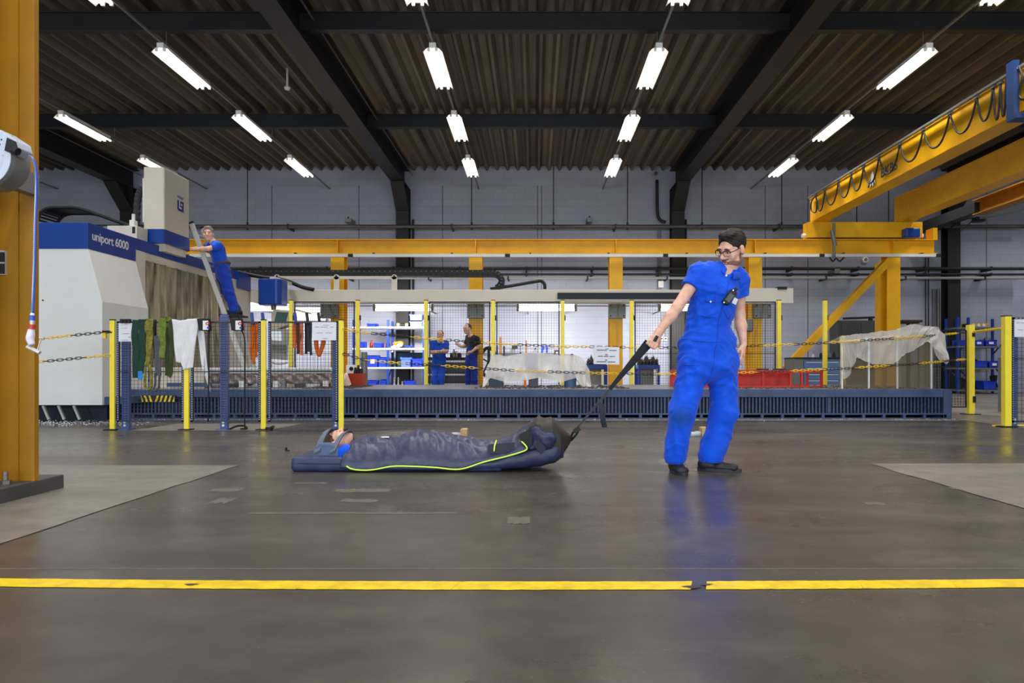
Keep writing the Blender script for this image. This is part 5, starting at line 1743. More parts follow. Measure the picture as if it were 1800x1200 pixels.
# ------------------------------------------------------------------ foreground yellow column with base block
yc = thing('yellow_column', 'big yellow steel column on a grey base block in the near corner', 'column', (-3.05, 3.95, 0), kind='structure')
MB().box(-3.9, -2.895, 3.2, 4.20, 0, 0.085).build('base_block', mat('base_grey', srgb(74, 74, 76), 0.6, 0, 0.3, 8), yc, bevel=0.006)
cm = MB()
cm.box(-3.30, -2.90, 3.955, 3.975, 0.085, 6.44)
cm.box(-3.30, -2.985, 3.945, 3.956, 0.085, 6.44)
cm.box(-3.11, -3.09, 3.66, 3.955, 0.085, 6.44)
cm.box(-3.30, -2.90, 3.64, 3.66, 0.085, 6.44) if False else None
cm.box(-2.915, -2.895, 3.95, 3.985, 0.085, 6.44)
cm.build('column_section', M_YELD, yc)
bt = MB().cyl((-2.985, 3.85, 0.085), (-2.985, 3.85, 0.155), 0.013, n=10)
bt.build('anchor_bolt', M_STEEL, yc)
MB().lathe([(0.03, 0.0), (0.03, 0.02), (0.02, 0.022)], (-2.985, 3.85, 0.085), n=6).build('anchor_nut', M_STEEL, yc)
sg = MB().box(-3.2, PX(9, 3.93), 3.925, 3.945, PZ(483, 3.93), PZ(440, 3.93)).build('data_plate', M_ALU, yc)
for a, b_ in ((443, 460), (463, 481)):
    MB().box(-3.2, PX(7, 3.92), 3.92, 3.926, PZ(b_, 3.92), PZ(a, 3.92)).build('plate_field', M_NAVY, sg)

# hose reel fixed to the column
hr = thing('hose_reel', 'white wall-mounted hose reel with a blue air hose on the near yellow column', 'hose reel', (-2.8, 3.5, 1.79))
rc = Vector((-2.77, 3.42, 1.795))
M_REELW = mat('reel_white', srgb(196, 206, 224), 0.35, 0, 0.1, 8)
M_REELG = mat('reel_grey', srgb(120, 122, 124), 0.4)
MB().lathe([(0.140, 0.0), (0.150, 0.012), (0.150, 0.03), (0.142, 0.05), (0.142, 0.14), (0.12, 0.16)], rc, (0, 1, 0), 40).build('drum_case', M_REELG, hr, smooth='auto')
MB().lathe([(0.149, 0.0), (0.149, -0.006), (0.118, -0.010), (0.112, -0.002), (0.10, -0.012), (0.02, -0.014)], rc, (0, 1, 0), 40).build('front_cover', M_REELW, hr, smooth='auto')
MB().lathe([(0.075, -0.015), (0.072, -0.020), (0.02, -0.021)], rc, (0, 1, 0), 32).build('centre_disc', mat('reel_purple', srgb(60, 62, 110), 0.4), hr, smooth='auto')
bx = rc + Vector((0.135, 0.0, 0.06))
sh = [(rc.x + 0.03, rc.z + 0.146), (rc.x + 0.10, rc.z + 0.135), (rc.x + 0.175, rc.z + 0.085), (rc.x + 0.185, rc.z + 0.045), (rc.x + 0.14, rc.z + 0.02), (rc.x + 0.10, rc.z + 0.0)]
MB().prism(sh, 'y', rc.y - 0.008, rc.y + 0.10).build('outlet_housing', M_REELW, hr, bevel=0.006)
sh2 = [(rc.x + 0.135, rc.z + 0.095), (rc.x + 0.178, rc.z + 0.075), (rc.x + 0.186, rc.z + 0.045), (rc.x + 0.150, rc.z + 0.018), (rc.x + 0.122, rc.z + 0.03)]
MB().prism(sh2, 'y', rc.y - 0.012, rc.y - 0.007).build('outlet_mouth', M_DARK, hr)
MB().cyl((rc.x + 0.165, rc.y - 0.005, rc.z + 0.035), (rc.x + 0.185, rc.y - 0.005, rc.z + 0.025), 0.02, n=12).build('roller', M_DARK, hr)
for dx, dz in ((0.105, 0.085), (0.098, 0.062)):
    MB().cyl((rc.x + dx, rc.y - 0.010, rc.z + dz), (rc.x + dx, rc.y - 0.006, rc.z + dz), 0.004, n=8).build('screw', M_DARK, hr)
MB().box(rc.x - 0.16, rc.x - 0.10, rc.y + 0.1, 3.955, rc.z - 0.06, rc.z + 0.06).build('wall_bracket', M_REELG, hr)
hd = rc.y + 0.0
M_HOSEB = mat('air_hose_blue', srgb(52, 92, 190), 0.35)
hp = smooth_path([U(53, 274, hd), U(60, 284, hd), U(63.5, 305, hd), U(64, 340, hd), U(62, 400, hd), U(60.5, 470, hd), U(58.5, 520, hd), U(57, 551, hd)], 8)
MB().tube(hp, 0.0075, 10).build('air_hose', M_HOSEB, hr, smooth=True)
rd = MB()
for i, p in enumerate(hp[:-1]):
    for k in range(3):
        q = p.lerp(hp[i + 1], k / 3)
        rd.box(q.x - 0.0015, q.x + 0.0015, q.y - 0.0085, q.y - 0.0070, q.z - 0.003, q.z + 0.003)
rd.build('hose_print', M_WHITE, hr)


def vcyl(name, py0, py1, r0, r1, m, px0=57, px1=56.5):
    MB().cyl(U(px0, py0, hd), U(px1, py1, hd), r0, r1, n=14).build(name, m, hr, smooth='auto')


vcyl('hose_sleeve', 549, 556, 0.007, 0.012, M_WHITE)
vcyl('coupling_blue', 554, 563, 0.013, 0.013, M_HOSEB)
vcyl('coupling_band', 563, 570, 0.012, 0.011, M_ALU)
vcyl('coupling_red', 570, 578, 0.016, 0.016, mat('coupling_red', srgb(190, 60, 36), 0.4), 56.5, 56)
MB().tube(smooth_path([U(55.5, 578, hd), U(54, 588, hd), U(53, 596, hd), U(56, 606, hd)], 5), [0.014 + 0.005 * math.sin(math.pi * i / 15) for i in range(16)], 12).build('gun_grip', mat('gun_white', srgb(232, 226, 240), 0.35), hr, smooth=True)
MB().tube([U(48, 609, hd), U(56, 613, hd), U(70, 620, hd)], [0.011, 0.010, 0.009], 12).build('gun_barrel', M_ALU, hr, smooth='auto')
MB().tube(smooth_path([U(72, 594, hd), U(70, 602, hd), U(67, 612, hd), U(66, 617, hd)], 4), 0.0035, 8).build('gun_trigger', M_ALU, hr, smooth=True)
MB().cyl(U(70, 594, hd), U(78, 594, hd), 0.006, n=8).build('gun_hook', M_ALU, hr)


# ------------------------------------------------------------------ front mesh fence
fy = 8.1
ff = thing('mesh_fence', 'low mesh fence with yellow posts hung with slings in front of the machine', 'fence', (PX(400, fy), fy, 0))
zt = PZ(563, fy)


def perforated(px, pt, y, name, parent, w=0.085, pb=757):
    x = PX(px, y)
    z1 = PZ(pt, y)
    o = MB().box(x - w / 2, x + w / 2, y, y + 0.05, 0.0, z1).build(name, M_UPR, parent)
    mb = MB()
    z = 0.13
    while z < z1 - 0.02:
        mb.box(x - w * 0.36, x + w * 0.36, y - 0.0025, y, z, z + 0.009)
        z += 0.0285
    s = mb.build('slots', mat('slot_blue', srgb(40, 52, 92), 0.5), o)
    s['kind'] = 'stuff'
    for zz in (0.05, 0.09):
        MB().cyl((x, y - 0.012, zz), (x, y, zz), 0.016, n=8).build('bolt', M_ALU, o)
    MB().box(x - w * 0.8, x + w * 0.8, y - 0.06, y + 0.10, 0.0, 0.012).build('foot_plate', M_UPR, o)
    return o


for k, px in enumerate((199.5, 329.5, 464.5, 600.5)):
    x = PX(px, fy)
    p = MB().box(x - 0.029, x + 0.029, fy - 0.032, fy - 0.0, 0, zt).build('post', M_POSTY, ff, bevel=0.004)
    MB().box(x - 0.031, x + 0.031, fy - 0.034, fy + 0.003, zt, zt + 0.012).build('post_cap', M_DARK, p)
    MB().box(x - 0.07, x + 0.07, fy - 0.09, fy + 0.03, 0, 0.014).build('foot_plate', M_DARK, p)
perforated(220, 565, fy + 0.03, 'upright', ff)
perforated(393, 553, fy + 0.03, 'upright', ff)
perforated(590.5, 565, fy + 0.03, 'upright', ff)
for a, b_ in ((206, 324), (336, 459), (472, 594)):
    x0, x1 = PX(a, fy), PX(b_, fy)
    zb_ = PZ(741, fy)
    pn = MB()
    for (c0, c1, e0, e1) in ((x0, x1, zt - 0.03, zt - 0.012), (x0, x1, zb_, zb_ + 0.018), (x0, x1, PZ(653, fy) - .006, PZ(653, fy) + .006), (x0, x0 + 0.028, zb_, zt - .012), (x1 - 0.028, x1, zb_, zt - .012)):
        pn.box(c0, c1, fy - 0.012, fy + 0.012, e0, e1)
    po = pn.build('mesh_panel', M_FENCEB, ff)
    mesh_wires(x0 + .028, x1 - .028, fy, zb_ + .018, zt - .03, 0.043, 0.0034, M_FENCEB, po)
    dots = MB()
    z = zb_ + 0.02
    while z < zt - 0.03:
        for xx in (x0 + 0.014, x1 - 0.014):
            dots.box(xx - 0.006, xx + 0.006, fy - 0.0135, fy - 0.012, z, z + 0.011)
        z += 0.027
    dd = dots.build('perforations', mat('pale_slot', srgb(150, 170, 215), 0.5), po)
    dd['kind'] = 'stuff'


# things hung on the fence -------------------------------------------------
def ribbon(path, widths, y, thick=0.012, wob=0.006, seed=0):
    """band whose centre line runs through px points, hung in the plane y"""
    r = random.Random(seed)
    P = smooth_path([U(p[0], p[1], y) for p in path], 6)
    n = len(P)
    ph = r.uniform(0, 6)
    rows = []
    for i, p in enumerate(P):
        t = i / (n - 1) * (len(widths) - 1)
        k = min(int(t), len(widths) - 2)
        w = (widths[k] + (widths[k + 1] - widths[k]) * (t - k)) * y / F_PX / 2
        q = P[min(i + 1, n - 1)] - P[max(i - 1, 0)]
        s = Vector((q.z, 0, -q.x)).normalized() if q.length > 1e-6 else Vector((1, 0, 0))
        if s.x < 0:
            s = -s
        yy = wob * math.sin(i * 0.7 + ph)
        rows.append([p + s * (w * u) + Vector((0, yy + 0.006 * math.sin(3 * u + i * .3), 0)) for u in (-1, -0.5, 0, 0.5, 1)])
    return MB().sheet(rows, (0, thick, 0))


M_GRN = mat('sling_green', srgb(28, 66, 54), 0.85, 0, 0.3, 30)
M_CAMO = mat('sling_camo', srgb(146, 138, 48), 0.85, 0, 0.8, 26, col2=srgb(66, 78, 42))
M_OLV = mat('sling_olive', srgb(122, 142, 52), 0.85, 0, 0.4, 20, col2=srgb(78, 96, 40))
M_DOLV = mat('sling_dark_olive', srgb(58, 70, 38), 0.85, 0, 0.3, 20)
M_GRYS = mat('sling_grey', srgb(84, 88, 96), 0.85, 0, 0.3, 20)
M_CLOTH = mat('white_cloth', srgb(232, 232, 236), 0.8, 0, 0.12, 9)
M_ORG2 = mat('sling_bright_orange', srgb(246, 128, 14), 0.75, 0, 0.2, 24)
M_BRS = mat('sling_brown', srgb(110, 58, 34), 0.8, 0, 0.3, 24)
M_PINK = mat('sling_salmon', srgb(236, 128, 88), 0.8)
SG = 'slings hung over the mesh fence'
hy = fy - 0.055
# dark green
t = thing('lifting_sling', 'dark green lifting sling with a blue tag hung on the fence', 'sling', U(244, 660, hy), SG)
ribbon([(238, 562), (237, 590), (238, 620), (238, 664)], [11, 11, 12, 11], hy, seed=1).build('strand', M_GRN, t, smooth='auto')
ribbon([(250, 561), (250, 590), (249, 620), (246, 656)], [13, 13, 12, 10], hy, seed=2).build('strand', M_GRN, t, smooth='auto')
MB().box(PX(243, hy), PX(251, hy), hy - .012, hy - .002, PZ(667, hy), PZ(652, hy)).build('sling_tag', mat('tag_blue', srgb(30, 130, 215), 0.5), t, bevel=0.004)
# camouflage
t = thing('lifting_sling', 'mottled yellow-green lifting sling hung next to the dark green one', 'sling', U(262, 686, hy), SG)
ribbon([(262, 560), (262, 580), (262, 600), (260, 625), (259, 645)], [14, 14, 12, 9, 7], hy, seed=3).build('strand', M_CAMO, t, smooth='auto')
MB().tube(smooth_path([U(256, 640, hy), U(255, 660, hy), U(255, 678, hy), U(260, 685, hy), U(266, 678, hy), U(266, 660, hy), U(263, 640, hy)], 6), 0.014, 8).build('eye_loop', M_CAMO, t, smooth=True)
ribbon([(271, 562), (272, 600), (272, 630)], [6, 6, 5], hy + .03, seed=4).build('strand', M_DARK, t, smooth='auto')
# grey
t = thing('lifting_sling', 'grey lifting sling with a long eye hung between the green slings', 'sling', U(277, 686, hy), SG)
ribbon([(276, 590), (277, 620), (278, 660)], [10, 11, 10], hy + .01, seed=5).build('strand', M_GRYS, t, smooth='auto')
MB().tube(smooth_path([U(272, 655, hy), U(273, 672, hy), U(270, 687, hy), U(278, 682, hy), U(280, 668, hy), U(281, 655, hy)], 6), 0.013, 8).build('eye_loop', M_GRYS, t, smooth=True)
# olive
t = thing('lifting_sling', 'wide olive lifting sling looped beside the white cloth', 'sling', U(292, 660, hy), SG)
ribbon([(286, 559), (285, 580), (285, 600), (284, 628)], [13, 13, 12, 10], hy, seed=6).build('strand', M_OLV, t, smooth='auto')
ribbon([(290, 559), (295, 558), (299, 562)], [4, 5, 4], hy, seed=7).build('top_bend', M_OLV, t, smooth='auto')
ribbon([(299, 564), (301, 590), (301, 620), (298, 655), (295, 661)], [9, 8, 7, 8, 10], hy + .01, seed=8).build('strand', M_DOLV, t, smooth='auto')
ribbon([(293, 575), (294, 600), (293, 640), (293, 660)], [6, 5, 6, 8], hy + .02, seed=9).build('strand', M_DOLV, t, smooth='auto')
# white cloth
t = thing('white_cloth', 'white translucent cloth draped over the fence', 'cloth', U(325, 650, hy))
top = [U(302, 561, hy), U(318, 563, hy), U(336, 560, hy), U(350, 559, hy)]
bot = [U(309, 636, hy), U(318, 638, hy), U(322, 650, hy), U(338, 646, hy)]
drape(top, bot, hy, hy, 30, 30, 21, 0.008, 12, zmin=0).build('cloth_sheet', M_CLOTH, t, smooth=True)
bot = [U(346, 600, hy), U(348, 620, hy), U(352, 650, hy), U(366, 690, hy)]
drape([p + Vector((0, .05, 0)) for p in (U(334, 560, hy), U(344, 561, hy), U(350, 560, hy), U(353, 562, hy))], [p + Vector((0, .05, 0)) for p in bot], hy, hy, 16, 30, 22, 0.006, 8, zmin=0).build('cloth_fold', M_CLOTH, t, smooth=True)
# orange slings
t = thing('lifting_sling', 'bright orange slings looped over a blue hook on the fence', 'sling', U(446, 640, fy + .04), SG)
for k, (px, b_) in enumerate(((442, 632), (446, 640), (450, 628))):
    ribbon([(px, 565), (px + 0.5, 590), (px - 1, 615), (px, b_)], [6, 6, 6, 5], fy + .04 + .015 * k, seed=30 + k).build('strand', M_ORG2, t, smooth='auto')
ribbon([(456, 566), (456, 590), (455, 618)], [4, 4, 4], fy + .07, seed=35).build('strand', M_PINK, t, smooth='auto')
t = thing('lifting_sling', 'brown and orange slings hung beside the console', 'sling', U(524, 625, fy + .04), SG)
for k, (px, m, b_) in enumerate(((518, M_ORANGE, 612), (524, M_BRS, 622), (530, M_PINK, 624), (527, M_BRS, 618))):
    ribbon([(px, 565), (px, 590), (px, b_)], [5, 6, 5], fy + .04 + .012 * k, seed=40 + k).build('strand', m, t, smooth='auto')
t = thing('lifting_sling', 'black and plum slings hung beside the white paper', 'sling', U(542, 625, fy + .04), SG)
for k, (px, m, b_) in enumerate(((538, M_DARK, 622), (542, M_GRYS, 618), (546, mat('sling_plum', srgb(74, 50, 62), 0.8), 624))):
    ribbon([(px, 565), (px, 590), (px, b_)], [4, 4, 4], fy + .04 + .012 * k, seed=50 + k).build('strand', m, t, smooth='auto')
t = thing('lifting_sling', 'orange sling hanging in a loop below the white paper', 'sling', U(562, 628, fy + .04), SG)
for k in range(2):
    e = k * 3
    MB().tube(smooth_path([U(552 + e, 566, fy + .05), U(554 + e, 595, fy + .05), U(556 + e, 615, fy + .05), U(561 + e / 2, 625 - e, fy + .05), U(567 - e, 612, fy + .05), U(571 - e, 596, fy + .05), U(573 - e, 566, fy + .05)], 6), 0.016, 8).build('loop', M_ORANGE, t, smooth=True)
for k, px in enumerate((443, 462, 519, 540, 560.5)):
    q = thing('fence_hook', ['blue hook above the bright orange slings', 'blue hook by the yellow post', 'blue hook above the brown slings', 'dark hook above the black slings', 'dark hook above the white paper'][k], 'hook', U(px, 563, fy), 'hooks on the fence top')
    m = M_SHELFB if k < 3 else M_NAVY
    MB().obox(U(px, 557, fy + .02), (0.012, 0, 0.004), (0, .02, 0), (-0.006, 0, 0.05)).build('hook_tab', m, q)
    MB().box(PX(px, fy) - .012, PX(px, fy) + .012, fy + .012, fy + .05, zt - .05, zt - .02).build('hook_bend', m, q)


# notices
def notice(label, pa, pb, pt, pbm, y, lines, clips=(), skew=0.0):
    t = thing('paper_notice', label, 'notice', U((pa + pb) / 2, pbm, y))
    pts = [U(pa, pbm, y), U(pb, pbm + skew, y), U(pb, pt + skew, y), U(pa, pt, y)]
    MB().add(pts + [p + Vector((0, .003, 0)) for p in pts], [(0, 1, 2, 3), (7, 6, 5, 4), (0, 4, 5, 1), (1, 5, 6, 2), (2, 6, 7, 3), (3, 7, 4, 0)]).build('sheet', mat('laminated_paper', srgb(228, 230, 240), 0.25), t)
    ink = mat('grey_ink', srgb(128, 132, 146), 0.6)
    inkd = mat('dark_ink', srgb(70, 74, 88), 0.6)
    for (ly, segs, h, dark) in lines:
        mb = MB()
        for s0, s1 in segs:
            f = lambda u: skew * u
            a, b_ = pa + (pb - pa) * s0, pa + (pb - pa) * s1
            y0 = pt + (pbm - pt) * ly
            x = a
            r = random.Random(int(ly * 100 + s0 * 10))
            while x < b_ - .3:
                w = r.uniform(.7, 1.5)
                q0, q1 = U(x, y0 + h / 2 + f(s0), y - .001), U(min(x + w, b_), y0 - h / 2 + f(s0), y - .001)
                mb.box(q0.x, q1.x, y - .0015, y - .0005, q0.z, q1.z)
                x += w + 0.35
        mb.build('printed_line', inkd if dark else ink, t)
    for cpx in clips:
        MB().box(PX(cpx - 2.4, y), PX(cpx + 2.4, y), y - .02, y + .02, PZ(pt + .5, y), PZ(pt - 7, y)).build('binder_clip', M_DARK, t, bevel=0.004)
    return t


notice('white paper notice clipped to the fence end with black clips', 208.5, 232, 567.5, 600, fy - .04, [(0.06, [(.45, .68)], 1, 0), (.27, [(.2, .3), (.38, .66)], 1, 0), (.58, [(.3, .8)], 1.0, 0), (.77, [(.74, .92)], 1.4, 0), (.92, [(.25, .7)], 0.8, 0)], (214.5, 220.5, 227.5))
notice('white landscape paper notice hung on the fence beside the yellow post', 548.5, 591, 566, 598, fy - .03, [(.17, [(.45, .7)], .8, 0), (.27, [(.12, .3), (.35, .64), (.77, .88)], 1.2, 0), (.59, [(.2, .45), (.55, .84)], 1.0, 0), (.9, [(.45, .65)], .9, 0)])
notice('white notice with three printed lines hanging on the chain', 1043.5, 1088.5, 609, 639.5, 9.25, [(.12, [(.46, .58)], 1.3, 1), (.2, [(.12, .4), (.42, .52), (.62, .9)], 1.8, 1), (.45, [(.45, .55)], 2, 1), (.55, [(.17, .36), (.4, .58), (.62, .83)], 1.6, 1), (.76, [(.44, .54)], 2, 1), (.87, [(.12, .5), (.55, .85)], 1.8, 1)], skew=1.0)
# switch boxes with cables
for k, (pa, pcab) in enumerate((((350, 371), [(368, 581), (367, 600), (367, 660), (366, 741)]), ((407, 428), [(425, 581), (430, 596), (430.5, 640), (430, 741), (432, 752)]))):
    q = thing('switch_box', ['black switch box with a red dial label beside the white cloth', 'black switch box with a red dial label in front of the ladder'][k], 'switch box', U(pa[0] + 10, 581, hy))
    x0, x1 = PX(pa[0], hy), PX(pa[1], hy)
    MB().hexa([(x0 + .022, hy - .06, PZ(581, hy)), (x1, hy - .06, PZ(581, hy)), (x1, hy + .02, PZ(581, hy)), (x0 + .022, hy + .02, PZ(581, hy)),
               (x0, hy - .06, PZ(560, hy)), (x1 - .01, hy - .06, PZ(560, hy)), (x1 - .01, hy + .02, PZ(560, hy)), (x0, hy + .02, PZ(560, hy))]).build('box_body', M_DARK, q, bevel=0.006)
    MB().box(PX(pa[0] + 11, hy), PX(pa[0] + 20.5, hy), hy - .064, hy - .06, PZ(580, hy), PZ(564, hy)).build('label_plate', M_WHITE, q)
    c = U(pa[0] + 15, 568.5, hy - .064)
    MB().tube([c + Vector((0.02 * math.cos(w), 0, 0.015 * math.sin(w))) for w in [i * math.pi / 6 for i in range(12)]], 0.006, 6, closed=True).build('red_ring', M_RED, q)
    c = U(pa[0] + 16, 576, hy - .064)
    MB().cyl(c, c + Vector((0, -.004, 0)), 0.014).build('blue_dot', M_BIN, q)
    MB().tube(smooth_path([U(p, v, hy) for p, v in pcab], 6), 0.009, 8).build('cable', M_DARK, q, smooth=True)
q = tag(MB().tube(smooth_path([U(400, 756, fy), U(415, 749, fy), U(428, 748, fy + .05), (PX(434, fy), fy, 0.02), (PX(424, fy), fy - .02, 0.012)], 5), 0.012, 8).build('cable_loop', M_DARK, smooth=True), 'loose black cable curling on the floor at the fence foot', 'cable')
q = thing('cable_tidy', 'black cable clutter at the foot of the yellow post by the bare concrete', 'cable', (PX(478, fy), fy, 0))
MB().tube(smooth_path([(PX(470, fy), fy, .012), (PX(474, fy), fy - .1, .03), (PX(480, fy), fy - .02, .02), (PX(477, fy), fy + .06, .04), (PX(472, fy), fy - .03, .012)], 5), 0.012, 8).build('cable_coil', M_DARK, q, smooth=True)
MB().box(PX(475, fy), PX(481, fy), fy - .1, fy - .02, 0, .03).build('plug', M_DARK, q)


# ------------------------------------------------------------------ plastic chains
M_CHY = mat('chain_yellow', srgb(236, 196, 24), 0.35)
M_CHK = mat('chain_black', srgb(28, 28, 30), 0.35)


def chain(label, pts, run=9, start=0, pitch=0.055):
    P = smooth_path(pts, 10)
    L = [0.0]
    for a, b_ in zip(P[:-1], P[1:]):
        L.append(L[-1] + (b_ - a).length)
    n = int(L[-1] / pitch)
    t = thing('plastic_chain', label, 'chain', P[0])
    segs = {}
    j = 0
    for i in range(n):
        s = (i + 0.5) * pitch
        while L[j + 1] < s:
            j += 1
        c = P[j].lerp(P[j + 1], (s - L[j]) / (L[j + 1] - L[j]))
        tg = (P[j + 1] - P[j]).normalized()
        side = Vector((0, 0, 1)) if i % 2 == 0 else Vector((0, 1, 0)) if abs(tg.y) < .6 else Vector((1, 0, 0))
        side = (side - tg * side.dot(tg)).normalized()
        hl, hw = pitch * 0.70 - 0.0, 0.0145
        loop = []
        for k in range(10):
            w = 2 * math.pi * k / 10
            cx = math.cos(w)
            loop.append(c + tg * (math.copysign(hl - hw, cx) + hw * cx if abs(cx) > 0.1 else 0) + side * (hw * math.sin(w)))
        key = ((i + start) // run)
        segs.setdefault(key, MB()).tube(loop, 0.0046, 5, closed=True)
    for key, mb in segs.items():
        mb.build('yellow_links' if key % 2 == 0 else 'black_links', M_CHY if key % 2 == 0 else M_CHK, t, smooth=True)
    return t


chain('upper yellow and black plastic chain sagging across the bay in front of the bed',
      [U(604, 578, 8.06), U(640, 584, 8.1), U(700, 590, 8.3), U(768, 596, 8.6), U(830, 600.5, 8.85), U(883, 604, 9.0), U(960, 607.5, 9.2), U(1045, 609.5, 9.28), U(1130, 610.5, 9.4), U(1230, 610, 9.5),
       U(1330, 607.5, 9.6), U(1440, 603, 9.72), U(1540, 596.5, 9.8), U(1620, 591, 9.9), U(1655, 588, 10.1), U(1699, 584, 10.66)], 9, 3)
chain('lower yellow and black plastic chain sagging across the bay in front of the bed',
      [U(604, 622, 8.06), U(648, 633, 8.1), U(718, 639, 8.35), U(790, 643.5, 8.7), U(850, 647.5, 8.9), U(905, 651, 9.05), U(960, 653, 9.2), U(1060, 656, 9.3), U(1150, 657, 9.4), U(1250, 656.5, 9.55),
       U(1355, 653, 9.62), U(1420, 650.5, 9.7), U(1490, 647, 9.76), U(1560, 642.5, 9.82), U(1640, 636.5, 9.95), U(1665, 634, 10.2), U(1699, 631, 10.66)], 9, 13)
chain('short plastic chain between the two gate posts', [U(1711, 583, 10.6), U(1735, 580, 9.6), U(1763, 577, 8.55)], 40, 0)
chain('upper plastic chain from the fence end to the near column', [U(192, 583, 8.06), U(150, 587, 8.05), U(110, 591, 8.05), U(60, 596, 8.05), U(-40, 600, 8.05)], 9, 10)
chain('lower plastic chain from the fence end to the near column', [U(192, 624, 8.06), U(160, 627, 8.05), U(110, 632, 8.05), U(60, 636, 8.05), U(-40, 640, 8.05)], 9, 4)
q = thing('chain_hook', 'black hook and yellow clasp holding the chain at the fence end', 'hook', U(186, 590, fy))
MB().cyl(U(180, 582, fy - .03), U(197, 584, fy - .03), 0.009, n=8).build('hook_arm', M_DARK, q)
MB().box(PX(185, fy), PX(190, fy), fy - .05, fy - .01, PZ(595, fy), PZ(585, fy)).build('clasp', M_CHY, q)

# ------------------------------------------------------------------ gate posts and fence on the right
gy = 8.5
gf = thing('mesh_fence', 'mesh fence panel with yellow post and notice at the right edge', 'fence', (PX(1785, gy), gy, 0))
x = PX(1769, gy)
zt2 = PZ(556, gy)
p = MB().box(x - 0.04, x + 0.04, gy - 0.04, gy + 0.04, 0, zt2).build('post', M_POSTY, gf, bevel=0.004)
MB().box(x - 0.043, x + 0.043, gy - 0.043, gy + 0.043, zt2, zt2 + .01).build('post_cap', M_DARK, p)
MB().box(x - 0.1, x + 0.08, gy - 0.09, gy + 0.05, 0, .014).build('foot_plate', M_DARK, p)
perforated(1783, 590, gy + .02, 'upright', gf, 0.075, 752)
x0, x1 = PX(1778, gy), PX(1990, gy)
pn = MB()
zb_ = PZ(742, gy)
for (c0, c1, e0, e1) in ((x0, x1, zt2 - .03, zt2 - .012), (x0, x1, zb_, zb_ + .018), (x0, x1, 0.85, 0.86), (x0, x0 + .028, zb_, zt2 - .012), (x1 - .028, x1, zb_, zt2 - .012)):
    pn.box(c0, c1, gy - .012, gy + .012, e0, e1)
po = pn.build('mesh_panel', M_FENCEB, gf)
mesh_wires(x0 + .028, x1 - .028, gy, zb_ + .018, zt2 - .03, 0.05, 0.0036, M_FENCEB, po)
dots = MB()
for i in range(50):
    z = zb_ + .03 + i * .028
    if z < zt2 - .03:
        dots.box(x0 + .008, x0 + .020, gy - .0135, gy - .012, z, z + .011)
for i in range(30):
    dots.box(x0 + .04 + i * .05, x0 + .07 + i * .05, gy - .0135, gy - .012, zt2 - .026, zt2 - .017)
o = dots.build('perforations', MATS['pale_slot'], po)
o['kind'] = 'stuff'
notice('white paper notice on the fence panel at the right edge', 1783, 1815, 561, 592, gy - .04, [(.2, [(.1, .3), (.36, .6)], 1, 0), (.6, [(.2, .5)], 1, 0)])
ib = thing('low_shelf', 'low grey two-tier shelf behind the right fence panel', 'shelf', (PX(1800, 11), 11, .85))
MB().box(PX(1785, 11), PX(1880, 11), 11, 11.4, .86, .89).box(PX(1785, 11), PX(1880, 11), 11, 11.4, .55, .57).build('board', M_GREY, ib)
for px in (1786, 1878):
    MB().box(PX(px, 11) - .02, PX(px, 11) + .02, 11.0, 11.4, 0, .9).build('leg', M_GREY, ib)
gy2 = 10.72
gp = thing('gate_post', 'yellow gate post joined to a low mesh panel at the bed end', 'gate post', (PX(1705, gy2), gy2, 0))
x = PX(1705.5, gy2)
zt3 = PZ(571, gy2)
MB().box(x - .045, x + .045, gy2 - .045, gy2 + .045, 0, zt3).build('post', M_POSTY, gp, bevel=0.004)
MB().box(x - .12, x + .12, gy2 - .08, gy2 + .08, 0, .014).build('foot_plate', M_FENCEB, gp)
MB().box(x + .01, x + .055, gy2 - .06, gy2 - .0, PZ(707, gy2), PZ(696, gy2)).build('latch', M_DARK, gp)
MB().box(x + .0, x + .04, gy2 - .06, gy2 - .0, PZ(592, gy2), PZ(585, gy2)).build('latch', M_DARK, gp)
x0, x1 = BX1 + .06, x - .06
zb_ = PZ(716, gy2)
pn = MB()
zt4 = PZ(580, gy2)
for (c0, c1, e0, e1) in ((x0, x1, zt4 - .012, zt4), (x0, x1, zb_, zb_ + .016), (x0, x1, PZ(645, gy2), PZ(645, gy2) + .012), (x1 - .015, x1, zb_, zt4), (x0, x0 + .015, zb_, zt4)):
    pn.box(c0, c1, gy2 - .01, gy2 + .01, e0, e1)
po = pn.build('mesh_panel', M_DARK, gp)
mesh_wires(x0, x1, gy2, zb_, zt4, 0.045, 0.0036, M_DARK, po)
q = thing('yellow_offcut', 'yellow plastic strip lying at the foot of the right fence', 'strip', (PX(1790, gy), gy + .1, 0))
MB().beam((PX(1755, gy), gy + .1, .008), (PX(1815, gy), gy + .14, .008), .04, .015).build('strip', M_POSTY, q)
MB().beam((PX(1790, gy), gy + .06, .018), (PX(1800, gy), gy + .2, .018), .02, .008).build('clip', M_DARK, q)

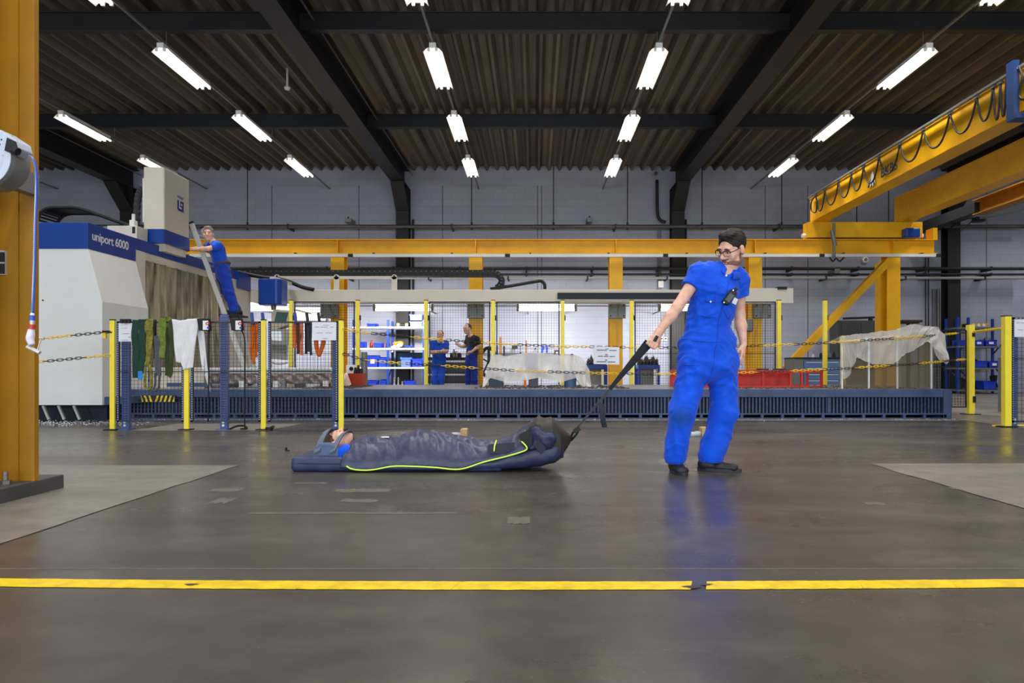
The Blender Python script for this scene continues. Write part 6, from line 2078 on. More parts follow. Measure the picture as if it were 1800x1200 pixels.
# small things on the floor
for k, (px, py, px2) in enumerate(((815, 770, 795), (1240, 767, 1222))):
    d = F_PX * CAM_Z / (py - VY)
    q = thing('wood_block', ['small pale wooden block behind the rescue mattress', 'small pale wooden block behind the legs of the pulling man'][k], 'wooden block', (PX(px, d), d, 0))
    MB().box(PX(px - 6, d), PX(px + 6, d), d, d + .14, 0, .092).build('block_body', M_WOOD, q, bevel=0.003)
    MB().box(PX(px - 6, d) + .01, PX(px + 6, d) - .01, d + .01, d + .13, .092, .096).build('end_grain', M_WOOD, q)
    q = thing('grey_rag', ['pale grey rag lying beside the block behind the rescue mattress', 'pale grey strip lying beside the block behind the pulling man'][k], 'rag', (PX(px2, d), d + .05, 0))
    f = Field((PX(px2 - 30, d), d - .1, -.01), (PX(px2 + 20, d), d + .25, .08), 0.012)
    f.ellip((PX(px2, d), d + .07, .018), (.10, .05, .03)).ellip((PX(px2 + 6, d), d + .07, .03), (.05, .04, .025)).ellip((PX(px2 - 12, d), d + .05, .012), (.09, .03, .018))
    f.ripple(0.008, 40, k)
    f.build('rag_body', mat('rag_grey', srgb(170, 178, 188), 0.8), q)
q = tag(MB().prism([(PX(501, 6.05), .0), (PX(507, 6.05), 0.0), (PX(507, 6.05), .008), (PX(503, 6.05), .008), (PX(502.5, 6.05), .03), (PX(501, 6.05), .03)], 'y', 6.05, 6.08).build('small_angle', M_DARK), 'tiny black metal angle lying on the floor near the mattress head', 'angle')
# ------------------------------------------------------------------ rescue mattress with a lying person
M_SKIN = mat('skin', srgb(232, 186, 164), 0.5, 0, 0.12, 30, col2=srgb(220, 164, 142))
M_BAG = mat('bag_navy', srgb(46, 54, 88), 0.42, 0, 0.25, 9, col2=srgb(34, 40, 70), bump=0.15, bscale=30)
M_BAGC = mat('bag_cover', srgb(58, 62, 90), 0.4, 0, 0.3, 7, col2=srgb(44, 50, 84), bump=0.25, bscale=24)
M_HOOD = mat('bag_hood', srgb(44, 40, 38), 0.55, 0, 0.2, 10)
M_PIPE = mat('piping_lime', srgb(212, 255, 90), 0.5)
M_MATT = mat('mattress_blue', srgb(48, 58, 96), 0.5, 0, 0.2, 12)
K = 0.004125


def bxm(px):
    return (px - 940) * K


bag = thing('rescue_mattress', 'navy rescue drag mattress with lime piping lying on the floor', 'rescue mattress', (-0.75, 5.1, 0))


def interp(st, x, lin=False):
    if x <= st[0][0]:
        return st[0][1:]
    for a, b_ in zip(st[:-1], st[1:]):
        if x <= b_[0]:
            t = (x - a[0]) / (b_[0] - a[0])
            t = t if lin else t * t * (3 - 2 * t)
            return tuple(p + (q - p) * t for p, q in zip(a[1:], b_[1:]))
    return st[-1][1:]


def loft(st, nx, nr, seed, amp, freq, pw=2.4, lean=0.0, half=False, lin=False):
    """st rows: (x, yc, half width, z bottom, z top); closed rings along x"""
    r = np.random.default_rng(seed)
    ph = r.uniform(0, 6.28, 12)
    x0, x1 = st[0][0], st[-1][0]
    vs, fs = [], []
    for i in range(nx):
        x = x0 + (x1 - x0) * i / (nx - 1)
        yc, w, z0, z1 = interp(st, x, lin)
        for k in range(nr):
            a = (math.pi * k / (nr - 1)) if half else 2 * math.pi * k / nr
            c, s = math.cos(a), math.sin(a)
            y = math.copysign(abs(c) ** (2 / pw), c)
            z = math.copysign(abs(s) ** (2 / pw), s)
            up = max(0, s)
            wv = math.sin(freq * x + 3 * y + ph[0] + 1.5 * math.sin(2.1 * freq * x * 0.3 + 4 * y)) + 0.7 * math.sin(1.9 * freq * x - 5 * y + ph[1]) + 0.5 * math.sin(3.3 * freq * x + 9 * y + ph[2]) + 0.6 * math.sin(0.7 * freq * x + 12 * y + ph[3])
            dd = amp * wv * (0.25 + 0.75 * up)
            if half:
                cr = amp * (abs(math.sin(0.55 * freq * x + 2.2 * y + ph[4] + 1.3 * math.sin(3 * y + 0.4 * freq * x))) - 0.6) * min(1, 3 * s)
                vs.append((x, yc + (w + dd * 0.3) * y, z0 + (z1 - z0) * z + (dd * 0.5 + 1.2 * cr) * min(1.0, 2.5 * max(s, 0))))
                continue
            vs.append((x + lean * z * (z1 - z0), yc + (w + dd * 0.5) * y, (z0 + z1) / 2 + ((z1 - z0) / 2 + dd * 0.6) * z))
    for i in range(nx - 1):
        for k in range(nr):
            fs.append((i * nr + k, i * nr + (k + 1) % nr, (i + 1) * nr + (k + 1) % nr, (i + 1) * nr + k))
    fs.append(tuple(range(nr - 1, -1, -1)))
    fs.append(tuple((nx - 1) * nr + k for k in range(nr)))
    vs = [(v[0], v[1], max(v[2], 0.002)) for v in vs]
    return MB().add(vs, fs)


# mattress (head end visible)
f = Field((-1.85, 4.72, -0.02), (0.2, 5.5, 0.2), 0.012)
f.rbox((-0.98, 5.10, 0.052), (0.72, 0.235, 0.020), 0.030, k=0.0)
f.rbox((-1.60, 5.10, 0.052), (0.10, 0.215, 0.018), 0.032, k=0.02)
f.ripple(0.004, 26, 2)
f.build('mattress', M_MATT, bag)
MB().tube([(-1.72, 4.842, 0.062), (-1.62, 4.832, 0.062), (-1.2, 4.832, 0.058)], 0.004, 6).build('zip_seam', M_NAVY, bag)
MB().cyl((-1.685, 4.93, 0.0), (-1.685, 4.93, 0.02), 0.012, n=8).build('stud', M_DARK, bag)
# hull under the cover
hull = [(bxm(612), 5.10, 0.262, 0.0, 0.045), (bxm(690), 5.10, 0.275, 0.0, 0.06), (bxm(800), 5.10, 0.275, 0.0, 0.055), (bxm(860), 5.10, 0.274, 0.0, 0.10), (bxm(910), 5.09, 0.268, 0.006, 0.155),
        (bxm(945), 5.08, 0.262, 0.022, 0.20), (bxm(972), 5.07, 0.245, 0.045, 0.22), (bxm(990), 5.06, 0.20, 0.085, 0.24)]
loft(hull, 80, 40, 4, 0.004, 14, 3.4).build('hull', M_BAG, bag, smooth=True)
# cover over the body
cov = [(bxm(606), 5.10, 0.272, 0.03, 0.16), (bxm(610), 5.10, 0.276, 0.03, 0.19), (bxm(620), 5.10, 0.280, 0.022, 0.218), (bxm(640), 5.10, 0.281, 0.014, 0.228), (bxm(660), 5.10, 0.28, 0.016, 0.23), (bxm(690), 5.10, 0.282, 0.038, 0.228),
       (bxm(715), 5.10, 0.282, 0.042, 0.25), (bxm(735), 5.10, 0.282, 0.04, 0.272), (bxm(770), 5.10, 0.282, 0.035, 0.252), (bxm(808), 5.10, 0.282, 0.022, 0.225), (bxm(850), 5.10, 0.28, 0.068, 0.200), (bxm(890), 5.10, 0.278, 0.108, 0.212),
       (bxm(905), 5.10, 0.276, 0.125, 0.245), (bxm(922), 5.10, 0.27, 0.145, 0.30), (bxm(938), 5.10, 0.255, 0.17, 0.35)]
loft(cov, 220, 56, 9, 0.012, 24, 2.2, half=True).build('cover', M_BAGC, bag, smooth=True)
# brown-black hood at the foot end
hood = [(bxm(930), 5.09, 0.20, 0.245, 0.325), (bxm(943), 5.09, 0.25, 0.15, 0.366), (bxm(950), 5.09, 0.255, 0.12, 0.372), (bxm(959), 5.085, 0.255, 0.09, 0.356), (bxm(970), 5.08, 0.25, 0.075, 0.372), (bxm(976), 5.08, 0.24, 0.075, 0.352), (bxm(985), 5.07, 0.225, 0.085, 0.305), (bxm(997), 5.06, 0.17, 0.155, 0.262), (bxm(1004), 5.05, 0.08, 0.20, 0.235)]
loft(hood, 60, 44, 12, 0.005, 30, 4.5, 0.0, lin=True).build('hood', M_HOOD, bag, smooth='auto')
# crumpled lining and pocket in the opening
f = Field((bxm(915), 4.74, 0.08), (bxm(982), 5.05, 0.36), 0.009)
f.econe((bxm(935), 4.87, 0.17), (bxm(968), 4.86, 0.26), (0.06, 0.05), (0.055, 0.05), (0, 1, 0), k=0.02)
f.econe((bxm(945), 4.86, 0.29), (bxm(958), 4.85, 0.20), (0.04, 0.04), (0.06, 0.04), (0, 1, 0), k=0.02)
f.ripple(0.022, 34, 8)
f.build('crumpled_lining', M_BAG, bag)
MB().obox(U(949, 785, 4.80), (0.028, 0, -0.03), (0, 0.006, 0), (0.016, 0, 0.022)).build('dark_strap_patch', M_NAVY, bag)
MB().sheet([[U(858, 781, 4.812), U(884, 779, 4.812), U(905, 777, 4.815)], [U(857, 797, 4.80), U(884, 796, 4.80), U(905, 787, 4.81)]], (0, 0.008, 0)).build('hook_patch', M_NAVY, bag)
MB().sheet([[U(912, 764, 4.83), U(926, 756, 4.85), U(938, 748, 4.86)], [U(914, 774, 4.81), U(928, 770, 4.82), U(936, 772, 4.82)], [U(922, 786, 4.81), U(930, 785, 4.81), U(934, 783, 4.81)]], (0, 0.006, 0)).build('dark_opening', mat('black_lining', srgb(14, 15, 20), 0.7), bag)  # black sheet painting the shade inside the foot opening
pp = [(609, 819), (617, 823.5), (632, 826), (655, 825.5), (690, 819.5), (725, 819.5), (765, 821.5), (808, 824.5), (850, 812), (890, 802), (917, 794), (926, 789), (924, 783), (914, 773)]
yp = [4.818, 4.814, 4.811, 4.814, 4.810, 4.808, 4.808, 4.808, 4.808, 4.806, 4.802, 4.798, 4.80, 4.82]
MB().tube(smooth_path([U(p[0], p[1], y + 0.0) for p, y in zip(pp, yp)], 8), 0.0055, 8).build('lime_piping', M_PIPE, bag, smooth=True)
MB().tube(smooth_path([U(868.5, 793, 4.795), U(869.5, 783, 4.80), U(872.5, 774, 4.84)], 6), 0.0055, 8).build('lime_piping', M_PIPE, bag, smooth=True)
MB().sheet([[U(670, 769, 5.04), U(684, 769, 5.04)], [U(670, 767.5, 5.10), U(684, 767.5, 5.10)]], (0, 0, 0.003)).build('white_label', M_WHITE, bag)
# head-end immobiliser blocks and straps
M_BLOCK = mat('block_slate', srgb(88, 104, 136), 0.7, 0, 0.15, 20)
M_STRAPG = mat('strap_grey', srgb(96, 106, 122), 0.6)
for s, y in ((0, 4.945), (1, 5.265)):
    pr = [(-1.60, 0.085), (-1.40, 0.085), (-1.42, 0.165), (-1.46, 0.195), (-1.55, 0.20), (-1.60, 0.15)]
    MB().prism(pr, 'y', y - 0.035, y + 0.035).build('head_block', M_BLOCK, bag, bevel=0.012)
hc = Vector((-1.478, 5.10, 0.185))


def strap(p0, top, p1, w, name):
    rows = []
    P = smooth_path([p0, p0.lerp(top, 0.55) + Vector((0, -0.02, 0.02)), top, top.lerp(p1, 0.45) + Vector((0, 0.02, 0.02)), p1], 6)
    for p in P:
        rows.append([p + Vector((-w / 2, 0, -w * .25)), p, p + Vector((w / 2, 0, w * .25))])
    return MB().sheet(rows, (0, -0.004, 0.012)).build(name, M_STRAPG, bag, smooth='auto')


strap(U(557, 796, 4.90), Vector((-1.522, 5.06, 0.278)), Vector((-1.55, 5.31, 0.13)), 0.046, 'forehead_strap')
strap(U(584, 796, 4.90), Vector((-1.392, 5.06, 0.262)), Vector((-1.42, 5.31, 0.13)), 0.044, 'chin_strap')

# drag strap held by the man
st = thing('drag_strap', 'long black webbing strap from the mattress foot to the pulling hand', 'strap', U(1008, 757, 4.98))
A, B, Cc = U(1140, 600, 4.735), U(1072, 684, 4.85), U(1006, 762, 5.0)


def web(a, b_, w0, w1, th, name, m, vec=(0, 0, 1), n=6):
    t = (b_ - a).normalized()
    v = Vector((t.z, 0, -t.x)).normalized()
    rows = []
    for i in range(n + 1):
        u = i / n
        p = a.lerp(b_, u)
        w = w0 + (w1 - w0) * u
        rows.append([p - v * w / 2, p, p + v * w / 2])
    return MB().sheet(rows, (0, th, 0)).build(name, m, st)


M_WEB = mat('webbing_black', srgb(30, 34, 44), 0.65, 0, 0.2, 60)
web(A + Vector((-.004, -.008, 0)), B, 0.046, 0.026, 0.006, 'webbing_front', M_WEB)
web(A + Vector((.018, .006, -.01)), B, 0.042, 0.022, 0.006, 'webbing_rear', M_WEB)
web(B, Cc, 0.020, 0.014, 0.006, 'webbing_lower', mat('webbing_grey', srgb(70, 70, 80), 0.6))
rows = []
for p, w in zip(smooth_path([U(1057, 709, 4.86), U(1059, 722, 4.85), U(1060, 738, 4.85), U(1063, 751, 4.86)], 5), [9] * 40):
    rows.append([p + Vector((-0.019, 0, 0)), p + Vector((0, -.004, 0)), p + Vector((0.019, 0, 0))])
MB().sheet(rows, (0, 0.004, 0)).build('loose_end', M_WEB, st)
MB().tube(smooth_path([U(1003, 772, 5.0), U(1007, 760, 4.98), U(1017, 752, 4.98), U(1014, 762, 4.98), U(1004, 774, 5.0)], 5), 0.008, 8).build('attachment_loop', M_DARK, st, smooth=True)
MB().obox(U(1153, 595, 4.655), (0.010, 0, 0.018), (0, 0.012, 0), (-0.009, 0, 0.005)).build('grip_loop', M_WEB, st)
MB().obox(U(1014, 755, 4.97), (0.022, 0, 0.012), (0, .008, 0), (-.008, 0, .014)).build('buckle', M_DARK, st)
# ------------------------------------------------------------------ people
def nrm(v):
    v = np.array(v, float)
    return v / np.linalg.norm(v)


def head_frame(fwd, up):
    """columns: lateral x, forward y, up z (local head axes in world)"""
    y = nrm(fwd)
    z = np.array(up, float)
    z = nrm(z - y * (z @ y))
    x = np.cross(y, z)
    return np.stack([x, y, z], 1)


def head_prims(f, c, R, s=1.0):
    P = lambda x, y, z: np.array(c) + R @ (np.array((x, y, z)) * s)
    E = lambda p, r, k=0.02, mode='add': f.ellip(P(*p), tuple(v * s for v in r), R, k * s, mode)
    E((0, -0.012, 0.032), (0.074, 0.094, 0.085))
    E((0, 0.030, -0.030), (0.060, 0.062, 0.090), 0.03)
    E((0, 0.046, -0.085), (0.043, 0.040, 0.032), 0.03)
    E((0, 0.072, -0.104), (0.022, 0.018, 0.016), 0.02)
    for sx in (-1, 1):
        E((0.040 * sx, 0.060, -0.026), (0.026, 0.026, 0.026), 0.02)
        E((0.046 * sx, 0.014, -0.078), (0.018, 0.034, 0.024), 0.025)
    f.cone(P(-0.036, 0.084, 0.026), P(0.036, 0.084, 0.026), 0.012 * s, 0.012 * s, 0.014 * s)
    for sx in (-1, 1):
        E((0.032 * sx, 0.106, 0.006), (0.020, 0.018, 0.013), 0.012, 'cut')
        E((0.031 * sx, 0.080, 0.004), (0.0135, 0.0135, 0.011), 0.004)
    f.cone(P(0, 0.092, 0.014), P(0, 0.116, -0.028), 0.008 * s, 0.012 * s, 0.010 * s)
    for sx in (-1, 1):
        f.cone(P(0.010 * sx, 0.100, -0.034), P(0.010 * sx, 0.104, -0.034), 0.009 * s, 0.009 * s, 0.008 * s)
    E((0, 0.092, -0.060), (0.024, 0.010, 0.0055), 0.006)
    E((0, 0.090, -0.071), (0.021, 0.011, 0.006), 0.006)
    for sx in (-1, 1):
        E((0.077 * sx, -0.004, -0.004), (0.010, 0.020, 0.032), 0.008)


def hair_build(name, c, R, s, m, parent, h, style='short', seed=1):
    P = lambda x, y, z: np.array(c) + R @ (np.array((x, y, z)) * s)
    f = Field(np.array(c) - 0.16 * s, np.array(c) + 0.16 * s, h)
    if style == 'short':
        f.ellip(P(0, -0.016, 0.040), (0.081 * s, 0.101 * s, 0.092 * s), R, 0.01)
        f.ellip(P(0, 0.040, 0.106), (0.056 * s, 0.046 * s, 0.024 * s), R, 0.03)
        f.ripple(0.004, 140, seed)
        f.ellip(P(0, 0.112, -0.016), (0.080 * s, 0.085 * s, 0.100 * s), R, 0.006, 'cut')
        f.ellip(P(0, 0.02, -0.10), (0.12 * s, 0.12 * s, 0.085 * s), R, 0.008, 'cut')
    elif style == 'receding':
        f.ellip(P(0, -0.020, 0.034), (0.079 * s, 0.096 * s, 0.088 * s), R, 0.01)
        f.ripple(0.003, 120, seed)
        f.ellip(P(0, 0.110, 0.055), (0.075 * s, 0.10 * s, 0.10 * s), R, 0.008, 'cut')
        f.ellip(P(0, 0.03, -0.11), (0.12 * s, 0.12 * s, 0.085 * s), R, 0.008, 'cut')
    return f.build(name, m, parent)


def fingers(f, pts_list, k=0.004):
    for pts, r in pts_list:
        for i in range(len(pts) - 1):
            f.cone(pts[i], pts[i + 1], r[i], r[i + 1], k)


def relaxed_hand(f, wrist, tip, palm_dir, thumb_dir, s=1.0):
    """hand hanging from wrist towards tip; palm_dir is the palm normal, thumb_dir the side of the thumb"""
    w, t = np.array(wrist), np.array(tip)
    ax = nrm(t - w)
    L = 0.185 * s
    pd = nrm(np.array(palm_dir) - ax * (np.array(palm_dir) @ ax))
    td = np.cross(ax, pd)
    if td @ np.array(thumb_dir) < 0:
        td = -td
    f.econe(w + ax * 0.01, w + ax * L * 0.46, (0.026 * s, 0.016 * s), (0.038 * s, 0.014 * s), td, 0.015)
    lens = (0.40, 0.46, 0.43, 0.34)
    for i in range(4):
        o = (1.5 - i) * 0.0185 * s
        b0 = w + ax * L * 0.46 + td * o
        l = L * lens[i]
        p1 = b0 + ax * l * 0.45 + pd * l * 0.10
        p2 = p1 + (ax * 0.9 + pd * 0.42) * l * 0.32
        p3 = p2 + (ax * 0.7 + pd * 0.7) * l * 0.24
        fingers(f, [([b0, p1, p2, p3], (0.0098 * s, 0.0090 * s, 0.0082 * s, 0.0072 * s))])
    b0 = w + ax * L * 0.14 + td * 0.022 * s + pd * 0.006
    p1 = b0 + (ax * 0.72 + td * 0.55 + pd * 0.3) * 0.042 * s
    p2 = p1 + (ax * 0.9 + td * 0.15 + pd * 0.35) * 0.032 * s
    fingers(f, [([b0, p1, p2], (0.014 * s, 0.0112 * s, 0.009 * s))], 0.008)


def fist(f, wrist, centre, grip_axis, knuckle_dir, s=1.0):
    """fingers closed round a strap that runs along grip_axis; knuckle_dir points away from the forearm over the knuckles"""
    w, c = np.array(wrist), np.array(centre)
    ax = nrm(c - w)
    g = nrm(grip_axis)
    g = nrm(g - ax * (g @ ax))
    kd = nrm(np.array(knuckle_dir) - ax * (np.array(knuckle_dir) @ ax) - g * (np.array(knuckle_dir) @ g))
    f.econe(w, c + ax * 0.005, (0.026 * s, 0.020 * s), (0.040 * s, 0.020 * s), g, 0.02)
    for i in range(4):
        o = g * (1.5 - i) * 0.0195 * s
        l = (0.95, 1.05, 1.0, 0.85)[i]
        b0 = c + ax * 0.020 + o + kd * 0.012
        p1 = b0 + (ax * 0.75 - kd * 0.1) * 0.036 * s * l
        p2 = p1 + (-kd * 1.0 - ax * 0.15) * 0.032 * s * l
        p3 = p2 + (-ax * 0.9 + kd * 0.15) * 0.026 * s * l
        fingers(f, [([b0, p1, p2, p3], (0.0115 * s, 0.0105 * s, 0.0095 * s, 0.0085 * s))], 0.004)
    b0 = c - ax * 0.02 + g * 0.032 * s - kd * 0.01
    p1 = b0 + (ax * 0.7 + g * 0.35 - kd * 0.4) * 0.040 * s
    p2 = p1 + (ax * 0.5 - g * 0.75 - kd * 0.35) * 0.032 * s
    fingers(f, [([b0, p1, p2], (0.015 * s, 0.012 * s, 0.0095 * s))], 0.008)


def shoe(name, heel, toe, m, parent, h, s=1.0, sole=None):
    a, b_ = np.array(heel, float), np.array(toe, float)
    d = nrm(b_ - a)
    lat = np.array((-d[1], d[0], 0))
    lo, hi = np.minimum(a, b_) - 0.12, np.maximum(a, b_) + 0.12
    lo[2], hi[2] = -0.03 + min(a[2], b_[2]), min(a[2], b_[2]) + 0.2
    z0 = min(a[2], b_[2])
    L = np.linalg.norm(b_ - a)
    up = np.array((0, 0, 1.0))
    f = Field(lo, hi, h)
    f.econe(a + d * 0.045 * s + up * 0.040 * s, a + d * L * 0.5 + up * 0.034 * s, (0.038 * s, 0.040 * s), (0.043 * s, 0.034 * s), lat, 0.02)
    f.econe(a + d * L * 0.5 + up * 0.034 * s, b_ - d * 0.05 * s + up * 0.028 * s, (0.043 * s, 0.034 * s), (0.046 * s, 0.028 * s), lat, 0.02)
    f.cone(a + d * 0.055 * s + up * 0.05 * s, a + d * 0.085 * s + up * 0.115 * s, 0.042 * s, 0.044 * s, 0.03)
    f.plane_cut((0, 0, z0), (0, 0, -1))
    o = f.build(name, m, parent)
    mb = MB()
    n = 24
    ring = []
    for i in range(n):
        w = 2 * math.pi * i / n
        u = 0.5 - 0.5 * math.cos(w)
        half = 0.040 * s + 0.010 * s * math.sin(math.pi * u)
        side = math.sin(w)
        p = a + d * (L * u) + lat * (half * math.copysign(abs(side) ** 0.6, side))
        ring.append((p[0], p[1]))
    mb.prism(ring, 'z', z0 + 0.001, z0 + 0.022 * s)
    mb.build('sole', sole or M_DARK, o if False else parent)
    return o


def cloth_mat(name, col, col2, stain=None):
    m = mat(name, col, 0.75, 0, 0.3, 8, col2=col2, bump=0.25, bscale=18, sheen=0.15, spec=0.25)
    return m


M_COVER = cloth_mat('coverall_blue', srgb(6, 86, 228), srgb(4, 72, 206))
M_SHIRTB = cloth_mat('shirt_blue', srgb(16, 84, 210), srgb(12, 70, 186))
M_TROUS = cloth_mat('trousers_blue', srgb(16, 58, 168), srgb(12, 46, 146))
M_BLKSH = cloth_mat('shirt_black', srgb(32, 34, 42), srgb(22, 24, 30))
M_HAIR = mat('hair_dark', srgb(28, 22, 19), 0.6, 0, 0.4, 60, bump=0.4, bscale=120)
M_HAIRG = mat('hair_grey', srgb(158, 146, 136), 0.7, 0, 0.3, 60)
M_HAIRB = mat('hair_brown', srgb(84, 62, 48), 0.65, 0, 0.3, 60)
M_SHOE = mat('shoe_black', srgb(30, 30, 34), 0.5)
M_SOLE = mat('shoe_sole', srgb(40, 44, 52), 0.6)
M_BEARD = mat('beard_stubble', srgb(150, 112, 94), 0.7, 0, 0.4, 90, col2=srgb(112, 82, 70))
M_EYE = mat('eye_dark', srgb(40, 30, 26), 0.2)


def bounds(pts, m):
    a = np.array([list(p) for p in pts])
    return a.min(0) - m, a.max(0) + m


def person(label, J, fwd, up, h, hs=1.0, group=None, hands=None, build=1.0, arms_r=1.0):
    """one continuous body: head, neck, torso, arms, legs. J holds the joints"""
    J = {k: np.array(v, float) for k, v in J.items()}
    lo, hi = bounds(J.values(), 0.22)
    lo[2] = max(lo[2], -0.02)
    f = Field(lo, hi, h)
    R = head_frame(fwd, up)
    b = build
    lat = nrm(J['shL'] - J['shR'])
    lath = nrm(J['hipL'] - J['hipR'])
    f.econe(J['pelvis'], J['chest'], (0.135 * b, 0.085 * b), (0.145 * b, 0.095 * b), lat, 0.03)
    f.econe(J['chest'], J['neck'] * 0.75 + J['chest'] * 0.25, (0.145 * b, 0.09 * b), (0.106 * b, 0.064 * b), lat, 0.04)
    f.cone(J['neck'] - (J['head'] - J['neck']) * 0.1, J['head'] + R @ np.array((0, -0.035, -0.04)) * hs, 0.058 * b, 0.052 * b, 0.03)
    for s in 'RL':
        f.cone(J['neck'] * 0.5 + J['sh' + s] * 0.5, J['sh' + s], 0.05 * b, 0.052 * b, 0.05)
        f.cone(J['sh' + s], J['el' + s], 0.050 * b * arms_r, 0.038 * b * arms_r, 0.03)
        f.cone(J['el' + s], J['el' + s] * 0.62 + J['wr' + s] * 0.38, 0.038 * b * arms_r, 0.040 * b * arms_r, 0.02)
        f.cone(J['el' + s] * 0.62 + J['wr' + s] * 0.38, J['wr' + s], 0.040 * b * arms_r, 0.025 * b * arms_r, 0.02)
        f.cone(J['hip' + s], J['kn' + s], 0.075 * b, 0.05 * b, 0.04)
        f.cone(J['kn' + s], J['an' + s], 0.05 * b, 0.036 * b, 0.03)
    head_prims(f, J['head'], R, hs)
    for hfun in (hands or []):
        hfun(f)
    base = (float(J['pelvis'][0]), float(J['pelvis'][1]), float(min(J['anR'][2], J['anL'][2]) - 0.09))
    o = f.build('person', M_SKIN, None, base)
    tag(o, label, 'person', group)
    for sx in (-1, 1):
        p = J['head'] + R @ (np.array((0.031 * sx, 0.0905, 0.003)) * hs)
        MB().ell(p, (0.0055 * hs,) * 3, 10, 7).build('eye', M_EYE, o, smooth=True)
        q = J['head'] + R @ (np.array((0.033 * sx, 0.0955, 0.025)) * hs)
        ex = R @ np.array((0.018 * hs * sx, -0.003, -0.002))
        MB().tube([Vector(q - ex), Vector(q + R @ np.array((0, 0.002, 0.003))), Vector(q + ex)], [0.003 * hs, 0.004 * hs, 0.002 * hs], 6).build('eyebrow', M_HAIR, o, smooth=True)
    mp = J['head'] + R @ (np.array((0, 0.0975, -0.0655)) * hs)
    ex = R @ np.array((0.017 * hs, -0.010, 0))
    MB().tube([Vector(mp - ex), Vector(mp), Vector(mp + ex)], [0.0015 * hs, 0.0026 * hs, 0.0015 * hs], 6).build('mouth', mat('lip', srgb(168, 92, 84), 0.5), o, smooth=True)
    return o, J, R


# ---------------- the man pulling the mattress
J = dict(pelvis=U(1245, 622, 4.88), waist=U(1243, 578, 4.87), chest=U(1257, 515, 4.85), neck=U(1279, 475, 4.86), head=U(1287, 437, 4.83),
         shR=U(1229, 481, 4.80), elR=U(1191, 539, 4.74), wrR=U(1159, 583, 4.72),
         shL=U(1299, 492, 4.95), elL=U(1300, 553, 5.00), wrL=U(1307, 605, 4.96),
         hipR=U(1220, 640, 4.85), knR=U(1199, 725, 4.80), anR=U(1187, 805, 4.82),
         hipL=U(1269, 640, 4.92), knL=U(1273, 725, 4.92), anL=U(1250, 806, 4.91))
fc = U(1150, 598, 4.715)
strap_dir = np.array(A - B)
man, J, R = person('man in a blue short-sleeved coverall pulling the mattress by a strap', J, (-0.76, -0.52, -0.40), (0.12, -0.1, 0.97), 0.0042, 1.06,
                   hands=[lambda f: fist(f, U(1159, 583, 4.72), fc, strap_dir * 0.4 + np.array((0.9, 0.1, 0.3)), (-0.6, -0.75, 0.1), 1.0),
                          lambda f: relaxed_hand(f, U(1307, 605, 4.96), U(1304, 648, 4.91), (-0.75, 0.5, 0), (-0.5, -0.85, 0), 1.0)])
# coverall
pts = [J[k] for k in J]
lo, hi = bounds([J['neck'], J['shR'], J['shL'], J['anR'], J['anL'], J['hipR'], J['hipL'], J['elR'] * .5 + J['shR'] * .5], 0.2)
lo[2] = 0.0
f = Field(lo, hi, 0.0055)
lat = J['shL'] - J['shR']
lath = np.array((1.0, 0.25, 0))
mid = J['chest'] * 0.45 + J['waist'] * 0.55
f.econe(J['waist'], mid, (0.150, 0.112), (0.160, 0.120), lath, 0.04)
f.econe(mid, J['chest'], (0.160, 0.120), (0.172, 0.122), lat, 0.04)
f.econe(J['chest'], J['chest'] * 0.35 + J['neck'] * 0.65, (0.170, 0.118), (0.118, 0.078), lat, 0.05)
f.econe(J['waist'], np.array(U(1244, 600, 4.88)), (0.158, 0.118), (0.192, 0.130), lath, 0.03)
f.econe(np.array(U(1244, 600, 4.88)), np.array(U(1244, 640, 4.88)), (0.195, 0.130), (0.208, 0.140), lath, 0.03)
for s, k1, k2, k3 in (('R', (0.108, 0.116), (0.094, 0.100), (0.080, 0.086)), ('L', (0.108, 0.116), (0.094, 0.100), (0.090, 0.092))):
    hp, kn, an = J['hip' + s], J['kn' + s], J['an' + s]
    f.econe(hp, kn, k1, k2, lath, 0.05)
    f.econe(kn, an + np.array((0, 0, 0.02)), k2, k3, lath, 0.03)
for s, e in (('R', 0.42), ('L', 0.46)):
    sh, el = J['sh' + s], J['el' + s]
    f.cone(J['neck'] * 0.35 + sh * 0.65, sh, 0.064, 0.070, 0.05)
    f.cone(J['neck'] * 0.85 + sh * 0.15, J['neck'] * 0.3 + sh * 0.7, 0.056, 0.066, 0.05)
    f.cone(sh, sh + (el - sh) * e, 0.070, 0.066 if s == 'R' else 0.064, 0.03)
f.ripple(0.007, 13, 5, (1, 1, 1.4))
f.crease(0.0085, 34, 11, dirs=((0.35, 0.2, 1), (-0.6, 0.2, 0.8), (0.9, 0.1, 0.35)))
f.crease(0.0035, 75, 12, dirs=((0.5, 0.2, 1), (-0.7, 0.1, 0.7), (0.2, 0.3, 1)))
# neck opening in a V, sleeve ends, trouser hems
nk = J['neck']
f.cone(nk + (J['head'] - nk) * 0.30, J['head'] + np.array((0, 0, -.02)), 0.056, 0.07, 0.004, 'cut')
f.cone(np.array(U(1283, 489, 4.71)), np.array(U(1281, 472, 4.79)), 0.008, 0.036, 0.004, 'cut')
for s, e in (('R', 0.42), ('L', 0.46)):
    sh, el = J['sh' + s], J['el' + s]
    ax = nrm(el - sh)
    away = nrm(sh - J['chest'])
    away = nrm(away - ax * (away @ ax))
    f.rbox(sh + ax * (np.linalg.norm(el - sh) * e + 0.050) + away * 0.035, (0.050, 0.085, 0.085), 0.0, np.stack([ax, nrm(np.cross(ax, (0, 1, 0))), np.cross(ax, nrm(np.cross(ax, (0, 1, 0))))], 1), 0.0, 'cut')
for s in 'RL':
    f.rbox(J['an' + s] + np.array((0, 0, -0.080)), (0.2, 0.2, 0.055), 0.0, None, 0.0, 'cut') if False else None
f.plane_cut((0, 0, 0.062), (0.0, 0, -1))
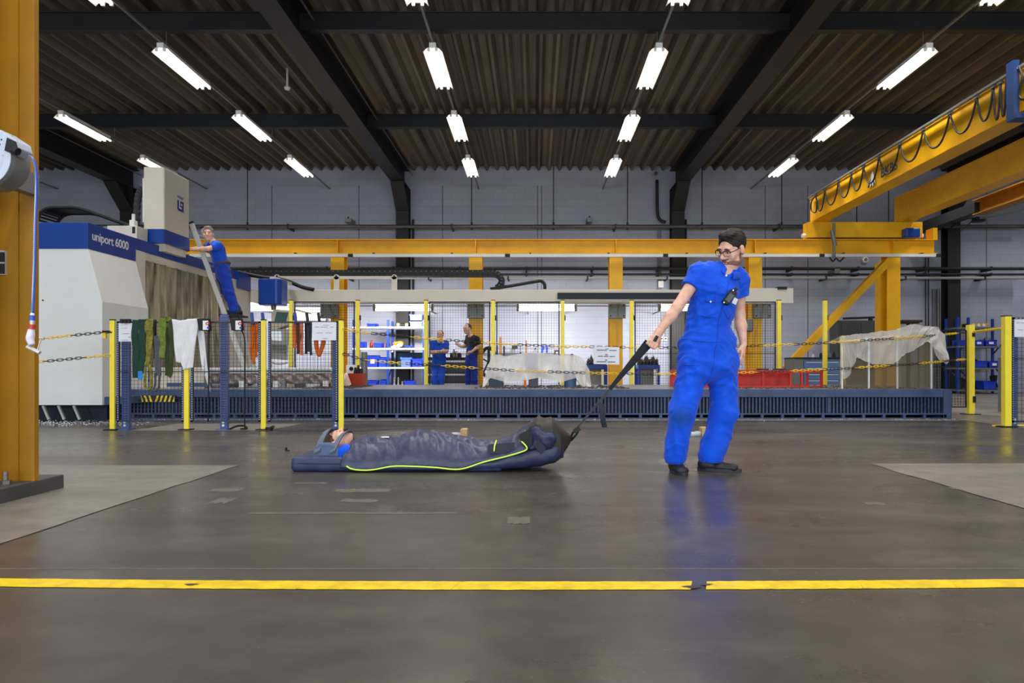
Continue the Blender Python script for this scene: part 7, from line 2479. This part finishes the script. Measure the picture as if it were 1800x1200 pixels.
cv = f.build('coverall', M_COVER, man)
# green grime on the knee, set in the cloth colour
nt = M_COVER.node_tree
bsdf = nt.nodes['Principled BSDF']
geo = nt.nodes.new('ShaderNodeNewGeometry')
vm = nt.nodes.new('ShaderNodeVectorMath')
vm.operation = 'DISTANCE'
vm.inputs[1].default_value = tuple(U(1197, 733, 4.70))
nt.links.new(geo.outputs['Position'], vm.inputs[0])
mr = nt.nodes.new('ShaderNodeMapRange')
mr.inputs['From Min'].default_value = 0.10
mr.inputs['From Max'].default_value = 0.03
mr.inputs['To Max'].default_value = 0.55
nt.links.new(vm.outputs['Value'], mr.inputs['Value'])
mx = nt.nodes.new('ShaderNodeMix')
mx.data_type = 'RGBA'
mx.inputs['B'].default_value = srgb(26, 74, 104)
src = bsdf.inputs['Base Color'].links[0].from_socket
nt.links.new(src, mx.inputs['A'])
nt.links.new(mr.outputs['Result'], mx.inputs['Factor'])
nt.links.new(mx.outputs['Result'], bsdf.inputs['Base Color'])


def stitched(pts, name, m, r=0.0035):
    MB().tube(smooth_path(pts, 5), r, 6).build(name, m, man, smooth=True)


def on_front(px, py, obj=cv, d0=4.3, push=0.004):
    """point on the coverall seen along the camera's ray"""
    o = Vector((0, 0, CAM_Z))
    p = U(px, py, d0)
    dr = (p - o).normalized()
    ok, loc, n, i = obj.ray_cast(o - obj_off(obj), dr)
    if ok:
        return loc + obj_off(obj) - dr * push
    return U(px, py, 4.76)


def obj_off(obj):
    return world_loc(obj)


M_COVD = cloth_mat('coverall_seam', srgb(6, 70, 196), srgb(4, 60, 178))
# collar: a folded band round the neck, open in a V at the front
nk, hd_ = J['neck'], J['head'] + R @ np.array((0, -0.04, -0.05))
ua = nrm(hd_ - nk)
e1 = nrm(np.array((0.06, -1.0, 0)) - ua * (np.array((0.06, -1.0, 0)) @ ua))
e2 = np.cross(ua, e1)
rows = []
for i in range(37):
    t = -1 + 2 * i / 36
    th = math.pi + t * math.radians(163)
    ring = e1 * math.cos(th) + e2 * math.sin(th)
    q = abs(t) ** 4
    htop = 0.030 - 0.056 * q
    rt = 0.063 + 0.016 * q
    a = nk + ua * htop + ring * rt
    b_ = nk + ua * (htop + 0.002) + ring * (rt + 0.014)
    c_ = nk + ua * (htop - 0.034 - 0.016 * q) + ring * (rt + 0.042)
    in_ = nk + ua * (htop - 0.05) + ring * (rt + 0.0)
    rows.append([Vector(in_), Vector(a), Vector(b_), Vector(c_)])
MB().sheet(rows).build('collar', M_COVER, man, smooth='auto').modifiers.new('thickness', 'SOLIDIFY').thickness = 0.006
c = on_front(1276.5, 484)
MB().cyl(c, c + Vector((0, -0.005, 0)), 0.0075, n=12).build('button', M_WHITE, man)
stitched([on_front(p, q) for p, q in ((1282, 492), (1278, 510), (1271, 535), (1264, 560), (1262, 585), (1258, 612))], 'placket_seam', M_COVD)
stitched([on_front(p, q) for p, q in ((1238, 527), (1246, 531), (1262, 530))], 'pocket_flap_seam', M_COVD)
stitched([on_front(p, q) for p, q in ((1232, 554), (1244, 557), (1258, 557))], 'pocket_seam', M_COVD)
stitched([on_front(p, q) for p, q in ((1199, 595), (1225, 599), (1255, 601), (1290, 597))], 'waist_seam', M_COVD)
stitched([on_front(p, q) for p, q in ((1258, 612), (1256, 628), (1255, 642))], 'fly_seam', M_COVD)
stitched([on_front(p, q) for p, q in ((1255, 642), (1250, 656), (1243, 672))], 'inseam', M_COVD)
stitched([on_front(p, q) for p, q in ((1190, 634), (1205, 641), (1228, 642))], 'pocket_seam', M_COVD)
stitched([on_front(p, q) for p, q in ((1272, 545), (1280, 560), (1285, 552))], 'pocket_seam', M_COVD)
c = on_front(1249, 530)
MB().cyl(c, c + Vector((0, -0.004, 0)), 0.006, n=10).build('button', M_WHITE, man)
MB().tube([on_front(1260, 520), on_front(1259, 531)], 0.005, 6).build('pen', mat('pen_violet', srgb(70, 70, 190), 0.4), man)
c = on_front(1290, 528)
MB().obox(c, (0.024, 0.01, -0.010), (0, .003, 0), (0.008, 0, 0.020)).build('white_tag', M_WHITE, man)
# radio clipped to the chest pocket
rp = on_front(1281, 523)
rd = thing('pocket_radio', 'black pocket radio clipped aslant on the chest of the pulling man', 'radio', rp)
ax = Vector((0.036, 0, 0.048)).normalized()
sd2 = Vector((-ax.z, 0, ax.x))
MB().obox(rp + Vector((0, -0.018, 0)), ax * 0.056, Vector((0, 0.017, 0)), sd2 * 0.025).build('radio_body', M_DARK, rd, bevel=0.008)
MB().obox(rp + Vector((0, -0.036, 0)) - ax * 0.005, ax * 0.03, Vector((0, 0.002, 0)), sd2 * 0.018).build('radio_face', mat('radio_face', srgb(58, 64, 58), 0.4), rd)
for u in (-0.055, 0.05):
    MB().cyl(rp + ax * u + sd2 * 0.012 + Vector((0, -0.038, 0)), rp + ax * u + sd2 * 0.012 + Vector((0, -0.034, 0)), 0.005, n=8).build('radio_screw', M_ALU, rd)
MB().cyl(rp + ax * 0.06 + Vector((0, -0.018, 0)), rp + ax * 0.078 + Vector((0, -0.018, 0)), 0.012, n=10).build('radio_knob', M_DARK, rd)
hair_build('hair', J['head'], R, 1.06, M_HAIR, man, 0.0045, 'short', 3)
# beard: thin shell over jaw and lip
hc_ = np.array(J['head'])
f = Field(hc_ - 0.17, hc_ + 0.15, 0.0042)
head_prims(f, J['head'], R, 1.06)
f.F -= 0.003
Ph = lambda x, y, z: hc_ + R @ (np.array((x, y, z)) * 1.06)
g = Field(hc_ - 0.17, hc_ + 0.15, 0.0042)
g.ellip(Ph(0, 0.030, -0.100), (0.085, 0.11, 0.062), R, 0.0)
g.ellip(Ph(0, 0.0, -0.05), (0.085, 0.030, 0.06), R, 0.0)
g.ellip(Ph(0, 0.108, -0.066), (0.030, 0.030, 0.012), R, 0.0, 'cut')
g.ellip(Ph(0, 0.095, -0.048), (0.034, 0.030, 0.008), R, 0.0)
g.ripple(0.010, 110, 3)
f.F = np.maximum(f.F, g.F)
f.build('beard', M_BEARD, man)
# spectacles
M_SPEC = mat('spectacle_black', srgb(26, 22, 20), 0.3)
rim = []
for sx in (-1, 1):
    loop = []
    for k in range(16):
        w = 2 * math.pi * k / 16
        loop.append(Vector(Ph(0.034 * sx + 0.026 * math.copysign(abs(math.cos(w)) ** 0.7, math.cos(w)), 0.112 - 0.010 * abs(0.034 * sx + 0.026 * math.cos(w)) / 0.05, 0.001 + 0.019 * math.copysign(abs(math.sin(w)) ** 0.7, math.sin(w)))))
    MB().tube(loop[:9], 0.0036, 6).build('spectacle_brow', M_SPEC, man, smooth=True)
    MB().tube(loop[8:] + loop[:1], 0.0014, 6).build('spectacle_rim', M_SPEC, man, smooth=True)
    MB().tube([Vector(Ph(0.060 * sx, 0.100, 0.010)), Vector(Ph(0.074 * sx, 0.07, 0.010)), Vector(Ph(0.078 * sx, 0.0, 0.012))], 0.0028, 6).build('spectacle_temple', M_SPEC, man, smooth=True)
MB().tube([Vector(Ph(-0.010, 0.111, 0.006)), Vector(Ph(0, 0.116, 0.010)), Vector(Ph(0.010, 0.111, 0.006))], 0.0026, 6).build('spectacle_bridge', M_SPEC, man, smooth=True)
# shoes
gz = lambda p: (p[0], p[1], 0.0)
h0, t0 = U(1182, 826, 4.90), U(1199, 832, 4.70)
shoe('shoe', (h0.x, 4.90, 0.0), (PX(1203, 4.68), 4.66, 0.0), M_SHOE, man, 0.0055, 1.0, M_SOLE)
shoe('shoe', (PX(1226, 4.93), 4.94, 0.0), (PX(1303, 4.84), 4.83, 0.0), M_SHOE, man, 0.0055, 1.0, M_SOLE)

# ---------------- the person lying on the mattress
hh = np.array((-1.478, 5.10, 0.178))
Jl = dict(pelvis=(-0.62, 5.10, 0.14), chest=(-1.12, 5.10, 0.14), neck=(-1.335, 5.10, 0.135), head=hh,
          shR=(-1.30, 4.955, 0.13), elR=(-1.02, 4.95, 0.115), wrR=(-0.80, 4.97, 0.11), shL=(-1.30, 5.245, 0.13), elL=(-1.02, 5.25, 0.115), wrL=(-0.80, 5.23, 0.11),
          hipR=(-0.60, 5.02, 0.14), knR=(-0.25, 5.02, 0.13), anR=(-0.02, 5.03, 0.15), hipL=(-0.60, 5.18, 0.14), knL=(-0.25, 5.18, 0.13), anL=(-0.02, 5.17, 0.15))
lying, Jl, Rl = person('person strapped on the rescue mattress with face up and blue collar', Jl, (0.10, 0.03, 1.0), (-1, 0, 0.1), 0.006, 0.92, build=0.72)
f = Field((-1.48, 4.80, 0.03), (-0.95, 5.40, 0.30), 0.008)
f.econe((-1.31, 5.10, 0.12), (-1.15, 5.10, 0.115), (0.17, 0.062), (0.17, 0.055), (0, 1, 0), 0.03)
for y in (4.925, 5.275):
    f.cone((-1.375, y + (0.045 if y < 5 else -0.045), 0.12), (-1.30, y + (0.045 if y < 5 else -0.045), 0.10), 0.066, 0.045, 0.03)
f.ripple(0.008, 30, 3)
f.cone((-1.36, 5.10, 0.17), (-1.5, 5.10, 0.19), 0.068, 0.09, 0.0, 'cut')
f.build('shirt', M_COVER, lying)
hair_build('hair', Jl['head'], Rl, 0.92, M_HAIRB, lying, 0.008, 'short', 6)

# ---------------- the man on the ladder
dl = 12.0
Jd = dict(pelvis=U(391, 472, dl), chest=U(383, 441, dl), neck=U(375, 426, dl), head=U(366.5, 411, dl - .02), shR=U(384, 432, dl - .18), elR=U(366, 437, dl - .30), wrR=U(341, 439, dl - .25),
          shL=U(372, 431, dl + .16), elL=U(356, 437, dl + .1), wrL=U(338, 437, dl - .05), hipR=U(394, 474, dl - .09), knR=U(402, 512, dl - .10), anR=U(411, 545, dl - .08),
          hipL=U(390, 474, dl + .09), knL=U(398, 512, dl + .10), anL=U(417, 545, dl + .09))
wl1, wl2 = Jd['wrR'], Jd['wrL']
lad, Jd, Rd = person('man in blue shirt and trousers standing on the ladder beside the machine', Jd, (0.22, -0.96, -0.06), (-0.1, 0, 1), 0.009, 1.04,
                     hands=[lambda f: relaxed_hand(f, wl1, wl1 + Vector((-0.09, .02, 0.0)), (0, 0, -1), (0, -1, 0), 1.0), lambda f: relaxed_hand(f, wl2, wl2 + Vector((-0.09, .02, 0.0)), (0, 0, -1), (0, -1, 0), 1.0)], build=1.05)
lo, hi = bounds([Jd['neck'], Jd['shR'], Jd['shL'], Jd['pelvis']], 0.2)
f = Field(lo, hi, 0.01)
lt = Jd['shL'] - Jd['shR']
f.econe(Jd['pelvis'] + (Jd['chest'] - Jd['pelvis']) * .12, Jd['chest'], (0.165, 0.125), (0.175, 0.12), lt, 0.04)
f.econe(Jd['chest'], Jd['neck'] * .6 + Jd['chest'] * .4, (0.17, 0.115), (0.12, 0.08), lt, 0.05)
for s in 'RL':
    f.cone(Jd['neck'] * .4 + Jd['sh' + s] * .6, Jd['sh' + s], 0.065, 0.07, 0.05)
    f.cone(Jd['sh' + s], Jd['sh' + s] * .45 + Jd['el' + s] * .55, 0.07, 0.068, 0.03)
f.ripple(0.012, 22, 4)
for s in 'RL':
    f.cone(Jd['sh' + s] * .4 + Jd['el' + s] * .6, Jd['el' + s], 0.05, 0.05, 0.0, 'cut')
f.build('shirt', M_SHIRTB, lad)
lo, hi = bounds([Jd['pelvis'], Jd['anR'], Jd['anL']], 0.22)
f = Field(lo, hi, 0.01)
f.econe(Jd['pelvis'] + np.array((0, 0, .03)), Jd['pelvis'] + np.array((0.01, 0, -.1)), (0.165, 0.12), (0.175, 0.125), lt, 0.03)
for s in 'RL':
    f.cone(Jd['hip' + s], Jd['kn' + s], 0.105, 0.088, 0.05)
    f.cone(Jd['kn' + s], Jd['an' + s], 0.088, 0.075, 0.03)
f.ripple(0.015, 20, 9)
f.build('trousers', M_TROUS, lad)
f = Field(*bounds([Jd['pelvis']], 0.28), 0.01)
bc = Jd['pelvis'] + np.array((0, 0, .045))
f.econe(bc, bc + np.array((-.003, 0, .03)), (0.178, 0.133), (0.178, 0.133), lt, 0.0)
f.plane_cut(bc + np.array((0, 0, .05)), (-.25, 0, 1)).plane_cut(bc + np.array((0, 0, .005)), (.25, 0, -1))
f.build('belt', mat('belt_brown', srgb(96, 58, 40), 0.6), lad)
hair_build('hair', Jd['head'], Rd, 1.04, M_HAIRG, lad, 0.012, 'short', 2)
for s in 'RL':
    a = Jd['an' + s]
    shoe('shoe', (a[0] + .10, a[1], a[2] - .085), (a[0] - .17, a[1] - .02, a[2] - .085), M_SHOE, lad, 0.01)

# ladder with rungs
ld = thing('ladder', 'aluminium ladder leaning on the machine under the man in blue', 'ladder', (-4.86, 12.0, BZ))
Yn, Yf = 11.80, 12.20
bot, topp = Vector((-4.90, 0, BZ)), Vector((-5.93, 0, 3.22))
for y in (Yn, Yf):
    MB().beam(bot + Vector((0, y, 0)), topp + Vector((0, y, 0)), 0.078, 0.03, (0, 1, 0)).build('stile', M_ALU, ld)
    MB().beam(topp + Vector((0, y, 0)), topp + Vector((-.012, y, .035)), 0.082, 0.034, (0, 1, 0)).build('end_cap', M_DARK, ld)
    MB().beam(bot + Vector((0, y, 0)), bot + Vector((-.02, y, .05)), 0.09, 0.04, (0, 1, 0)).build('rubber_foot', M_DARK, ld)
for k in range(1, 11):
    p = bot.lerp(topp, k / 10.7)
    MB().cyl(p + Vector((0, Yn - .018, 0)), p + Vector((0, Yf + .018, 0)), 0.017, n=10).build('rung', M_ALU, ld)
pl = thing('step_platform', 'small dark platform under the feet of the man on the ladder', 'platform', U(408, 555, dl))
MB().box(PX(396, dl), PX(426, dl), dl - .25, dl + .25, PZ(557, dl), PZ(554, dl)).build('tread', M_DARK, pl)
MB().box(PX(398, dl), PX(400, dl), dl - .2, dl + .2, PZ(563, dl), PZ(557, dl)).build('hook', M_STEEL, pl)
MB().cyl(U(422, 560, dl - .2), U(422, 555, dl - .2), 0.03).build('knob', M_DARK, pl)

# ---------------- the two men behind the bed
d1 = 16.3
Ja = dict(pelvis=U(771, 643, d1 + .05), chest=U(772, 614, d1), neck=U(773, 600, d1), head=U(774, 589, d1 - .03), shR=U(760, 604, d1), elR=U(757, 619, d1 - .10), wrR=U(775, 617, d1 - .26),
          shL=U(785, 604, d1), elL=U(786, 617, d1 - .10), wrL=U(767, 620, d1 - .22), hipR=U(765, 645, d1 + .05), knR=U(763, 668, d1 - .22), anR=U(767, 695, d1 - .28),
          hipL=U(777, 645, d1 + .05), knL=U(775, 668, d1 - .2), anL=U(776, 695, d1 - .26))
Ja['anR'].z = Ja['anL'].z = 0.095
wa, wb = Ja['wrR'], Ja['wrL']
m1, Ja, Ra = person('man in a blue coverall with crossed arms leaning on the drawer bench', Ja, (-0.05, -1, -0.06), (0, 0, 1), 0.012, 1.0,
                    hands=[lambda f: relaxed_hand(f, wa, wa + Vector((.1, .03, .01)), (0, 1, 0), (0, 0, 1)), lambda f: relaxed_hand(f, wb, wb + Vector((-.1, .03, 0)), (0, 1, 0), (0, 0, 1))], build=0.98)


def overall(root, J, m, sleeves, h, seed, torso=True, legs=True, name='coverall', torso_r=(0.175, 0.125)):
    ks = ['neck', 'shR', 'shL', 'pelvis', 'anR', 'anL', 'knR', 'knL']
    lo, hi = bounds([J[k] for k in ks], 0.2)
    lo[2] = max(lo[2], 0.0)
    f = Field(lo, hi, h)
    lt = J['shL'] - J['shR']
    a, b_ = torso_r
    if torso:
        f.econe(J['pelvis'], J['chest'], (a, b_ + .01), (a + .01, b_), lt, 0.04)
        f.econe(J['chest'], J['neck'] * .6 + J['chest'] * .4, (a, b_ - .01), (0.12, 0.08), lt, 0.05)
        for s in 'RL':
            f.cone(J['neck'] * .4 + J['sh' + s] * .6, J['sh' + s], 0.065, 0.07, 0.05)
            f.cone(J['sh' + s], J['sh' + s] * (1 - sleeves) + J['el' + s] * sleeves, 0.07, 0.066, 0.03)
    if legs:
        f.econe(J['pelvis'] + np.array((0, 0, .05)), J['pelvis'] + np.array((0, 0, -.06)), (a + .005, b_ + .01), (a + .015, b_ + .015), lt, 0.04)
        for s in 'RL':
            f.cone(J['hip' + s], J['kn' + s], 0.092, 0.074, 0.03)
            f.cone(J['kn' + s], J['an' + s], 0.074, 0.066, 0.02)
    f.ripple(0.014, 20, seed)
    if torso:
        f.cone(J['neck'] + np.array((0, -.05, .03)), J['head'], 0.062, 0.08, 0.0, 'cut')
    f.plane_cut((0, 0, 0.05), (0, 0, -1))
    return f.build(name, m, root)


overall(m1, Ja, M_SHIRTB, 0.6, 0.013, 3, torso_r=(0.165, 0.12))
rows = [[Vector(Ja['neck']) + Vector((x, -0.115 + 0.25 * abs(x), z + 0.9 * abs(x))) for x in (-0.06, -0.03, 0, 0.03, 0.06)] for z in (-0.06, -0.095)]
MB().sheet(rows, (0, 0.01, 0)).build('collar', M_TROUS, m1)
hair_build('hair', Ja['head'], Ra, 1.0, M_HAIRB, m1, 0.014, 'receding', 2)
for s in 'RL':
    a = Ja['an' + s]
    shoe('shoe', (a[0], a[1] + .08, 0), (a[0] - .01, a[1] - .2, 0), M_SHOE, m1, 0.013)

d2 = 16.15
Jb = dict(pelvis=U(829, 634, d2), chest=U(831, 604, d2), neck=U(827, 589, d2), head=U(821.5, 577.5, d2 - .03), shR=U(837, 596, d2 - .16), elR=U(843, 607, d2 - .12), wrR=U(829, 618, d2 - .22),
          shL=U(823, 594, d2 + .15), elL=U(818, 608, d2 + .1), wrL=U(810, 609, d2 - .05), hipR=U(833, 638, d2 - .07), knR=U(834, 668, d2 - .08), anR=U(834, 698, d2 - .05),
          hipL=U(825, 638, d2 + .07), knL=U(823, 668, d2 + .06), anL=U(822, 698, d2 + .08))
Jb['anR'].z = Jb['anL'].z = 0.095
va, vb = Jb['wrR'], Jb['wrL']
m2, Jb, Rb = person('man in a dark shirt and blue bib overalls standing with hand on hip', Jb, (-0.55, -0.83, -0.08), (0, 0, 1), 0.012, 1.02,
                    hands=[lambda f: relaxed_hand(f, va, va + Vector((-.08, .02, -.04)), (.3, 1, 0), (0, 0, 1)), lambda f: relaxed_hand(f, vb, vb + Vector((-.09, -.02, .06)), (0.2, 1, 0), (0, 0, 1))])
overall(m2, Jb, M_BLKSH, 0.5, 0.013, 5, True, False, 'shirt', (0.165, 0.115))
overall(m2, Jb, M_TROUS, 0.0, 0.013, 7, False, True, 'bib_trousers', (0.17, 0.125))
lo, hi = bounds([Jb['pelvis'], Jb['chest']], 0.25)
f = Field(lo, hi, 0.012)
ltb = Jb['shL'] - Jb['shR']
f.econe(Jb['pelvis'], Jb['chest'] * .8 + Jb['pelvis'] * .2, (0.178, 0.138), (0.150, 0.130), ltb, 0.0)
fw = nrm(np.cross(nrm(ltb), (0, 0, 1)))
fw = fw if fw[1] < 0 else -fw
f.plane_cut(Jb['chest'] + fw * 0.02, -fw)
f.ripple(0.006, 20, 2)
f.build('bib', M_TROUS, m2)
hair_build('hair', Jb['head'], Rb, 1.02, M_HAIRB, m2, 0.014, 'receding', 4)
for s in 'RL':
    a = Jb['an' + s]
    shoe('shoe', (a[0] + .03, a[1] + .07, 0), (a[0] - .12, a[1] - .18, 0), M_SHOE, m2, 0.013)
